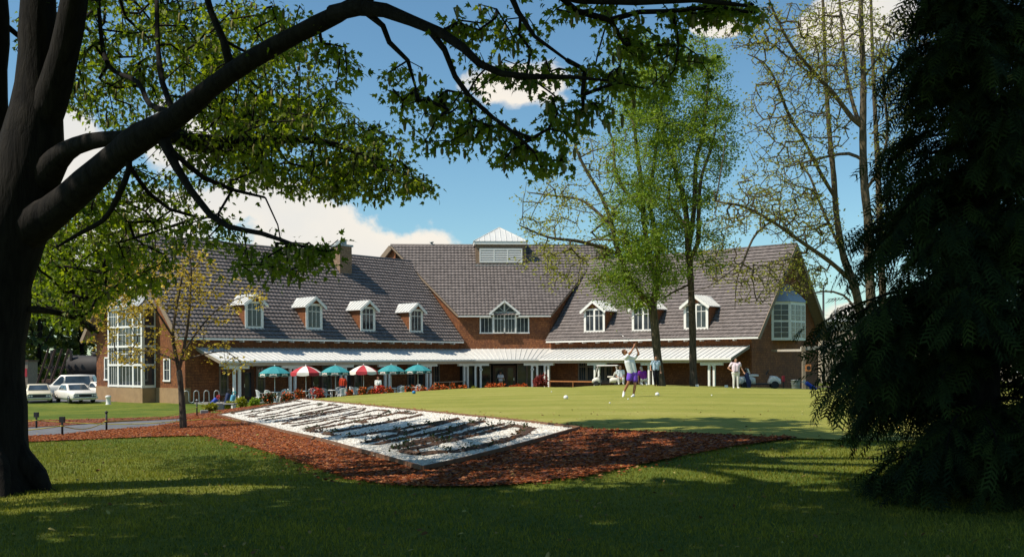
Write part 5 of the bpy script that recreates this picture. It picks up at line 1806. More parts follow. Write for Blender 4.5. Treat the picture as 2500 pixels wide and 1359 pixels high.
def parasol(colour, p, label, rot=0.0):
    t = thing('patio_umbrella', label, 'umbrella', tuple(p), rot, group='parasols on the terrace')
    mb = MB(); mb.tube([(0, 0, 0), (0, 0, 2.42)], .022, 8); mb.build('pole', M['white'], t)
    mb = MB(); mb.lathe([(.0, 2.44), (.035, 2.46), (.04, 2.52), (.0, 2.58)], n=8); mb.build('finial', M['white'], t)
    mb = MB(); mb.lathe([(.0, .0), (.24, .0), (.24, .06), (.05, .12), (.05, .3), (.0, .3)], n=14); mb.build('base', M['white'], t)
    R0 = 1.07
    ring = [(0.0, 2.46), (.36, 2.38), (.72, 2.22), (R0, 1.99)]
    panels = {0: MB(), 1: MB()}
    vals = {0: MB(), 1: MB()}
    marks = MB()
    for k in range(8):
        a0, a1 = 2 * math.pi * k / 8, 2 * math.pi * (k + 1) / 8
        w_ = k % 2 if colour == 'red' else 0
        for (r0, z0), (r1, z1) in zip(ring[:-1], ring[1:]):
            am = (a0 + a1) / 2
            def q(r, a, z, sag): return (r * math.cos(a) * (1 - sag), r * math.sin(a) * (1 - sag), z - sag * .25)
            panels[w_].poly([q(r0, a0, z0, 0), q(r1, a0, z1, 0), q(r1, am, z1, .06), q(r0, am, z0, .06 if r0 else 0)])
            panels[w_].poly([q(r0, am, z0, .06 if r0 else 0), q(r1, am, z1, .06), q(r1, a1, z1, 0), q(r0, a1, z0, 0)])
        # hanging flap with a rounded lower edge, pulled in slightly at the ribs
        m = 6
        for j in range(m):
            f0, f1 = j / m, (j + 1) / m
            def e(f, low):
                a = a0 + (a1 - a0) * f
                chord = R0 * math.cos((a1 - a0) / 2) / math.cos(a - (a0 + a1) / 2)
                r = (chord + .005) * (1.0 + (.02 if low else 0))
                hh = .17 + .05 * min(1, 4 * min(f, 1 - f) + .1)
                zt = 1.99 - .06 * .25 * (1 - abs(2 * f - 1))
                return (r * math.cos(a), r * math.sin(a), zt - (hh if low else 0))
            vals[w_].poly([e(f0, 0), e(f1, 0), e(f1, 1), e(f0, 1)])
        if colour == 'green':
            def mk(f, z): 
                a = a0 + (a1 - a0) * f
                r = R0 * math.cos((a1 - a0) / 2) / math.cos(a - (a0 + a1) / 2) * 1.022 + .012
                return (r * math.cos(a), r * math.sin(a), z)
            shape = [(.20, 1.785), (.23, 1.955), (.40, 1.93), (.5, 1.975), (.6, 1.93), (.77, 1.955), (.80, 1.80), (.65, 1.85), (.5, 1.865), (.35, 1.85)]
            marks.poly([mk(f, z) for f, z in shape])
            for f0, f1 in ((.03, .97),):
                marks.poly([mk(f0, 1.80), mk(.2, 1.775), mk(.8, 1.775), mk(f1, 1.80), mk(.8, 1.76), mk(.2, 1.76)])
    if colour == 'red':
        panels[0].build('canopy', M['red'], t); panels[1].build('canopy_panel', M['canvas'], t)
        vals[0].build('valance', M['red'], t); vals[1].build('valance', M['canvas'], t)
    else:
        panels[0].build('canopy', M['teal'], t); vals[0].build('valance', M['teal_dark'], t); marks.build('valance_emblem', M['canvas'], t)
    mb = MB()
    for k in range(8):
        a = 2 * math.pi * k / 8
        mb.bar((.03, 0, 1.7) if False else (.03 * math.cos(a), .03 * math.sin(a), 1.85), (.7 * math.cos(a), .7 * math.sin(a), 2.18), .012, .016)
    mb.build('ribs', M['white'], t)
    return t


def table(p, label):
    t = thing('patio_table', label, 'table', tuple(p), group='white tables on the terrace')
    mb = MB(); mb.lathe([(0, .69), (.50, .69), (.53, .705), (.53, .72), (.50, .735), (0, .735)], n=20); mb.build('table_top', M['plastic'], t)
    for k in range(4):
        a = math.pi / 4 + k * math.pi / 2
        mb = MB(); mb.tube([(.38 * math.cos(a), .38 * math.sin(a), .69), (.44 * math.cos(a), .44 * math.sin(a), 0)], [.03, .022], 6); mb.build('leg', M['plastic'], t)
    return t


def make_chair():
    t = thing('patio_chair', '', 'chair')
    mb = MB()
    mb.hexa([(-.23, -.22, .40), (.23, -.22, .40), (.21, .23, .38), (-.21, .23, .38), (-.23, -.22, .43), (.23, -.22, .43), (.21, .23, .41), (-.21, .23, .41)])
    mb.build('seat', M['plastic'], t, bevel=.012)
    mb = MB(); n = 10
    for k in range(n):                      # curved slatted back with a rounded top
        a0, a1 = R(205 + 130 * k / n), R(205 + 130 * (k + .62) / n)
        f = abs((k + .5) / n - .5) * 2
        zt = .86 - .13 * f * f
        def q(a, r, z): return (r * math.cos(a) * .96, -r * math.sin(a) - .02 + .10 * (z - .42), z)
        mb.hexa([q(a0, .255, .41), q(a1, .255, .41), q(a1, .235, .41), q(a0, .235, .41), q(a0, .29, zt), q(a1, .29, zt), q(a1, .27, zt), q(a0, .27, zt)])
    pts = []
    for k in range(11):
        a = R(205 + 130 * k / 10); f = abs(k / 10 - .5) * 2
        z = .875 - .13 * f * f
        pts.append((.28 * math.cos(a) * .96, -.28 * math.sin(a) - .02 + .10 * (z - .42), z))
    mb.tube(pts, .022, 6)
    mb.build('backrest', M['plastic'], t)
    for s in (-1, 1):
        mb = MB(); mb.tube([(s * .27, .16, .70), (s * .285, .0, .655), (s * .275, -.2, .63), (s * .255, -.25, .42)], [.022, .026, .026, .02], 6, sq=.6); mb.build('armrest', M['plastic'], t)
        for y, y2 in ((-.21, -.25), (.20, .28)):
            mb = MB(); mb.tube([(s * .22, y, .41), (s * .26, y2, 0)], [.03, .02], 6); mb.build('leg', M['plastic'], t)
    return t


PARA = [(670.5, 66.1, 'green', 'first green parasol from the left'), (746.5, 68.1, 'red', 'left red-and-white parasol with two red panels to the front'), (818.5, 70.0, 'green', 'green parasol between the two red-and-white ones'),
        (887.5, 72.1, 'red', 'right red-and-white parasol with a mostly white front'), (955.0, 74.2, 'green', 'second green parasol from the right'), (1020.0, 76.2, 'green', 'rightmost green parasol')]
chair0 = make_chair(); cfirst = True
rgc = np.random.default_rng(3)
CH = [[(190, .95), (75, .95), (330, .9), (260, 1.0)], [(80, .9), (200, .95), (330, .95)], [(235, .9), (310, .95), (80, .9)], [(150, .95), (70, .9), (250, .95)], [(60, .9), (330, .95), (230, 1.0)], [(90, .9), (10, .9), (235, .95)]]
CN = {0: 'right', 1: 'rear right', 2: 'rear', 3: 'rear left', 4: 'left', 5: 'front left', 6: 'front', 7: 'front right'}
for k, (px, Y, colr, words_) in enumerate(PARA):
    x = (px - 1250) / F * Y
    p = Vector((x, Y, .03))
    if colr == 'green':
        rot = R(22.5 + 45 * 0 + (8 if k in (0, 2) else 14))
    else:
        rot = R(-90 - 22.5) if k == 3 else R(-90 + 22.5)
    parasol(colr, p, words_ + ' over a white terrace table' if 'parasol' in words_ else words_, rot)
    table(p, 'round white table under the ' + words_)
    for a, r in CH[k]:
        c = chair0 if cfirst else copy_tree(chair0)
        cfirst = False
        an = R(a)
        c.location = (x + r * math.cos(an), Y + r * math.sin(an), .03)
        c.rotation_euler = (0, 0, an - math.pi / 2 + rgc.normal(0, .2))
        tag(c, 'white plastic chair %s of the table under the %s' % (CN[int(round(a / 45)) % 8], {0: 'leftmost green parasol', 1: 'left red-white parasol', 2: 'green parasol between red-white ones', 3: 'right red-white parasol', 4: 'second green parasol from right', 5: 'rightmost green parasol'}[k]), 'chair', 'white plastic chairs on the terrace')

# ------------------------------------------------------------------ shrubs
M['azalea'] = tinted('azalea_bloom', [(0.0, (0.30, 0.05, 0.012)), (0.5, (0.60, 0.10, 0.022)), (1.0, (0.72, 0.20, 0.05))], 0.7, 0.1)
M['bloom_red'] = tinted('red_bloom', [(0.0, (0.30, 0.02, 0.02)), (0.6, (0.58, 0.05, 0.03)), (1.0, (0.70, 0.14, 0.06))], 0.7, 0.1)
M['shrub_y'] = leafy('yellow_green_shrub', (0.10, 0.12, 0.012), (0.36, 0.34, 0.03), 0.3)
M['acer'] = leafy('red_acer_leaf', (0.10, 0.014, 0.012), (0.34, 0.05, 0.035), 0.3, (1.3, .8, .6))


def shrub(name, label, cat, px, py_base, py_top, Y, wpx, bloom, seed, group, frac=.7, n=420, mat2='leaf_dark'):
    x = (px - 1250) / F * Y
    g = max(h1(x, Y), -.05)
    t = thing(name, label, cat, (x, Y, g), group=group)
    H = max(.35, P(px, py_top, Y).z - g); W = wpx * Y / F
    rg = np.random.default_rng(seed)
    mb = MB()
    cl = [(rg.uniform(-.34, .34) * W, rg.uniform(-.3, .3) * W, H * rg.uniform(.5, .88), W * rg.uniform(.15, .27)) for _ in range(11)]
    for c in cl:
        mb.tube([(0, 0, -.05), (c[0] * .4, c[1] * .4, c[2] * .5), c[:3]], [.02, .014, .006], 4, caps=False)
    mb.build('stems', M['bark_dark'], t)
    def pts(m, lo, hi):
        cc = np.array(cl)[rg.integers(0, len(cl), m)]
        v = rg.normal(0, 1, (m, 3)); v /= np.linalg.norm(v, axis=1, keepdims=True)
        C = cc[:, :3] + v * cc[:, 3:4] * rg.uniform(lo, hi, (m, 1)); C[:, 2] = np.clip(C[:, 2], .05, H)
        return C, v
    C, v = pts(int(n * (1 - frac)) + 60, .4, 1.0)
    C[:40, 2] *= .6
    leaf_mesh('foliage', C, v + rg.normal(0, .5, v.shape), rg.uniform(.09, .17, len(C)), 'oval', M[mat2], t, rg, rg.uniform(0.2, 1, len(C)), tilt=1.0)
    if frac:
        C, v = pts(int(n * frac), .75, 1.15)
        leaf_mesh('bloom', C, v + rg.normal(0, .5, v.shape), rg.uniform(.06, .13, len(C)), 'clump', M[bloom], t, rg, rg.uniform(0, 1, len(C)), tilt=1.0)
    return t


AZ = [(657, 952, 26, 57, .3, 'orange bloom among much green, in front of the leftmost table'), (700, 948, 24, 58, .6, 'orange azalea right of the leftmost table, low and broad'), (736, 944, 30, 59, .75, 'bright orange azalea beneath the left red-white parasol'),
      (776, 938, 28, 60, .9, 'tall red-orange azalea in front of a tilted white chair'), (854, 945, 18, 61, .7, 'small orange azalea before the green parasol between red-white ones'), (884, 938, 22, 62, .55, 'ragged orange and green azalea under the right red-white parasol'),
      (905, 944, 18, 62, .6, 'low orange azalea left of the woman in white'), (924, 935, 26, 62, .9, 'red azalea directly before the woman in white'), (944, 940, 24, 63, .7, 'orange azalea just right of the woman in white'),
      (1000, 938, 22, 64, .6, 'orange azalea left of the rightmost green parasol pole'), (1029, 938, 24, 64, .8, 'orange-red azalea right of the rightmost green parasol pole'), (1062, 935, 26, 65, .8, 'orange azalea by the dark handrail, left of two neighbours'),
      (1088, 936, 22, 65, .7, 'middle one of three orange azaleas below the handrail'), (1108, 934, 22, 65, .8, 'orange azalea at the right end of the handrail'), (1132, 936, 20, 66, .7, 'orange azalea at the foot of the posts left of the entrance'),
      (1196, 934, 24, 66, .95, 'vivid orange azalea left of the man in the doorway'), (1224, 934, 24, 66, .85, 'vivid orange azalea below the man in the doorway'), (1252, 937, 18, 66, .85, 'smaller orange azalea right of the man in the doorway'),
      (1271, 934, 24, 66, .95, 'bright round orange azalea before the right-hand entrance glass'), (1287, 940, 12, 66, .8, 'tiny orange azalea next to the right entrance posts')]
for i, (px, top, wpx, Y, fr_, lab) in enumerate(AZ):
    shrub('azalea_bush', lab, 'flowering bush', px, 0, top, Y, wpx * 1.1, 'bloom_red' if i in (3, 7) else 'azalea', 200 + i, 'orange azaleas along the terrace', fr_)
for i, (px, top, wpx, Y, lab) in enumerate(((511, 981, 24, 47, 'yellow-green shrub nearest the young tree, beside a grey block'), (561, 974, 20, 50, 'yellow-green shrub in front of the pale blue golf bag'),
                                             (588, 964, 20, 53, 'yellow-green shrub right of the first veranda posts'), (622, 966, 20, 54, 'dull green low shrub before the brown door'), (1160, 940, 14, 66, 'small yellow-green shrub left of the entrance'))):
    shrub('shrub', lab, 'bush', px, 0, top, Y, wpx * 1.2, None, 300 + i, 'yellow-green shrubs by the terrace', 0, 420, 'shrub_y' if i != 3 else 'leaf_spring')
shrub('japanese_maple', 'small layered red-leaved maple beside the right entrance posts', 'shrub', 1320, 0, 913, 68, 34, None, 320, None, 0, 900, 'acer')

# ------------------------------------------------------------------ people
M['skin'] = paint('skin', (0.46, 0.24, 0.15), 0.55, 0.06, 6)
M['skin_tan'] = paint('tanned_skin', (0.36, 0.155, 0.08), 0.5, 0.06, 6)


def cloth(name, col, var=.08):
    return paint(name, col, 0.85, var, 9, spec=.1, bump=.25, bscale=18)


def capsule(mb, a, b, ra, rb, n=10):
    a, b = Vector(a), Vector(b)
    mb.tube([a, a + (b - a) * .5, b], [ra, (ra + rb) / 2 * 1.03, rb], n, caps=True)
    mb.ball(a, ra, n=n, m=6); mb.ball(b, rb, n=n, m=6)


def remeshed(mb, name, mat, parent, voxel=.016, smooth=4):
    me = bpy.data.meshes.new(name + '_raw')
    me.from_pydata(mb.v, [], mb.f)
    o = bpy.data.objects.new(name + '_raw', me); COL.objects.link(o)
    r = o.modifiers.new('r', 'REMESH'); r.mode = 'VOXEL'; r.voxel_size = voxel
    s = o.modifiers.new('s', 'SMOOTH'); s.iterations = smooth; s.factor = .5
    bpy.context.view_layer.update()
    dg = bpy.context.evaluated_depsgraph_get()
    m2 = bpy.data.meshes.new_from_object(o.evaluated_get(dg))
    bpy.data.objects.remove(o); bpy.data.meshes.remove(me)
    m2.name = name
    m2.materials.clear(); m2.materials.append(mat)
    m2.polygons.foreach_set('use_smooth', np.ones(len(m2.polygons), dtype=bool))
    ob = bpy.data.objects.new(name, m2); COL.objects.link(ob); ob.parent = parent
    return ob


def lerp(a, b, f): return Vector(a) + (Vector(b) - Vector(a)) * f


def hand(mb, wr, d, pal, thumb, curl=.5):
    """palm, four bent fingers of unequal length and a thumb from the side of the palm"""
    wr, d, pal, thumb = Vector(wr), Vector(d).normalized(), Vector(pal).normalized(), Vector(thumb).normalized()
    mb.ball(wr + d * .045, .045, .026, .045, 8, 6, rot=Matrix((thumb, pal, d)).transposed())
    for i, L in enumerate((.070, .080, .074, .056)):
        b = wr + d * .085 + thumb * (.030 - .02 * i)
        k = b + (d * math.cos(curl) + pal * math.sin(curl)) * L * .55
        e = k + (d * math.cos(curl * 2.2) + pal * math.sin(curl * 2.2)) * L * .5
        capsule(mb, b, k, .0095, .009, 6); capsule(mb, k, e, .009, .008, 6)
    b = wr + d * .03 + thumb * .036
    k = b + (thumb * .7 + d * .7).normalized() * .035; e = k + (d * .9 + pal * .4 + thumb * .1).normalized() * .03
    capsule(mb, b, k, .012, .011, 6); capsule(mb, k, e, .011, .009, 6)


def person(label, loc, J, cl, hair=(.06, .035, .02), skin='skin', rz=0, build=1.0, sc=1.0, hairlen=0, name='person'):
    """J = joints (x right, y away, z up); cl = dict(shirt, sleeve 0..1, legs colour, leglen 0..1, shoes)"""
    t = thing(name, label, 'person', tuple(loc), rz)
    t.scale = (sc, sc, sc)
    J = {k: Vector(v) for k, v in J.items()}
    b = build
    side = (J['shR'] - J['shL']).normalized()
    pel, che = J['pel'], J['che']
    B = MB()
    for s in (-1, 1):
        capsule(B, pel + side * s * .06, che + side * s * .07, .105 * b, .115 * b)
    capsule(B, J['shL'], J['shR'], .062, .062)
    capsule(B, J['hiL'], J['hiR'], .098 * b, .098 * b)
    capsule(B, che + Vector((0, 0, .06)), J['nck'], .085, .055); capsule(B, J['nck'], J['hed'], .055, .052)
    f = J['fac'].normalized(); up = (J['hed'] - J['nck']).normalized(); up = (up - f * up.dot(f)).normalized(); sd = up.cross(f).normalized()
    rot = Matrix((sd, f, up)).transposed()
    hd = J['hed']
    B.ball(hd, .074, .094, .112, 14, 10, rot); B.ball(hd + f * .03 - up * .055, .056, .058, .058, 12, 8, rot)
    B.ball(hd + f * .097 - up * .012, .014, .020, .026, 8, 6, rot)                       # nose
    for s in (-1, 1):
        B.ball(hd + sd * s * .076 - up * .005, .012, .022, .032, 8, 6, rot)               # ears
        B.ball(hd + sd * s * .030 + f * .080 + up * .028, .022, .016, .010, 8, 6, rot)    # brows
    B.ball(hd + f * .088 - up * .055, .024, .012, .008, 8, 6, rot)                       # lips
    for S in 'LR':
        capsule(B, J['sh' + S], J['el' + S], .050 * b, .040); capsule(B, J['el' + S], J['wr' + S], .040, .027)
        capsule(B, J['hi' + S], J['kn' + S], .084 * b, .055); capsule(B, J['kn' + S], lerp(J['kn' + S], J['an' + S], .35), .054, .056); capsule(B, lerp(J['kn' + S], J['an' + S], .35), J['an' + S], .056, .036)
        capsule(B, J['an' + S] - Vector((0, 0, .03)), J['to' + S], .036, .030)
        d = (J['wr' + S] - J['el' + S])
        hd_ = J.get('hd' + S, d)
        pal = J.get('pm' + S, Vector((0, -1, 0)));  th = J.get('th' + S, side * (1 if S == 'L' else -1))
        pal = (pal - hd_.normalized() * pal.dot(hd_.normalized())); th = hd_.cross(pal) * (1 if hd_.cross(pal).dot(th) > 0 else -1)
        hand(B, J['wr' + S], hd_, pal, th, .9 if 'hd' + S in J else .45)
    remeshed(B, 'body', M[skin], t, .013, 3)
    # eyes
    E_ = MB()
    for s in (-1, 1):
        E_.ball(hd + sd * s * .030 + f * .084 + up * .010, .010, .008, .007, 8, 6, rot)
    E_.build('eyes', M['dark'], t)
    # shirt
    Sx = MB()
    for s in (-1, 1):
        capsule(Sx, pel + side * s * .065 + (che - pel) * .02, che + side * s * .075, .122 * b, .130 * b)
    capsule(Sx, J['shL'], J['shR'], .080, .080); capsule(Sx, che + Vector((0, 0, .05)), lerp(che, J['nck'], .75), .09, .068)
    for S in 'LR':
        capsule(Sx, J['sh' + S], lerp(J['sh' + S], J['el' + S], min(1, cl['sleeve'] * 1.0)), .076 * b, .066)
        if cl['sleeve'] > 1: capsule(Sx, J['el' + S], lerp(J['el' + S], J['wr' + S], .92), .052, .040)
    remeshed(Sx, 'shirt', cl['shirt'], t, .018, 4)
    Lx = MB()
    capsule(Lx, J['hiL'], J['hiR'], .118 * b, .118 * b)
    for s in (-1, 1): capsule(Lx, pel + side * s * .06, lerp(pel, che, .22) + side * s * .06, .118 * b, .112 * b)
    ll = cl['leglen']
    for S in 'LR':
        if ll < .6:
            capsule(Lx, J['hi' + S], lerp(J['hi' + S], J['kn' + S], ll * 1.6), .112 * b, .108 * b)
        else:
            capsule(Lx, J['hi' + S], J['kn' + S], .104 * b, .074); capsule(Lx, J['kn' + S], lerp(J['kn' + S], J['an' + S], .95), .074, .060)
    remeshed(Lx, 'shorts' if ll < .6 else 'trousers', cl['legs'], t, .018, 3)
    for S in 'LR':
        X_ = MB()
        capsule(X_, J['an' + S] - Vector((0, 0, .045)), J['to' + S], .048, .042); capsule(X_, J['an' + S] + (J['kn' + S] - J['an' + S]) * .06, J['an' + S] - Vector((0, 0, .04)), .046, .050)
        remeshed(X_, 'shoe', cl['shoes'], t, .014, 2)
    Hx = MB()
    Hx.ball(hd - f * .016 + up * .022, .082, .096, .106, 14, 10, rot); Hx.ball(hd - f * .05 - up * .03, .07, .05, .07, 12, 8, rot)
    if hairlen:
        Hx.ball(hd - f * .05 - up * .09, .085, .055, .09, 12, 8, rot)
    ho = remeshed(Hx, 'hair', paint('hair', hair, .7, .25, 40), t, .014, 1)
    bm = bmesh.new(); bm.from_mesh(ho.data)          # open the cap over the face
    dele = [v for v in bm.verts if (v.co - hd).dot(f) > .035 and (v.co - hd).dot(up) < .068]
    bmesh.ops.delete(bm, geom=dele, context='VERTS'); bm.to_mesh(ho.data); bm.free()
    if 'belt' in cl:
        b_ = MB(); c = lerp(pel, che, .13); ax = (che - pel).normalized()
        b_.tube([c - ax * .018, c + ax * .018], .185 * b, 16, sq=.68); b_.build('belt', cl['belt'], t)
    return t


def stand(**k):
    J = dict(pel=(0, 0, .93), che=(0, .0, 1.30), nck=(0, .0, 1.49), hed=(0, -.02, 1.63), fac=(0, -1, -.05), shL=(-.18, 0, 1.42), shR=(.18, 0, 1.42),
             elL=(-.25, .02, 1.13), elR=(.25, .02, 1.13), wrL=(-.26, -.06, .88), wrR=(.26, -.06, .88), hiL=(-.09, 0, .90), hiR=(.09, 0, .90),
             knL=(-.11, -.02, .49), knR=(.11, -.02, .49), anL=(-.12, .02, .09), anR=(.12, .02, .09), toL=(-.15, -.14, .035), toR=(.15, -.14, .035))
    J.update(k)
    return J


white_c = cloth('white_shirt_cloth', (0.74, 0.76, 0.78))
gl = gp(1533, 973)
golfer = person('golfer in white shirt and purple shorts finishing a swing on the tee', gl, dict(
    pel=(.16, 0, .90), che=(.06, .0, 1.30), nck=(-.07, -.02, 1.53), hed=(-.12, -.05, 1.66), fac=(.75, -.55, .28), shL=(-.09, -.08, 1.46), shR=(.24, .04, 1.45),
    elL=(.10, -.16, 1.67), elR=(.40, -.02, 1.59), wrL=(.235, -.06, 1.90), wrR=(.30, -.02, 1.87), hdL=(.3, .4, .8), hdR=(-.5, .3, .8), pmL=(1, 0, -.2), pmR=(-1, 0, -.2),
    hiL=(.08, -.02, .88), hiR=(.25, .02, .86), knL=(.0, -.08, .53), anL=(-.15, .06, .19), toL=(-.19, -.06, .035), knR=(.255, -.03, .47), anR=(.20, .03, .09), toR=(.12, -.11, .035)),
    dict(shirt=white_c, sleeve=.42, legs=cloth('purple_cloth', (.165, .075, .50)), leglen=.36, shoes=cloth('white_shoe', (.78, .76, .74))), hair=(.09, .04, .02), skin='skin_tan')
club_t = thing('golf_club', 'thin golf club held high behind the head of the golfer in purple shorts', 'golf club', tuple(gl + Vector((.26, -.02, 1.94))))
mb = MB(); tip = Vector((-.62, .35, .50)); mb.tube([(0.03, 0, -.04), tip], [.0065, .005], 6); mb.build('shaft', M['chrome'], club_t)
mb = MB(); mb.tube([(.04, -.005, -.06), tip * .24], [.014, .011], 7); mb.build('grip', M['black'], club_t)
mb = MB(); mb.hexa([tip + Vector(q) for q in ((-.02, -.02, -.01), (.02, -.03, -.01), (.03, .03, .0), (-.02, .03, 0), (-.05, -.03, .06), (-.01, -.04, .07), (.0, .03, .07), (-.05, .03, .06))]); mb.build('club_head', M['chrome'], club_t, bevel=.008)


def at(px, Y, z=None):
    x = (px - 1250) / F * Y
    return Vector((x, Y, h1(x, Y) if z is None else z))


# striped shirt man by the tree
sm, t_, out_ = newmat('blue_striped_cloth')
b_ = t_.n('ShaderNodeBsdfPrincipled'); tc_ = t_.n('ShaderNodeTexCoord'); sp_ = t_.n('ShaderNodeSeparateXYZ'); t_.l(tc_.outputs['Object'], sp_.inputs[0])
sn_ = t_.m('SINE', t_.m('MULTIPLY', sp_.outputs[0], 95.0))
t_.l(t_.mix(t_.smooth(sn_, -.2, .4), (.62, .68, .74, 1), (.10, .25, .42, 1)), b_.inputs['Base Color']); b_.inputs['Roughness'].default_value = .85
t_.l(b_.outputs[0], out_.inputs[0])
black_c = cloth('black_cloth', (.014, .014, .018)); dshoe = cloth('brown_shoe', (.06, .035, .02)); wshoe = cloth('white_trainers', (.7, .68, .65))
person('dark-haired man in blue striped shirt and black trousers walking beside the forked tree', at(1601, 56.5), stand(
    elL=(-.30, .06, 1.16), wrL=(-.32, -.14, .98), elR=(.25, .06, 1.13), wrR=(.27, -.02, .88), knL=(-.10, -.14, .50), anL=(-.05, -.02, .12), toL=(-.05, -.18, .05), knR=(.09, .0, .48), fac=(-.1, -1, -.1)),
    dict(shirt=sm, sleeve=.6, legs=black_c, leglen=1, shoes=dshoe, belt=M['black']), hair=(.03, .018, .012))
person('broad man in pale pink shirt and white trousers, hand on hip', at(1796, 54.5), stand(
    elL=(-.43, .06, 1.17), wrL=(-.21, -.06, 1.00), elR=(.32, .0, 1.18), wrR=(.44, -.06, .96), hdL=(.5, 0, -.6), hiL=(-.11, 0, .9), hiR=(.11, 0, .9), shL=(-.22, 0, 1.43), shR=(.22, 0, 1.43), fac=(.1, -1, -.15)),
    dict(shirt=cloth('pale_pink_cloth', (.74, .60, .66)), sleeve=.55, legs=cloth('white_trouser_cloth', (.70, .67, .63)), leglen=1, shoes=wshoe, belt=M['black']), hair=(.05, .03, .02), build=1.22, sc=.96)
person('man in white shirt and khaki trousers standing in the dark entrance doorway', at(1222, 87.3, .03), stand(
    elL=(-.29, .0, 1.15), elR=(.29, .0, 1.15), wrL=(-.10, -.20, 1.14), wrR=(.10, -.20, 1.14), hdL=(.7, 0, .1), hdR=(-.7, 0, .1), fac=(.3, -1, -.4)),
    dict(shirt=cloth('soft_white_cloth', (.62, .63, .70)), sleeve=.6, legs=cloth('khaki_cloth', (.30, .24, .18)), leglen=1, shoes=dshoe), hair=(.05, .035, .03))
SIT = dict(pel=(0, 0, .30), che=(0, .0, .66), nck=(0, -.01, .86), hed=(0, -.04, 1.0), fac=(.25, -1, -.25), shL=(-.18, 0, .78), shR=(.18, 0, .78), elL=(-.27, -.02, .50), elR=(.25, -.06, .50),
           wrL=(-.06, -.24, .38), wrR=(.10, -.24, .38), hiL=(-.10, 0, .28), hiR=(.10, 0, .28), knL=(-.16, -.40, .36), knR=(.16, -.40, .36), anL=(-.13, -.42, .09), anR=(.13, -.42, .09), toL=(-.14, -.58, .04), toR=(.14, -.58, .04))
g0 = at(1514, 58); g0.z += .10
person('balding man in white shirt crouching beside the white roofed golf cart', g0, SIT, dict(shirt=white_c, sleeve=.55, legs=cloth('white_trouser_cloth', (.70, .67, .63)), leglen=1, shoes=wshoe), hair=(.20, .12, .08))
KNE = dict(pel=(.08, .0, .40), che=(-.04, -.06, .70), nck=(-.09, -.10, .85), hed=(-.11, -.12, .98), fac=(-.3, .9, -.2), shL=(-.21, -.08, .78), shR=(.14, -.02, .78), elL=(-.28, -.04, .50), elR=(.22, .1, .52),
           wrL=(-.24, .02, .22), wrR=(.10, .22, .40), hiL=(-.02, 0, .36), hiR=(.20, .02, .36), knL=(-.06, .32, .08), knR=(.22, .34, .10), anL=(-.04, -.10, .08), anR=(.20, -.10, .08), toL=(-.05, -.24, .04), toR=(.22, -.24, .04), )
g0 = at(1569, 58); g0.z += .06
person('grey-haired person kneeling on the grass in a bright purple top and white trousers', g0, KNE, dict(shirt=cloth('bright_purple_cloth', (.24, .04, .36)), sleeve=.6, legs=cloth('white_trouser_cloth', (.72, .70, .68)), leglen=1, shoes=wshoe), hair=(.42, .36, .32), build=1.05, hairlen=1)
person('auburn-haired woman in a white top standing right of the right red-white parasol', at(923, 69, .03), stand(fac=(.8, -.5, -.1), elL=(-.22, .05, 1.14), elR=(.22, -.04, 1.14)),
       dict(shirt=cloth('white_blouse', (.80, .78, .74)), sleeve=.8, legs=cloth('white_skirt_cloth', (.6, .55, .5)), leglen=1, shoes=wshoe), hair=(.16, .05, .03), hairlen=1, sc=.95)
person('person in an orange-red jacket and dark blue trousers, mostly hidden by a green parasol', at(837, 73, .03), stand(fac=(-.6, .6, 0), che=(.03, 0, 1.3)),
       dict(shirt=cloth('orange_red_cloth', (.50, .055, .025)), sleeve=1.2, legs=cloth('navy_cloth', (.02, .03, .07)), leglen=1, shoes=dshoe), hair=(.04, .03, .02))

# ------------------------------------------------------------------ vehicles
M['car_white'] = paint('white_car_paint', (0.72, 0.68, 0.62), 0.25, 0.05, 2, spec=.5)
M['car_cream'] = paint('cream_car_paint', (0.58, 0.52, 0.38), 0.3, 0.10, 2, spec=.5)
M['car_glass'] = glassy('car_glass', (0.06, 0.085, 0.11), .05)
M['lamp'] = paint('headlamp_glass', (0.7, 0.7, 0.66), 0.15, 0.05)
M['rust'] = paint('rusty_steel', (0.10, 0.055, 0.038), 0.8, 0.3, 3)


def loft(mb, secs, smooth=True):
    k = len(secs[0])
    b = len(mb.v)
    for s in secs: mb.v.extend(tuple(p) for p in s)
    for i in range(len(secs) - 1):
        for j in range(k):
            j2 = (j + 1) % k
            mb.f.append([b + i * k + j, b + i * k + j2, b + (i + 1) * k + j2, b + (i + 1) * k + j]); mb.uv.append([(0., 0.)] * 4); mb.s.append(smooth)
    for r, rev in ((0, True), (len(secs) - 1, False)):
        f = [b + r * k + j for j in range(k)]
        mb.f.append(f[::-1] if rev else f); mb.uv.append([(0., 0.)] * k); mb.s.append(False)


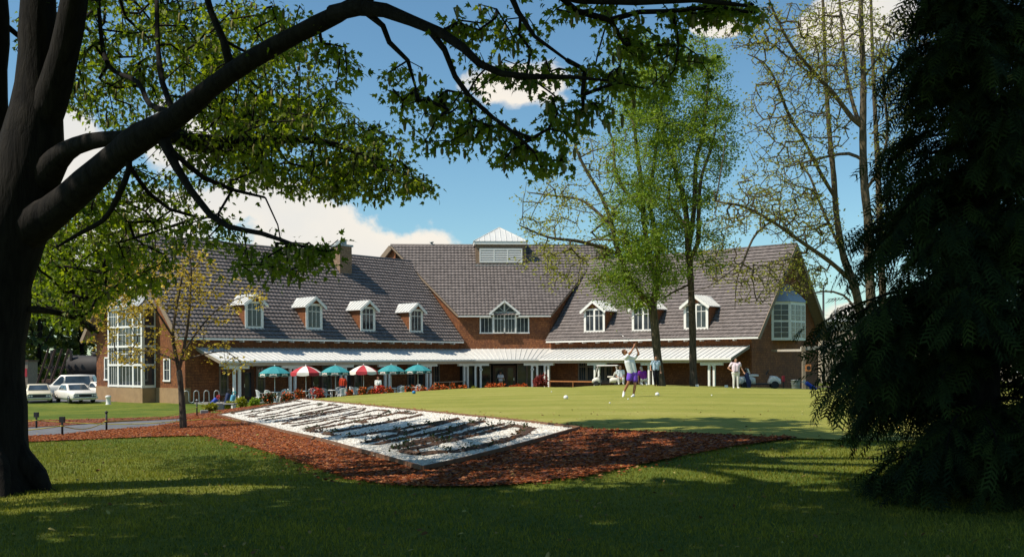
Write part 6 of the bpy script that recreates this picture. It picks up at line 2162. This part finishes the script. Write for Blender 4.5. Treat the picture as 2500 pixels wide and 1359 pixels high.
def car(label, loc, rz, mat, kind='sedan', name='parked_car', cat='car', group='cars parked beside the clubhouse'):
    """x = forward; origin on the ground at the middle"""
    t = thing(name, label, cat, tuple(loc), rz, group)
    if kind == 'sedan':
        L, W, zb, zm, roof = 4.7, .88, .24, .86, 1.36
        top = [(-2.35, .70), (-2.3, .84), (-1.5, .90), (-.6, .90), (.75, .91), (1.5, .88), (2.2, .80), (2.35, .70)]
        cab = [(-1.55, .90), (-1.0, roof - .02), (-.1, roof), (.25, roof - .03), (.95, .90)]
    else:
        L, W, zb, zm, roof = 4.8, .95, .38, 1.02, 1.88
        top = [(-2.35, .8), (-2.3, 1.06), (-1.5, 1.08), (0, 1.08), (.9, 1.08), (1.5, 1.06), (2.25, 1.0), (2.35, .82)]
        cab = [(-2.28, 1.06), (-2.05, roof - .03), (-1.0, roof), (.2, roof - .02), (.95, 1.07)]
    mb = MB(); secs = []
    for x, z in top:
        e = 1 - .10 * max(0, abs(x) - 1.9) / .45
        w = W * e
        secs.append([(x, -w * .92, zb), (x, -w, zb + .16), (x, -w, z - .2), (x, -w * .95, z - .05), (x, -w * .82, z), (x, w * .82, z), (x, w * .95, z - .05), (x, w, z - .2), (x, w, zb + .16), (x, w * .92, zb)])
    loft(mb, secs)
    body = mb.build('body', M[mat], t)
    mb = MB(); secs = []
    for x, z in cab:
        base = cab[0][1]
        w1 = W * (.90 - .16 * (z - base) / (roof - base))
        z = max(z, base + .01)
        secs.append([(x, -W * .90, base - .04), (x, -w1 - .015, z - .05), (x, -w1 * .9, z), (x, w1 * .9, z), (x, w1 + .015, z - .05), (x, W * .90, base - .04)])
    loft(mb, secs)
    mb.build('cabin', M[mat], t)
    base = cab[0][1]; ws = lambda z: W * (.90 - .16 * (z - base) / (roof - base)) + .022
    z0, z1 = base + .05, roof - .11
    def sidepane(x0, x1, x2, x3):
        for s in (-1, 1):
            mb = MB(); mb.poly([(x0, s * ws(z0), z0), (x1, s * ws(z0), z0), (x2, s * (ws(z1) + .005), z1), (x3, s * (ws(z1) + .005), z1)]); mb.build('window', M['car_glass'], t)
    if kind == 'sedan':
        sidepane(-.18, .72, .22, -.15); sidepane(-1.2, -.28, -.25, -.85)
        ends = ((.93, .90, .30, roof - .08), (-1.53, .90, -1.03, roof - .08))
    else:
        sidepane(.0, .78, .22, .0); sidepane(-2.05, -.15, -.15, -1.9)
        ends = ((.93, 1.08, .24, roof - .1), (-2.27, 1.12, -2.08, roof - .12))
    for xa, za, xb, zb_ in ends:
        sg = 1 if xa > 0 else -1
        mb = MB(); d = .035 * sg
        mb.poly([(xa + d, -W * .76, za + .04), (xa + d, W * .76, za + .04), (xb + d, W * .64, zb_), (xb + d, -W * .64, zb_)]); mb.build('windscreen' if sg > 0 else 'rear_window', M['car_glass'], t)
    zt = top[-1][1]
    mb = MB(); mb.box(lambda a, b, c: Vector((a, b, c)), 2.33, 2.375, -W * .80, W * .80, zt - .25, zt - .06); mb.build('grille', M['black'], t)
    for x0 in (2.34, -2.44):
        mb = MB(); mb.box(lambda a, b, c: Vector((a, b, c)), x0, x0 + .10, -W * .95, W * .95, zb + .08, zb + .20); mb.build('bumper', M['chrome'] if kind == 'sedan' else M['black'], t, bevel=.02)
    for s in (-1, 1):
        for q in (.72, .55):
            mb = MB(); mb.tube([(2.36, s * W * q, zt - .15), (2.395, s * W * q, zt - .15)], .062, 10); mb.build('headlight', M['lamp'], t)
        for x in (1.42, -1.35):
            mb = MB(); y = s * (W - .10)
            mb.tube([(x, y - .1, .31), (x, y - .09, .31), (x, y + .09, .31), (x, y + .1, .31)], [.26, .31, .31, .26], 18); wh = mb.build('wheel', M['black'], t)
            mb = MB(); mb.tube([(x, y + s * .1, .31), (x, y + s * .112, .31)], [.19, .15], 14); mb.build('hub_cap', M['chrome'], wh)
    return t


def pk(px, Y): return Vector(((px - 1250) / F * Y, Y, h1((px - 1250) / F * Y, Y)))


car('cream sedan with a dark wide grille, half hidden by the maple trunk', pk(92, 71.5), R(-62), 'car_cream')
car('clean white sedan nearest the left gable, facing the lawn', pk(183, 70.5), R(-50), 'car_white')
car('white truck-like van with a long dark side window, facing left behind the sedans', pk(160, 78), R(192), 'car_white', 'van', 'parked_van', 'van')
car('white car farthest back, only its rear pillar visible beside the gable wall', pk(243, 78), R(-35), 'car_white')

# old tank wagon and slanted rails behind the cars
M['sooty'] = paint('sooty_steel', (0.022, 0.018, 0.018), 0.7, 0.3, 2)
tw = pk(205, 92)
t = thing('tank_wagon', 'dark horizontal tank on a long flat frame behind the parked cars', 'railway wagon', tuple(tw))
mb = MB(); mb.tube([(-1.4, 0, 2.5), (-1.2, 0, 2.5), (5.3, 0, 2.5), (5.5, 0, 2.5)], [.7, 1.05, 1.05, .7], 20); mb.build('tank', M['sooty'], t)
mb = MB(); mb.tube([(1.2, 0, 3.4), (1.2, 0, 3.85)], .42, 14); mb.build('dome', M['sooty'], t)
mb = MB(); mb.box(lambda a, b, c: Vector((a, b, c)), -3.4, 6.2, -1.2, 1.2, 1.05, 1.35); mb.build('frame', M['rust'], t)
mb = MB(); mb.box(lambda a, b, c: Vector((a, b, c)), -3.2, 6.0, -.9, .9, .35, 1.04); mb.build('bogie', M['sooty'], t)
for x in (-2.4, -1.2, 3.6, 4.8):
    mb = MB(); mb.tube([(x, -1.1, .45), (x, -.95, .45)], .45, 16); mb.build('wheel', M['sooty'], t)
sl = pk(90, 90)
t = thing('rail_ramp', 'four slanted rusty steel rails leaning up behind the cream sedan', 'steel frame', tuple(sl))
for k in range(4):
    mb = MB(); x = k * .62
    mb.bar((x, 0, .9), (x + .85, .5, 4.1), .16, .16); mb.build('rail', M['rust'], t)
mb = MB(); mb.box(lambda a, b, c: Vector((a, b, c)), -.35, 2.6, -.5, .6, -.1, .95); mb.build('base_block', M['sooty'], t)
mb = MB(); mb.bar((.5, .55, 2.4), (2.9, .55, 2.4), .14, .2); mb.build('cross_beam', M['sooty'], t)
for x in (.8, 2.6):
    mb = MB(); mb.bar((x, 1.2, 0), (x, 1.2, 4.0), .2, .2); mb.build('support_post', M['sooty'], t)
hut = pk(66, 96)
t = thing('shed', 'small grey shed with a red panel beyond the slanted rails', 'shed', tuple(hut))
mb = MB(); mb.box(lambda a, b, c: Vector((a, b, c)), -.7, .55, -1, 1, 0.6, 3.0); mb.build('wall', M['greywood'], t)
mb = MB(); mb.box(lambda a, b, c: Vector((a, b, c)), -.8, .65, -1.1, 1.1, 3.0, 3.12); mb.build('roof', M['rust'], t)
mb = MB(); mb.box(lambda a, b, c: Vector((a, b, c)), .15, .5, -1.03, -1.005, 1.5, 2.3); mb.build('panel', M['red'], t)
mb = MB(); mb.box(lambda a, b, c: Vector((a, b, c)), -.6, .45, -.8, .8, -.2, .6); mb.build('plinth', M['concrete'], t)


def golf_cart(label, loc, rz, roof=True):
    t = thing('golf_cart', label, 'golf cart', tuple(loc), rz, 'golf carts')
    I = lambda a, b, c: Vector((a, b, c))
    M_ = M['car_white']
    mb = MB()
    loft(mb, [[(x, -w, .28), (x, -w, z - .08), (x, -w * .85, z), (x, w * .85, z), (x, w, z - .08), (x, w, .28)] for x, w, z in ((.55, .55, .42), (.70, .56, .78), (1.0, .54, .74), (1.22, .42, .58), (1.26, .36, .42))])
    mb.build('front_cowl', M_, t)
    mb = MB()
    loft(mb, [[(x, -w, .30), (x, -w, z - .08), (x, -w * .85, z), (x, w * .85, z), (x, w, z - .08), (x, w, .30)] for x, w, z in ((-1.2, .50, .62), (-1.12, .58, .72), (-.5, .60, .74), (-.28, .60, .66), (-.26, .56, .34))])
    mb.build('rear_body', M_, t)
    mb = MB(); mb.box(I, -.4, .8, -.56, .56, .24, .31); mb.build('floor', M['black'], t)
    mb = MB(); mb.box(I, -.62, -.08, -.54, .54, .741, .86); mb.build('seat', M['canvas'], t, bevel=.03)
    mb = MB(); mb.hexa([I(-.66, -.54, .92), I(-.57, -.54, .92), I(-.57, .54, .92), I(-.66, .54, .92), I(-.76, -.52, 1.22), I(-.68, -.52, 1.22), I(-.68, .52, 1.22), I(-.76, .52, 1.22)]); mb.build('seat_back', M['canvas'], t, bevel=.02)
    mb = MB()
    pts = [(.52 + .17 * math.sin(a) * .5, .26 + .18 * math.cos(a), .98 + .17 * math.sin(a) * .86) for a in [2 * math.pi * k / 16 for k in range(17)]]
    mb.tube(pts, .017, 6, caps=False); mb.tube([(.52, .26, .98), (.85, .26, .62)], .02, 6); mb.tube([pts[0], pts[8]], .012, 5)
    mb.build('steering_wheel', M['black'], t)
    for x in (.88, -.85):
        for s in (-1, 1):
            mb = MB(); mb.tube([(x, s * .50 - .09, .23), (x, s * .50 - .08, .23), (x, s * .50 + .08, .23), (x, s * .50 + .09, .23)], [.18, .23, .23, .18], 16); mb.build('wheel', M['black'], t)
    if roof:
        mb = MB()
        mb.hexa([I(-.95, -.58, 1.76), I(.85, -.56, 1.74), I(.85, .56, 1.74), I(-.95, .58, 1.76), I(-.92, -.52, 1.83), I(.82, -.5, 1.82), I(.82, .5, 1.82), I(-.92, .52, 1.83)]); mb.build('roof', M_, t, bevel=.025)
        for s in (-1, 1):
            mb = MB(); mb.tube([(-.98, s * .5, .70), (-.80, s * .52, 1.77)], .022, 6); mb.build('roof_post', M_, t)
            mb = MB(); mb.tube([(1.0, s * .46, .70), (.74, s * .50, 1.76)], .022, 6); mb.build('roof_post', M_, t)
        mb = MB(); mb.poly([(.985, -.45, .76), (.985, .45, .76), (.77, .48, 1.72), (.77, -.48, 1.72)]); mb.build('windscreen', M['glass'], t)
    return t


def bag(name, label, p, col, lean, rz, hood, group='golf bags', hgt_=.9, stand=True):
    t = thing(name, label, 'golf bag', tuple(p), rz, group)
    m = Matrix.Rotation(lean, 4, 'Y')
    mb = MB(); mb.tube([m @ Vector((0, 0, z)) + Vector((0, 0, .02)) for z in (0, .05, hgt_ * .5, hgt_ * .95, hgt_)], [.10, .12, .125, .135, .12], 12); mb.build('bag', col, t)
    mb = MB(); c = m @ Vector((.13, 0, hgt_ * .38)); mb.ball(c, .06, .09, .2, 8, 6, rot=m.to_3x3()); mb.build('pocket', col, t)
    for k in range(6):
        a = k * 1.05
        mb = MB(); q0 = m @ Vector((.06 * math.cos(a), .06 * math.sin(a), hgt_ * .9)); q1 = m @ Vector((.085 * math.cos(a), .085 * math.sin(a), hgt_ + .14 + .05 * (k % 3)))
        mb.tube([q0, q1], .008, 5); mb.ball(q1, .04, .03, .05, 7, 5); mb.build('club', hood, t)
    mb = MB(); mb.tube([m @ Vector((-.13, 0, hgt_ * .85)), m @ Vector((-.22, 0, hgt_ * .55)), m @ Vector((-.13, 0, hgt_ * .25))], .018, 5); mb.build('strap', M['black'], t)
    if stand:
        for s in (-1, 1):
            mb = MB(); q = m @ Vector((0, s * .06, hgt_ * .8)); mb.tube([q, (q.x + .28, s * .25, 0)], .011, 5); mb.build('stand_leg', M['chrome'], t)
    return t


golf_cart('white golf cart with a flat roof parked by the veranda posts', at(1482, 72), R(168)).scale = (.86, .86, .84)
golf_cart('open white golf cart without a roof, to the right of the pink-shirted man', at(1853, 60), R(-8), False)
M['blue'] = paint('bright_blue_nylon', (0.02, 0.06, 0.42), 0.6, 0.15, 5); M['pale_blue'] = paint('pale_blue_nylon', (0.10, 0.34, 0.48), 0.6, 0.15, 5); M['navy'] = paint('navy_nylon', (0.015, 0.025, 0.09), 0.6, 0.2, 5)
bag('golf_bag', 'bright blue golf bag leaning over near the grey block, red club covers', at(503, 57, h1(*at(503, 57).xy)), M['blue'], R(42), 0, M['red'])
bag('golf_bag', 'black golf bag on a pull cart between the two blue bags', at(547, 58), M['navy'], R(14), R(20), M['black'], hgt_=1.0)
bag('golf_bag', 'pale blue golf bag standing before the first veranda posts', at(560, 57), M['pale_blue'], R(16), R(-10), M['teal'])
bag('golf_bag', 'navy golf bag strapped up behind the open cart', at(1829, 59), M['navy'], R(-12), R(10), M['black'], stand=False)
bag('golf_bag', 'blue-and-white golf bag lying by the wooden frame under the cedar boughs', at(1992, 64), M['blue'], R(60), R(200), M['canvas'], stand=False)

# ------------------------------------------------------------------ small things
I3 = lambda a, b, c: Vector((a, b, c))
# bike rack of steel hoops
p = at(490, 66.3, .0)
t = thing('bike_rack', 'steel wave bike rack against the brown wall behind the golf bags', 'bike rack', tuple(p), R(8))
pts = []
for k in range(4):
    x = -.95 + k * .66
    pts += [(x - .165, 0, .0 if k == 0 else .18)] if k == 0 else []
    pts += [(x - .165, 0, .62)] + [(x - .165 * math.cos(a), 0, .70 + .165 * math.sin(a)) for a in (R(30), R(60), R(90), R(120), R(150))] + [(x + .165, 0, .62)]
    if k < 3: pts += [(x + .33 - .165 * math.cos(a), 0, .22 - .165 * math.sin(a)) for a in (R(10), R(50), R(90), R(130), R(170))]
pts += [(-.95 + 3 * .66 + .165, 0, 0)]
mb = MB(); mb.tube(pts, .032, 8); mb.build('hoops', M['galv'], t)
for x in (-1.115, 1.195):
    mb = MB(); mb.lathe([(0, 0), (.09, 0), (.09, .02), (0, .02)], (x, 0, 0), 10); mb.build('base_plate', M['galv'], t)
# grey concrete blocks
for (px, Y, w_, h_, lab) in ((498, 45, .34, .17, 'small grey concrete block at the edge of the mulch, near the rope post'), (533, 49, .40, .42, 'upright grey concrete block between two yellow-green shrubs')):
    p = at(px, Y)
    t = thing('concrete_block', lab, 'block', tuple(p), R(20))
    mb = MB(); mb.box(I3, -w_ / 2, w_ / 2, -.15, .15, -.05, h_); mb.build('block', M['concrete'], t, bevel=.02)
p = at(541, 50)
t = thing('garden_bench', 'low pale bench slab on short legs beside the upright grey block', 'bench', tuple(p), R(-25))
mb = MB(); mb.box(I3, -.5, .9, -.16, .16, .40, .46); mb.build('seat', M['concrete'], t)
for x in (-.2, .75):
    mb = MB(); mb.box(I3, x - .05, x + .05, -.12, .12, -.05, .399); mb.build('leg', M['white'], t)

# rope posts by the path
RP = [(88, 995, 1032, 'dark path post with a box-like cap, nearest the maple trunk'), (151, 1010, 1050, 'dark rope post at the near edge of the path, second from the maple'), (259, 995, 1040, 'tall black rope post on the mulch in line with the left gable'), (480, 968, 1006, 'rope post right of the young tree, its lamp-like knob pale')]
M['rope'] = paint('yellow_rope', (0.40, 0.33, 0.05), 0.9, 0.2, 20)
tops = []
for px, yt, yb, lab in RP:
    p = gp(px, yb); H = max(.5, P(px, yt, p.y).z - p.z)
    t = thing('rope_post', lab, 'post', tuple(p), 0, 'posts of the rope along the path')
    mb = MB(); mb.tube([(0, 0, -.1), (0, 0, H)], .032, 8); mb.build('post', M['black'], t)
    mb = MB()
    if px in (88, 151): mb.box(I3, -.06, .06, -.06, .06, H - .13, H + .03)
    else: mb.lathe([(0, H - .01), (.05, H - .01), (.055, H + .02), (.03, H + .05), (0, H + .06)], n=8)
    mb.build('cap', M['black'] if px != 480 else M['galv'], t)
    mb = MB(); mb.tube([(0, 0, H * .55 - .015), (0, 0, H * .55 + .015)], .05, 8); mb.build('rope_ring', M['rope'], t)
    tops.append(p + Vector((0, 0, H * .55)))
tops_s = [Vector((-16.5, tops[1].y - 1.0, tops[1].z)), tops[1], tops[2], tops[3]]
def rope(pts, label):
    mb = MB(); full = []
    for a, b in zip(pts[:-1], pts[1:]):
        for k in range(8):
            f = k / 8; q = a + (b - a) * f; q.z -= .16 * math.sin(math.pi * f); full.append(q)
    full.append(pts[-1]); o = full[0].copy()
    mb.tube([q - o for q in full], .014, 5)
    ob = mb.build('rope', M['rope'], None); ob.location = o
    tag(ob, label, 'rope')
rope(tops_s, 'thin yellow rope sagging between the black posts along the near side of the path')
rope([Vector((-18.5, tops[0].y, tops[0].z)), tops[0], tops[0] + Vector((5.2, 1.2, -.05)), tops[0] + Vector((9.5, 4.5, -.25))], 'thin yellow rope over the grass on the far side of the path')

# white drinking-fountain-like stand by the gable
p = at(264, 66.5, -.06)
t = thing('ball_washer', 'short white fluted bin standing on grass below the tall bay window', 'bin', tuple(p))
mb = MB(); mb.lathe([(0, 0), (.19, 0), (.17, .06), (.15, .1), (.16, .48), (.2, .52), (.2, .58), (0, .58)], n=14); mb.build('body', M['white'], t)
mb = MB(); mb.lathe([(0, .581), (.17, .581), (.15, .63), (0, .65)], n=14); mb.build('lid', M['white'], t)

# tee markers
M['marker_blue'] = paint('blue_marker', (0.02, 0.20, 0.42), 0.35, 0.1); M['marker_white'] = paint('white_marker', (0.78, 0.76, 0.74), 0.5, 0.08, 12)
for px, py, r, mt, lab in ((800, 963, .10, 'marker_blue', 'blue tee marker ball at the left end of the tee, above the bed'), (1010, 958, .10, 'marker_blue', 'blue tee marker ball in the middle distance, below the rightmost parasols'),
                          (1381, 976, .085, 'marker_white', 'white tee marker ball on the lawn left of the golfer'), (1604, 971, .085, 'marker_white', 'white tee marker ball on the lawn right of the golfer')):
    p = gp(px, py + 1)
    t = thing('tee_marker', lab, 'tee marker', (p.x, p.y, p.z + .02), 0, 'round tee markers')
    mb = MB(); mb.ball((0, 0, r * .8), r, r, r * .92, 14, 10); mb.build('ball', M[mt], t)
    mb = MB(); mb.tube([(0, 0, -.05), (0, 0, r * .3)], .015, 6); mb.build('spike', M['galv'], t)
for i, (px, py, lab) in enumerate(((1533, 981, 'white golf ball in front of the golfer, left of the shoes'), (1488, 990, 'white golf ball on the lawn below left of the golfer'), (1346, 960, 'tiny white golf ball left of the white tee marker'), (1737, 974, 'tiny white golf ball on the lawn before the white posts'))):
    p = gp(px, py)
    mb = MB(); mb.ball((0, 0, .03), .026, n=10, m=8)
    o = mb.build('golf_ball', M['marker_white']); o.location = (p.x, p.y, p.z + .025); tag(o, lab, 'golf ball', 'golf balls on the tee')

# rails in front of the veranda
def rail(label, name, pa, pb, zt, mat, posts, h=.09):
    a, b = Vector(pa), Vector(pb)
    t = thing(name, label, 'rail', (a.x, a.y, 0))
    d = b - a
    mb = MB(); mb.bar((0, 0, zt), (d.x, d.y, zt), .10, h); mb.build('top_rail', M[mat], t)
    for f in posts:
        mb = MB(); mb.bar((d.x * f, d.y * f, -.2), (d.x * f, d.y * f, zt - h / 2), .07, .07, (0, 1, 0)); mb.build('post', M[mat], t)
a, b = t_at(1342, FR, 4.2), t_at(1462, FR, 4.2)
rail('long orange wooden rail between the entrance posts and the roofed golf cart', 'wooden_rail', FR(a, 4.2, 0), FR(b, 4.2, 0), .98, 'wood', (0, .48, 1))
a, b = t_at(1060, FL, 4.2), t_at(1135, FL, 4.2)
rail('thin dark handrail above the orange azaleas left of the entrance', 'handrail', FL(a, 4.2, 0), FL(b, 4.2, 0), 1.02, 'greywood', (0, .5, 1), .05)

# things by the right gable
p = at(1942, 66)
t = thing('waste_bin', 'galvanised ribbed bucket-like bin on the lawn before the right gable', 'bin', tuple(p))
mb = MB(); mb.lathe([(0, 0), (.25, 0), (.26, .03), (.265, .25), (.28, .27), (.28, .29), (.29, .56), (.31, .58), (.31, .61), (.27, .61), (.26, .1), (0, .1)], n=20); mb.build('body', M['galv'], t)
for s in (-1, 1):
    mb = MB(); mb.tube([(s * .29, -.05, .45), (s * .35, 0, .46), (s * .29, .05, .45)], .012, 5); mb.build('handle', M['galv'], t)
p = at(1912, 65)
t = thing('ball_washer', 'small red box on a thin post before the right gable', 'ball washer', tuple(p))
mb = MB(); mb.tube([(0, 0, -.1), (0, 0, .5)], .03, 8); mb.build('post', M['black'], t)
mb = MB(); mb.box(I3, -.09, .09, -.08, .08, .45, .85); mb.build('box', M['red'], t, bevel=.02)
mb = MB(); mb.tube([(.10, 0, .75), (.2, 0, .8)], .012, 5); mb.build('handle', M['black'], t)
for px, Y in ((1702, 57), (1773, 57)):
    p = at(px, Y)
    t = thing('tee_sign', 'small white block in the grass ' + ('beside the straight dark trunk' if px < 1750 else 'left of the pink-shirted man'), 'marker block', tuple(p))
    mb = MB(); mb.hexa([I3(-.09, -.06, -.02), I3(.1, -.06, -.02), I3(.1, .06, -.02), I3(-.09, .06, -.02), I3(-.1, -.06, .16), I3(.07, -.06, .16), I3(.07, .06, .16), I3(-.1, .06, .16)]); mb.build('block', M['white'], t, bevel=.01)

Yw = 69.0
p = at(1962, Yw)
t = thing('timber_frame', 'open weathered timber frame with pale beams joined to the right gable', 'timber frame', tuple(p))
q = lambda px, py, Y: P(px, py, Y) - p
mb = MB(); mb.bar((0, 0, -.3), q(1962, 852, Yw), .22, .22, (0, 1, 0)); mb.build('post', M['greywood'], t)
mb = MB(); mb.bar(q(1955, 859, Yw), q(2130, 851, Yw + 1), .12, .24); mb.build('beam', M['cream'], t)
mb = MB(); mb.bar(q(1958, 863, Yw + .3), q(1885, 863, Yw + 8.5), .10, .16); mb.build('beam', M['cream'], t)
mb = MB(); mb.bar((2.9, .6, -.3), q(2130, 856, Yw + 1), .2, .2, (0, 1, 0)); mb.build('post', M['greywood'], t)
for z in (953, 962):
    mb = MB(); mb.bar(q(1966, z, Yw), q(2060, z - 1, Yw), .06, .14); mb.build('lower_rail', M['greywood'], t)
    
t = thing('loudspeaker', 'square tan loudspeaker box with a dark round cone by the timber frame', 'loudspeaker', tuple(P(1974, 914, Yw - .2)))
mb = MB(); mb.box(I3, -.19, .19, 0, .22, -.02, .46); mb.build('box', M['wood'], t, bevel=.02)
mb = MB(); mb.tube([(0, -.005, .22), (0, .02, .22)], [.15, .11], 18); mb.build('cone', M['black'], t)
mb = MB(); mb.bar((-.19, .1, .2), (-.32, .15, .2), .06, .06); mb.build('bracket', M['black'], t)

# pale low building beyond
Yb = 112.0
p = pk(2240, Yb)
M['plaster'] = paint('pale_plaster', (0.55, 0.44, 0.33), .9, .08, .6)
t = thing('pale_building', 'low pale flat-roofed building glimpsed through the dark cedar', 'building', tuple(p))
x0, x1 = q(2000, 800, Yb).x + p.x * 0, (2560 - 2240) / F * Yb
x0 = (2005 - 2240) / F * Yb
zt = P(2240, 796, Yb).z - p.z
mb = MB(); mb.box(I3, x0, x1, 0, 10, -.3, zt); mb.build('wall', M['plaster'], t)
mb = MB(); mb.box(I3, x0 - .3, x1 + .3, -.3, 10.3, zt, zt + .35); mb.build('roof', M['white'], t)
for k in range(6):
    xx = x0 + 2.2 + k * 3.9
    mb = MB(); mb.box(I3, xx, xx + 1.6, -.02, .05, 1.2, 2.9); w_ = mb.build('window', M['glass'], t)
    mb = MB(); mb.box(I3, xx - .1, xx + 1.7, -.05, -.021, 1.05, 1.19); mb.build('sill', M['white'], w_)
for px, yt, Y, rr, mt, lab in ((2011, 722, 100, .13, 'black', 'dark net pole close to the right gable'), (2040, 735, 104, .09, 'galv', 'thin grey-green net pole against the cloud right of the gable')):
    pp = pk(px, Y)
    t = thing('net_pole', lab, 'pole', tuple(pp), 0, 'net poles beyond the gable')
    H = P(px, yt, Y).z - pp.z
    mb = MB(); mb.tube([(0, 0, -.2), (0, 0, H)], [rr, rr * .8], 8); mb.build('pole', M[mt], t)
    mb = MB(); mb.bar((0, 0, H - .15), (-.8, 0, H - .15), .06, .06); mb.build('arm', M[mt], t)
slab('car_park', [(-44, 68.5), (-24.5, 72.2), (-27, 80), (-26, 96), (-60, 96), (-60, 70)], -.4, -.035, M['asphalt'])
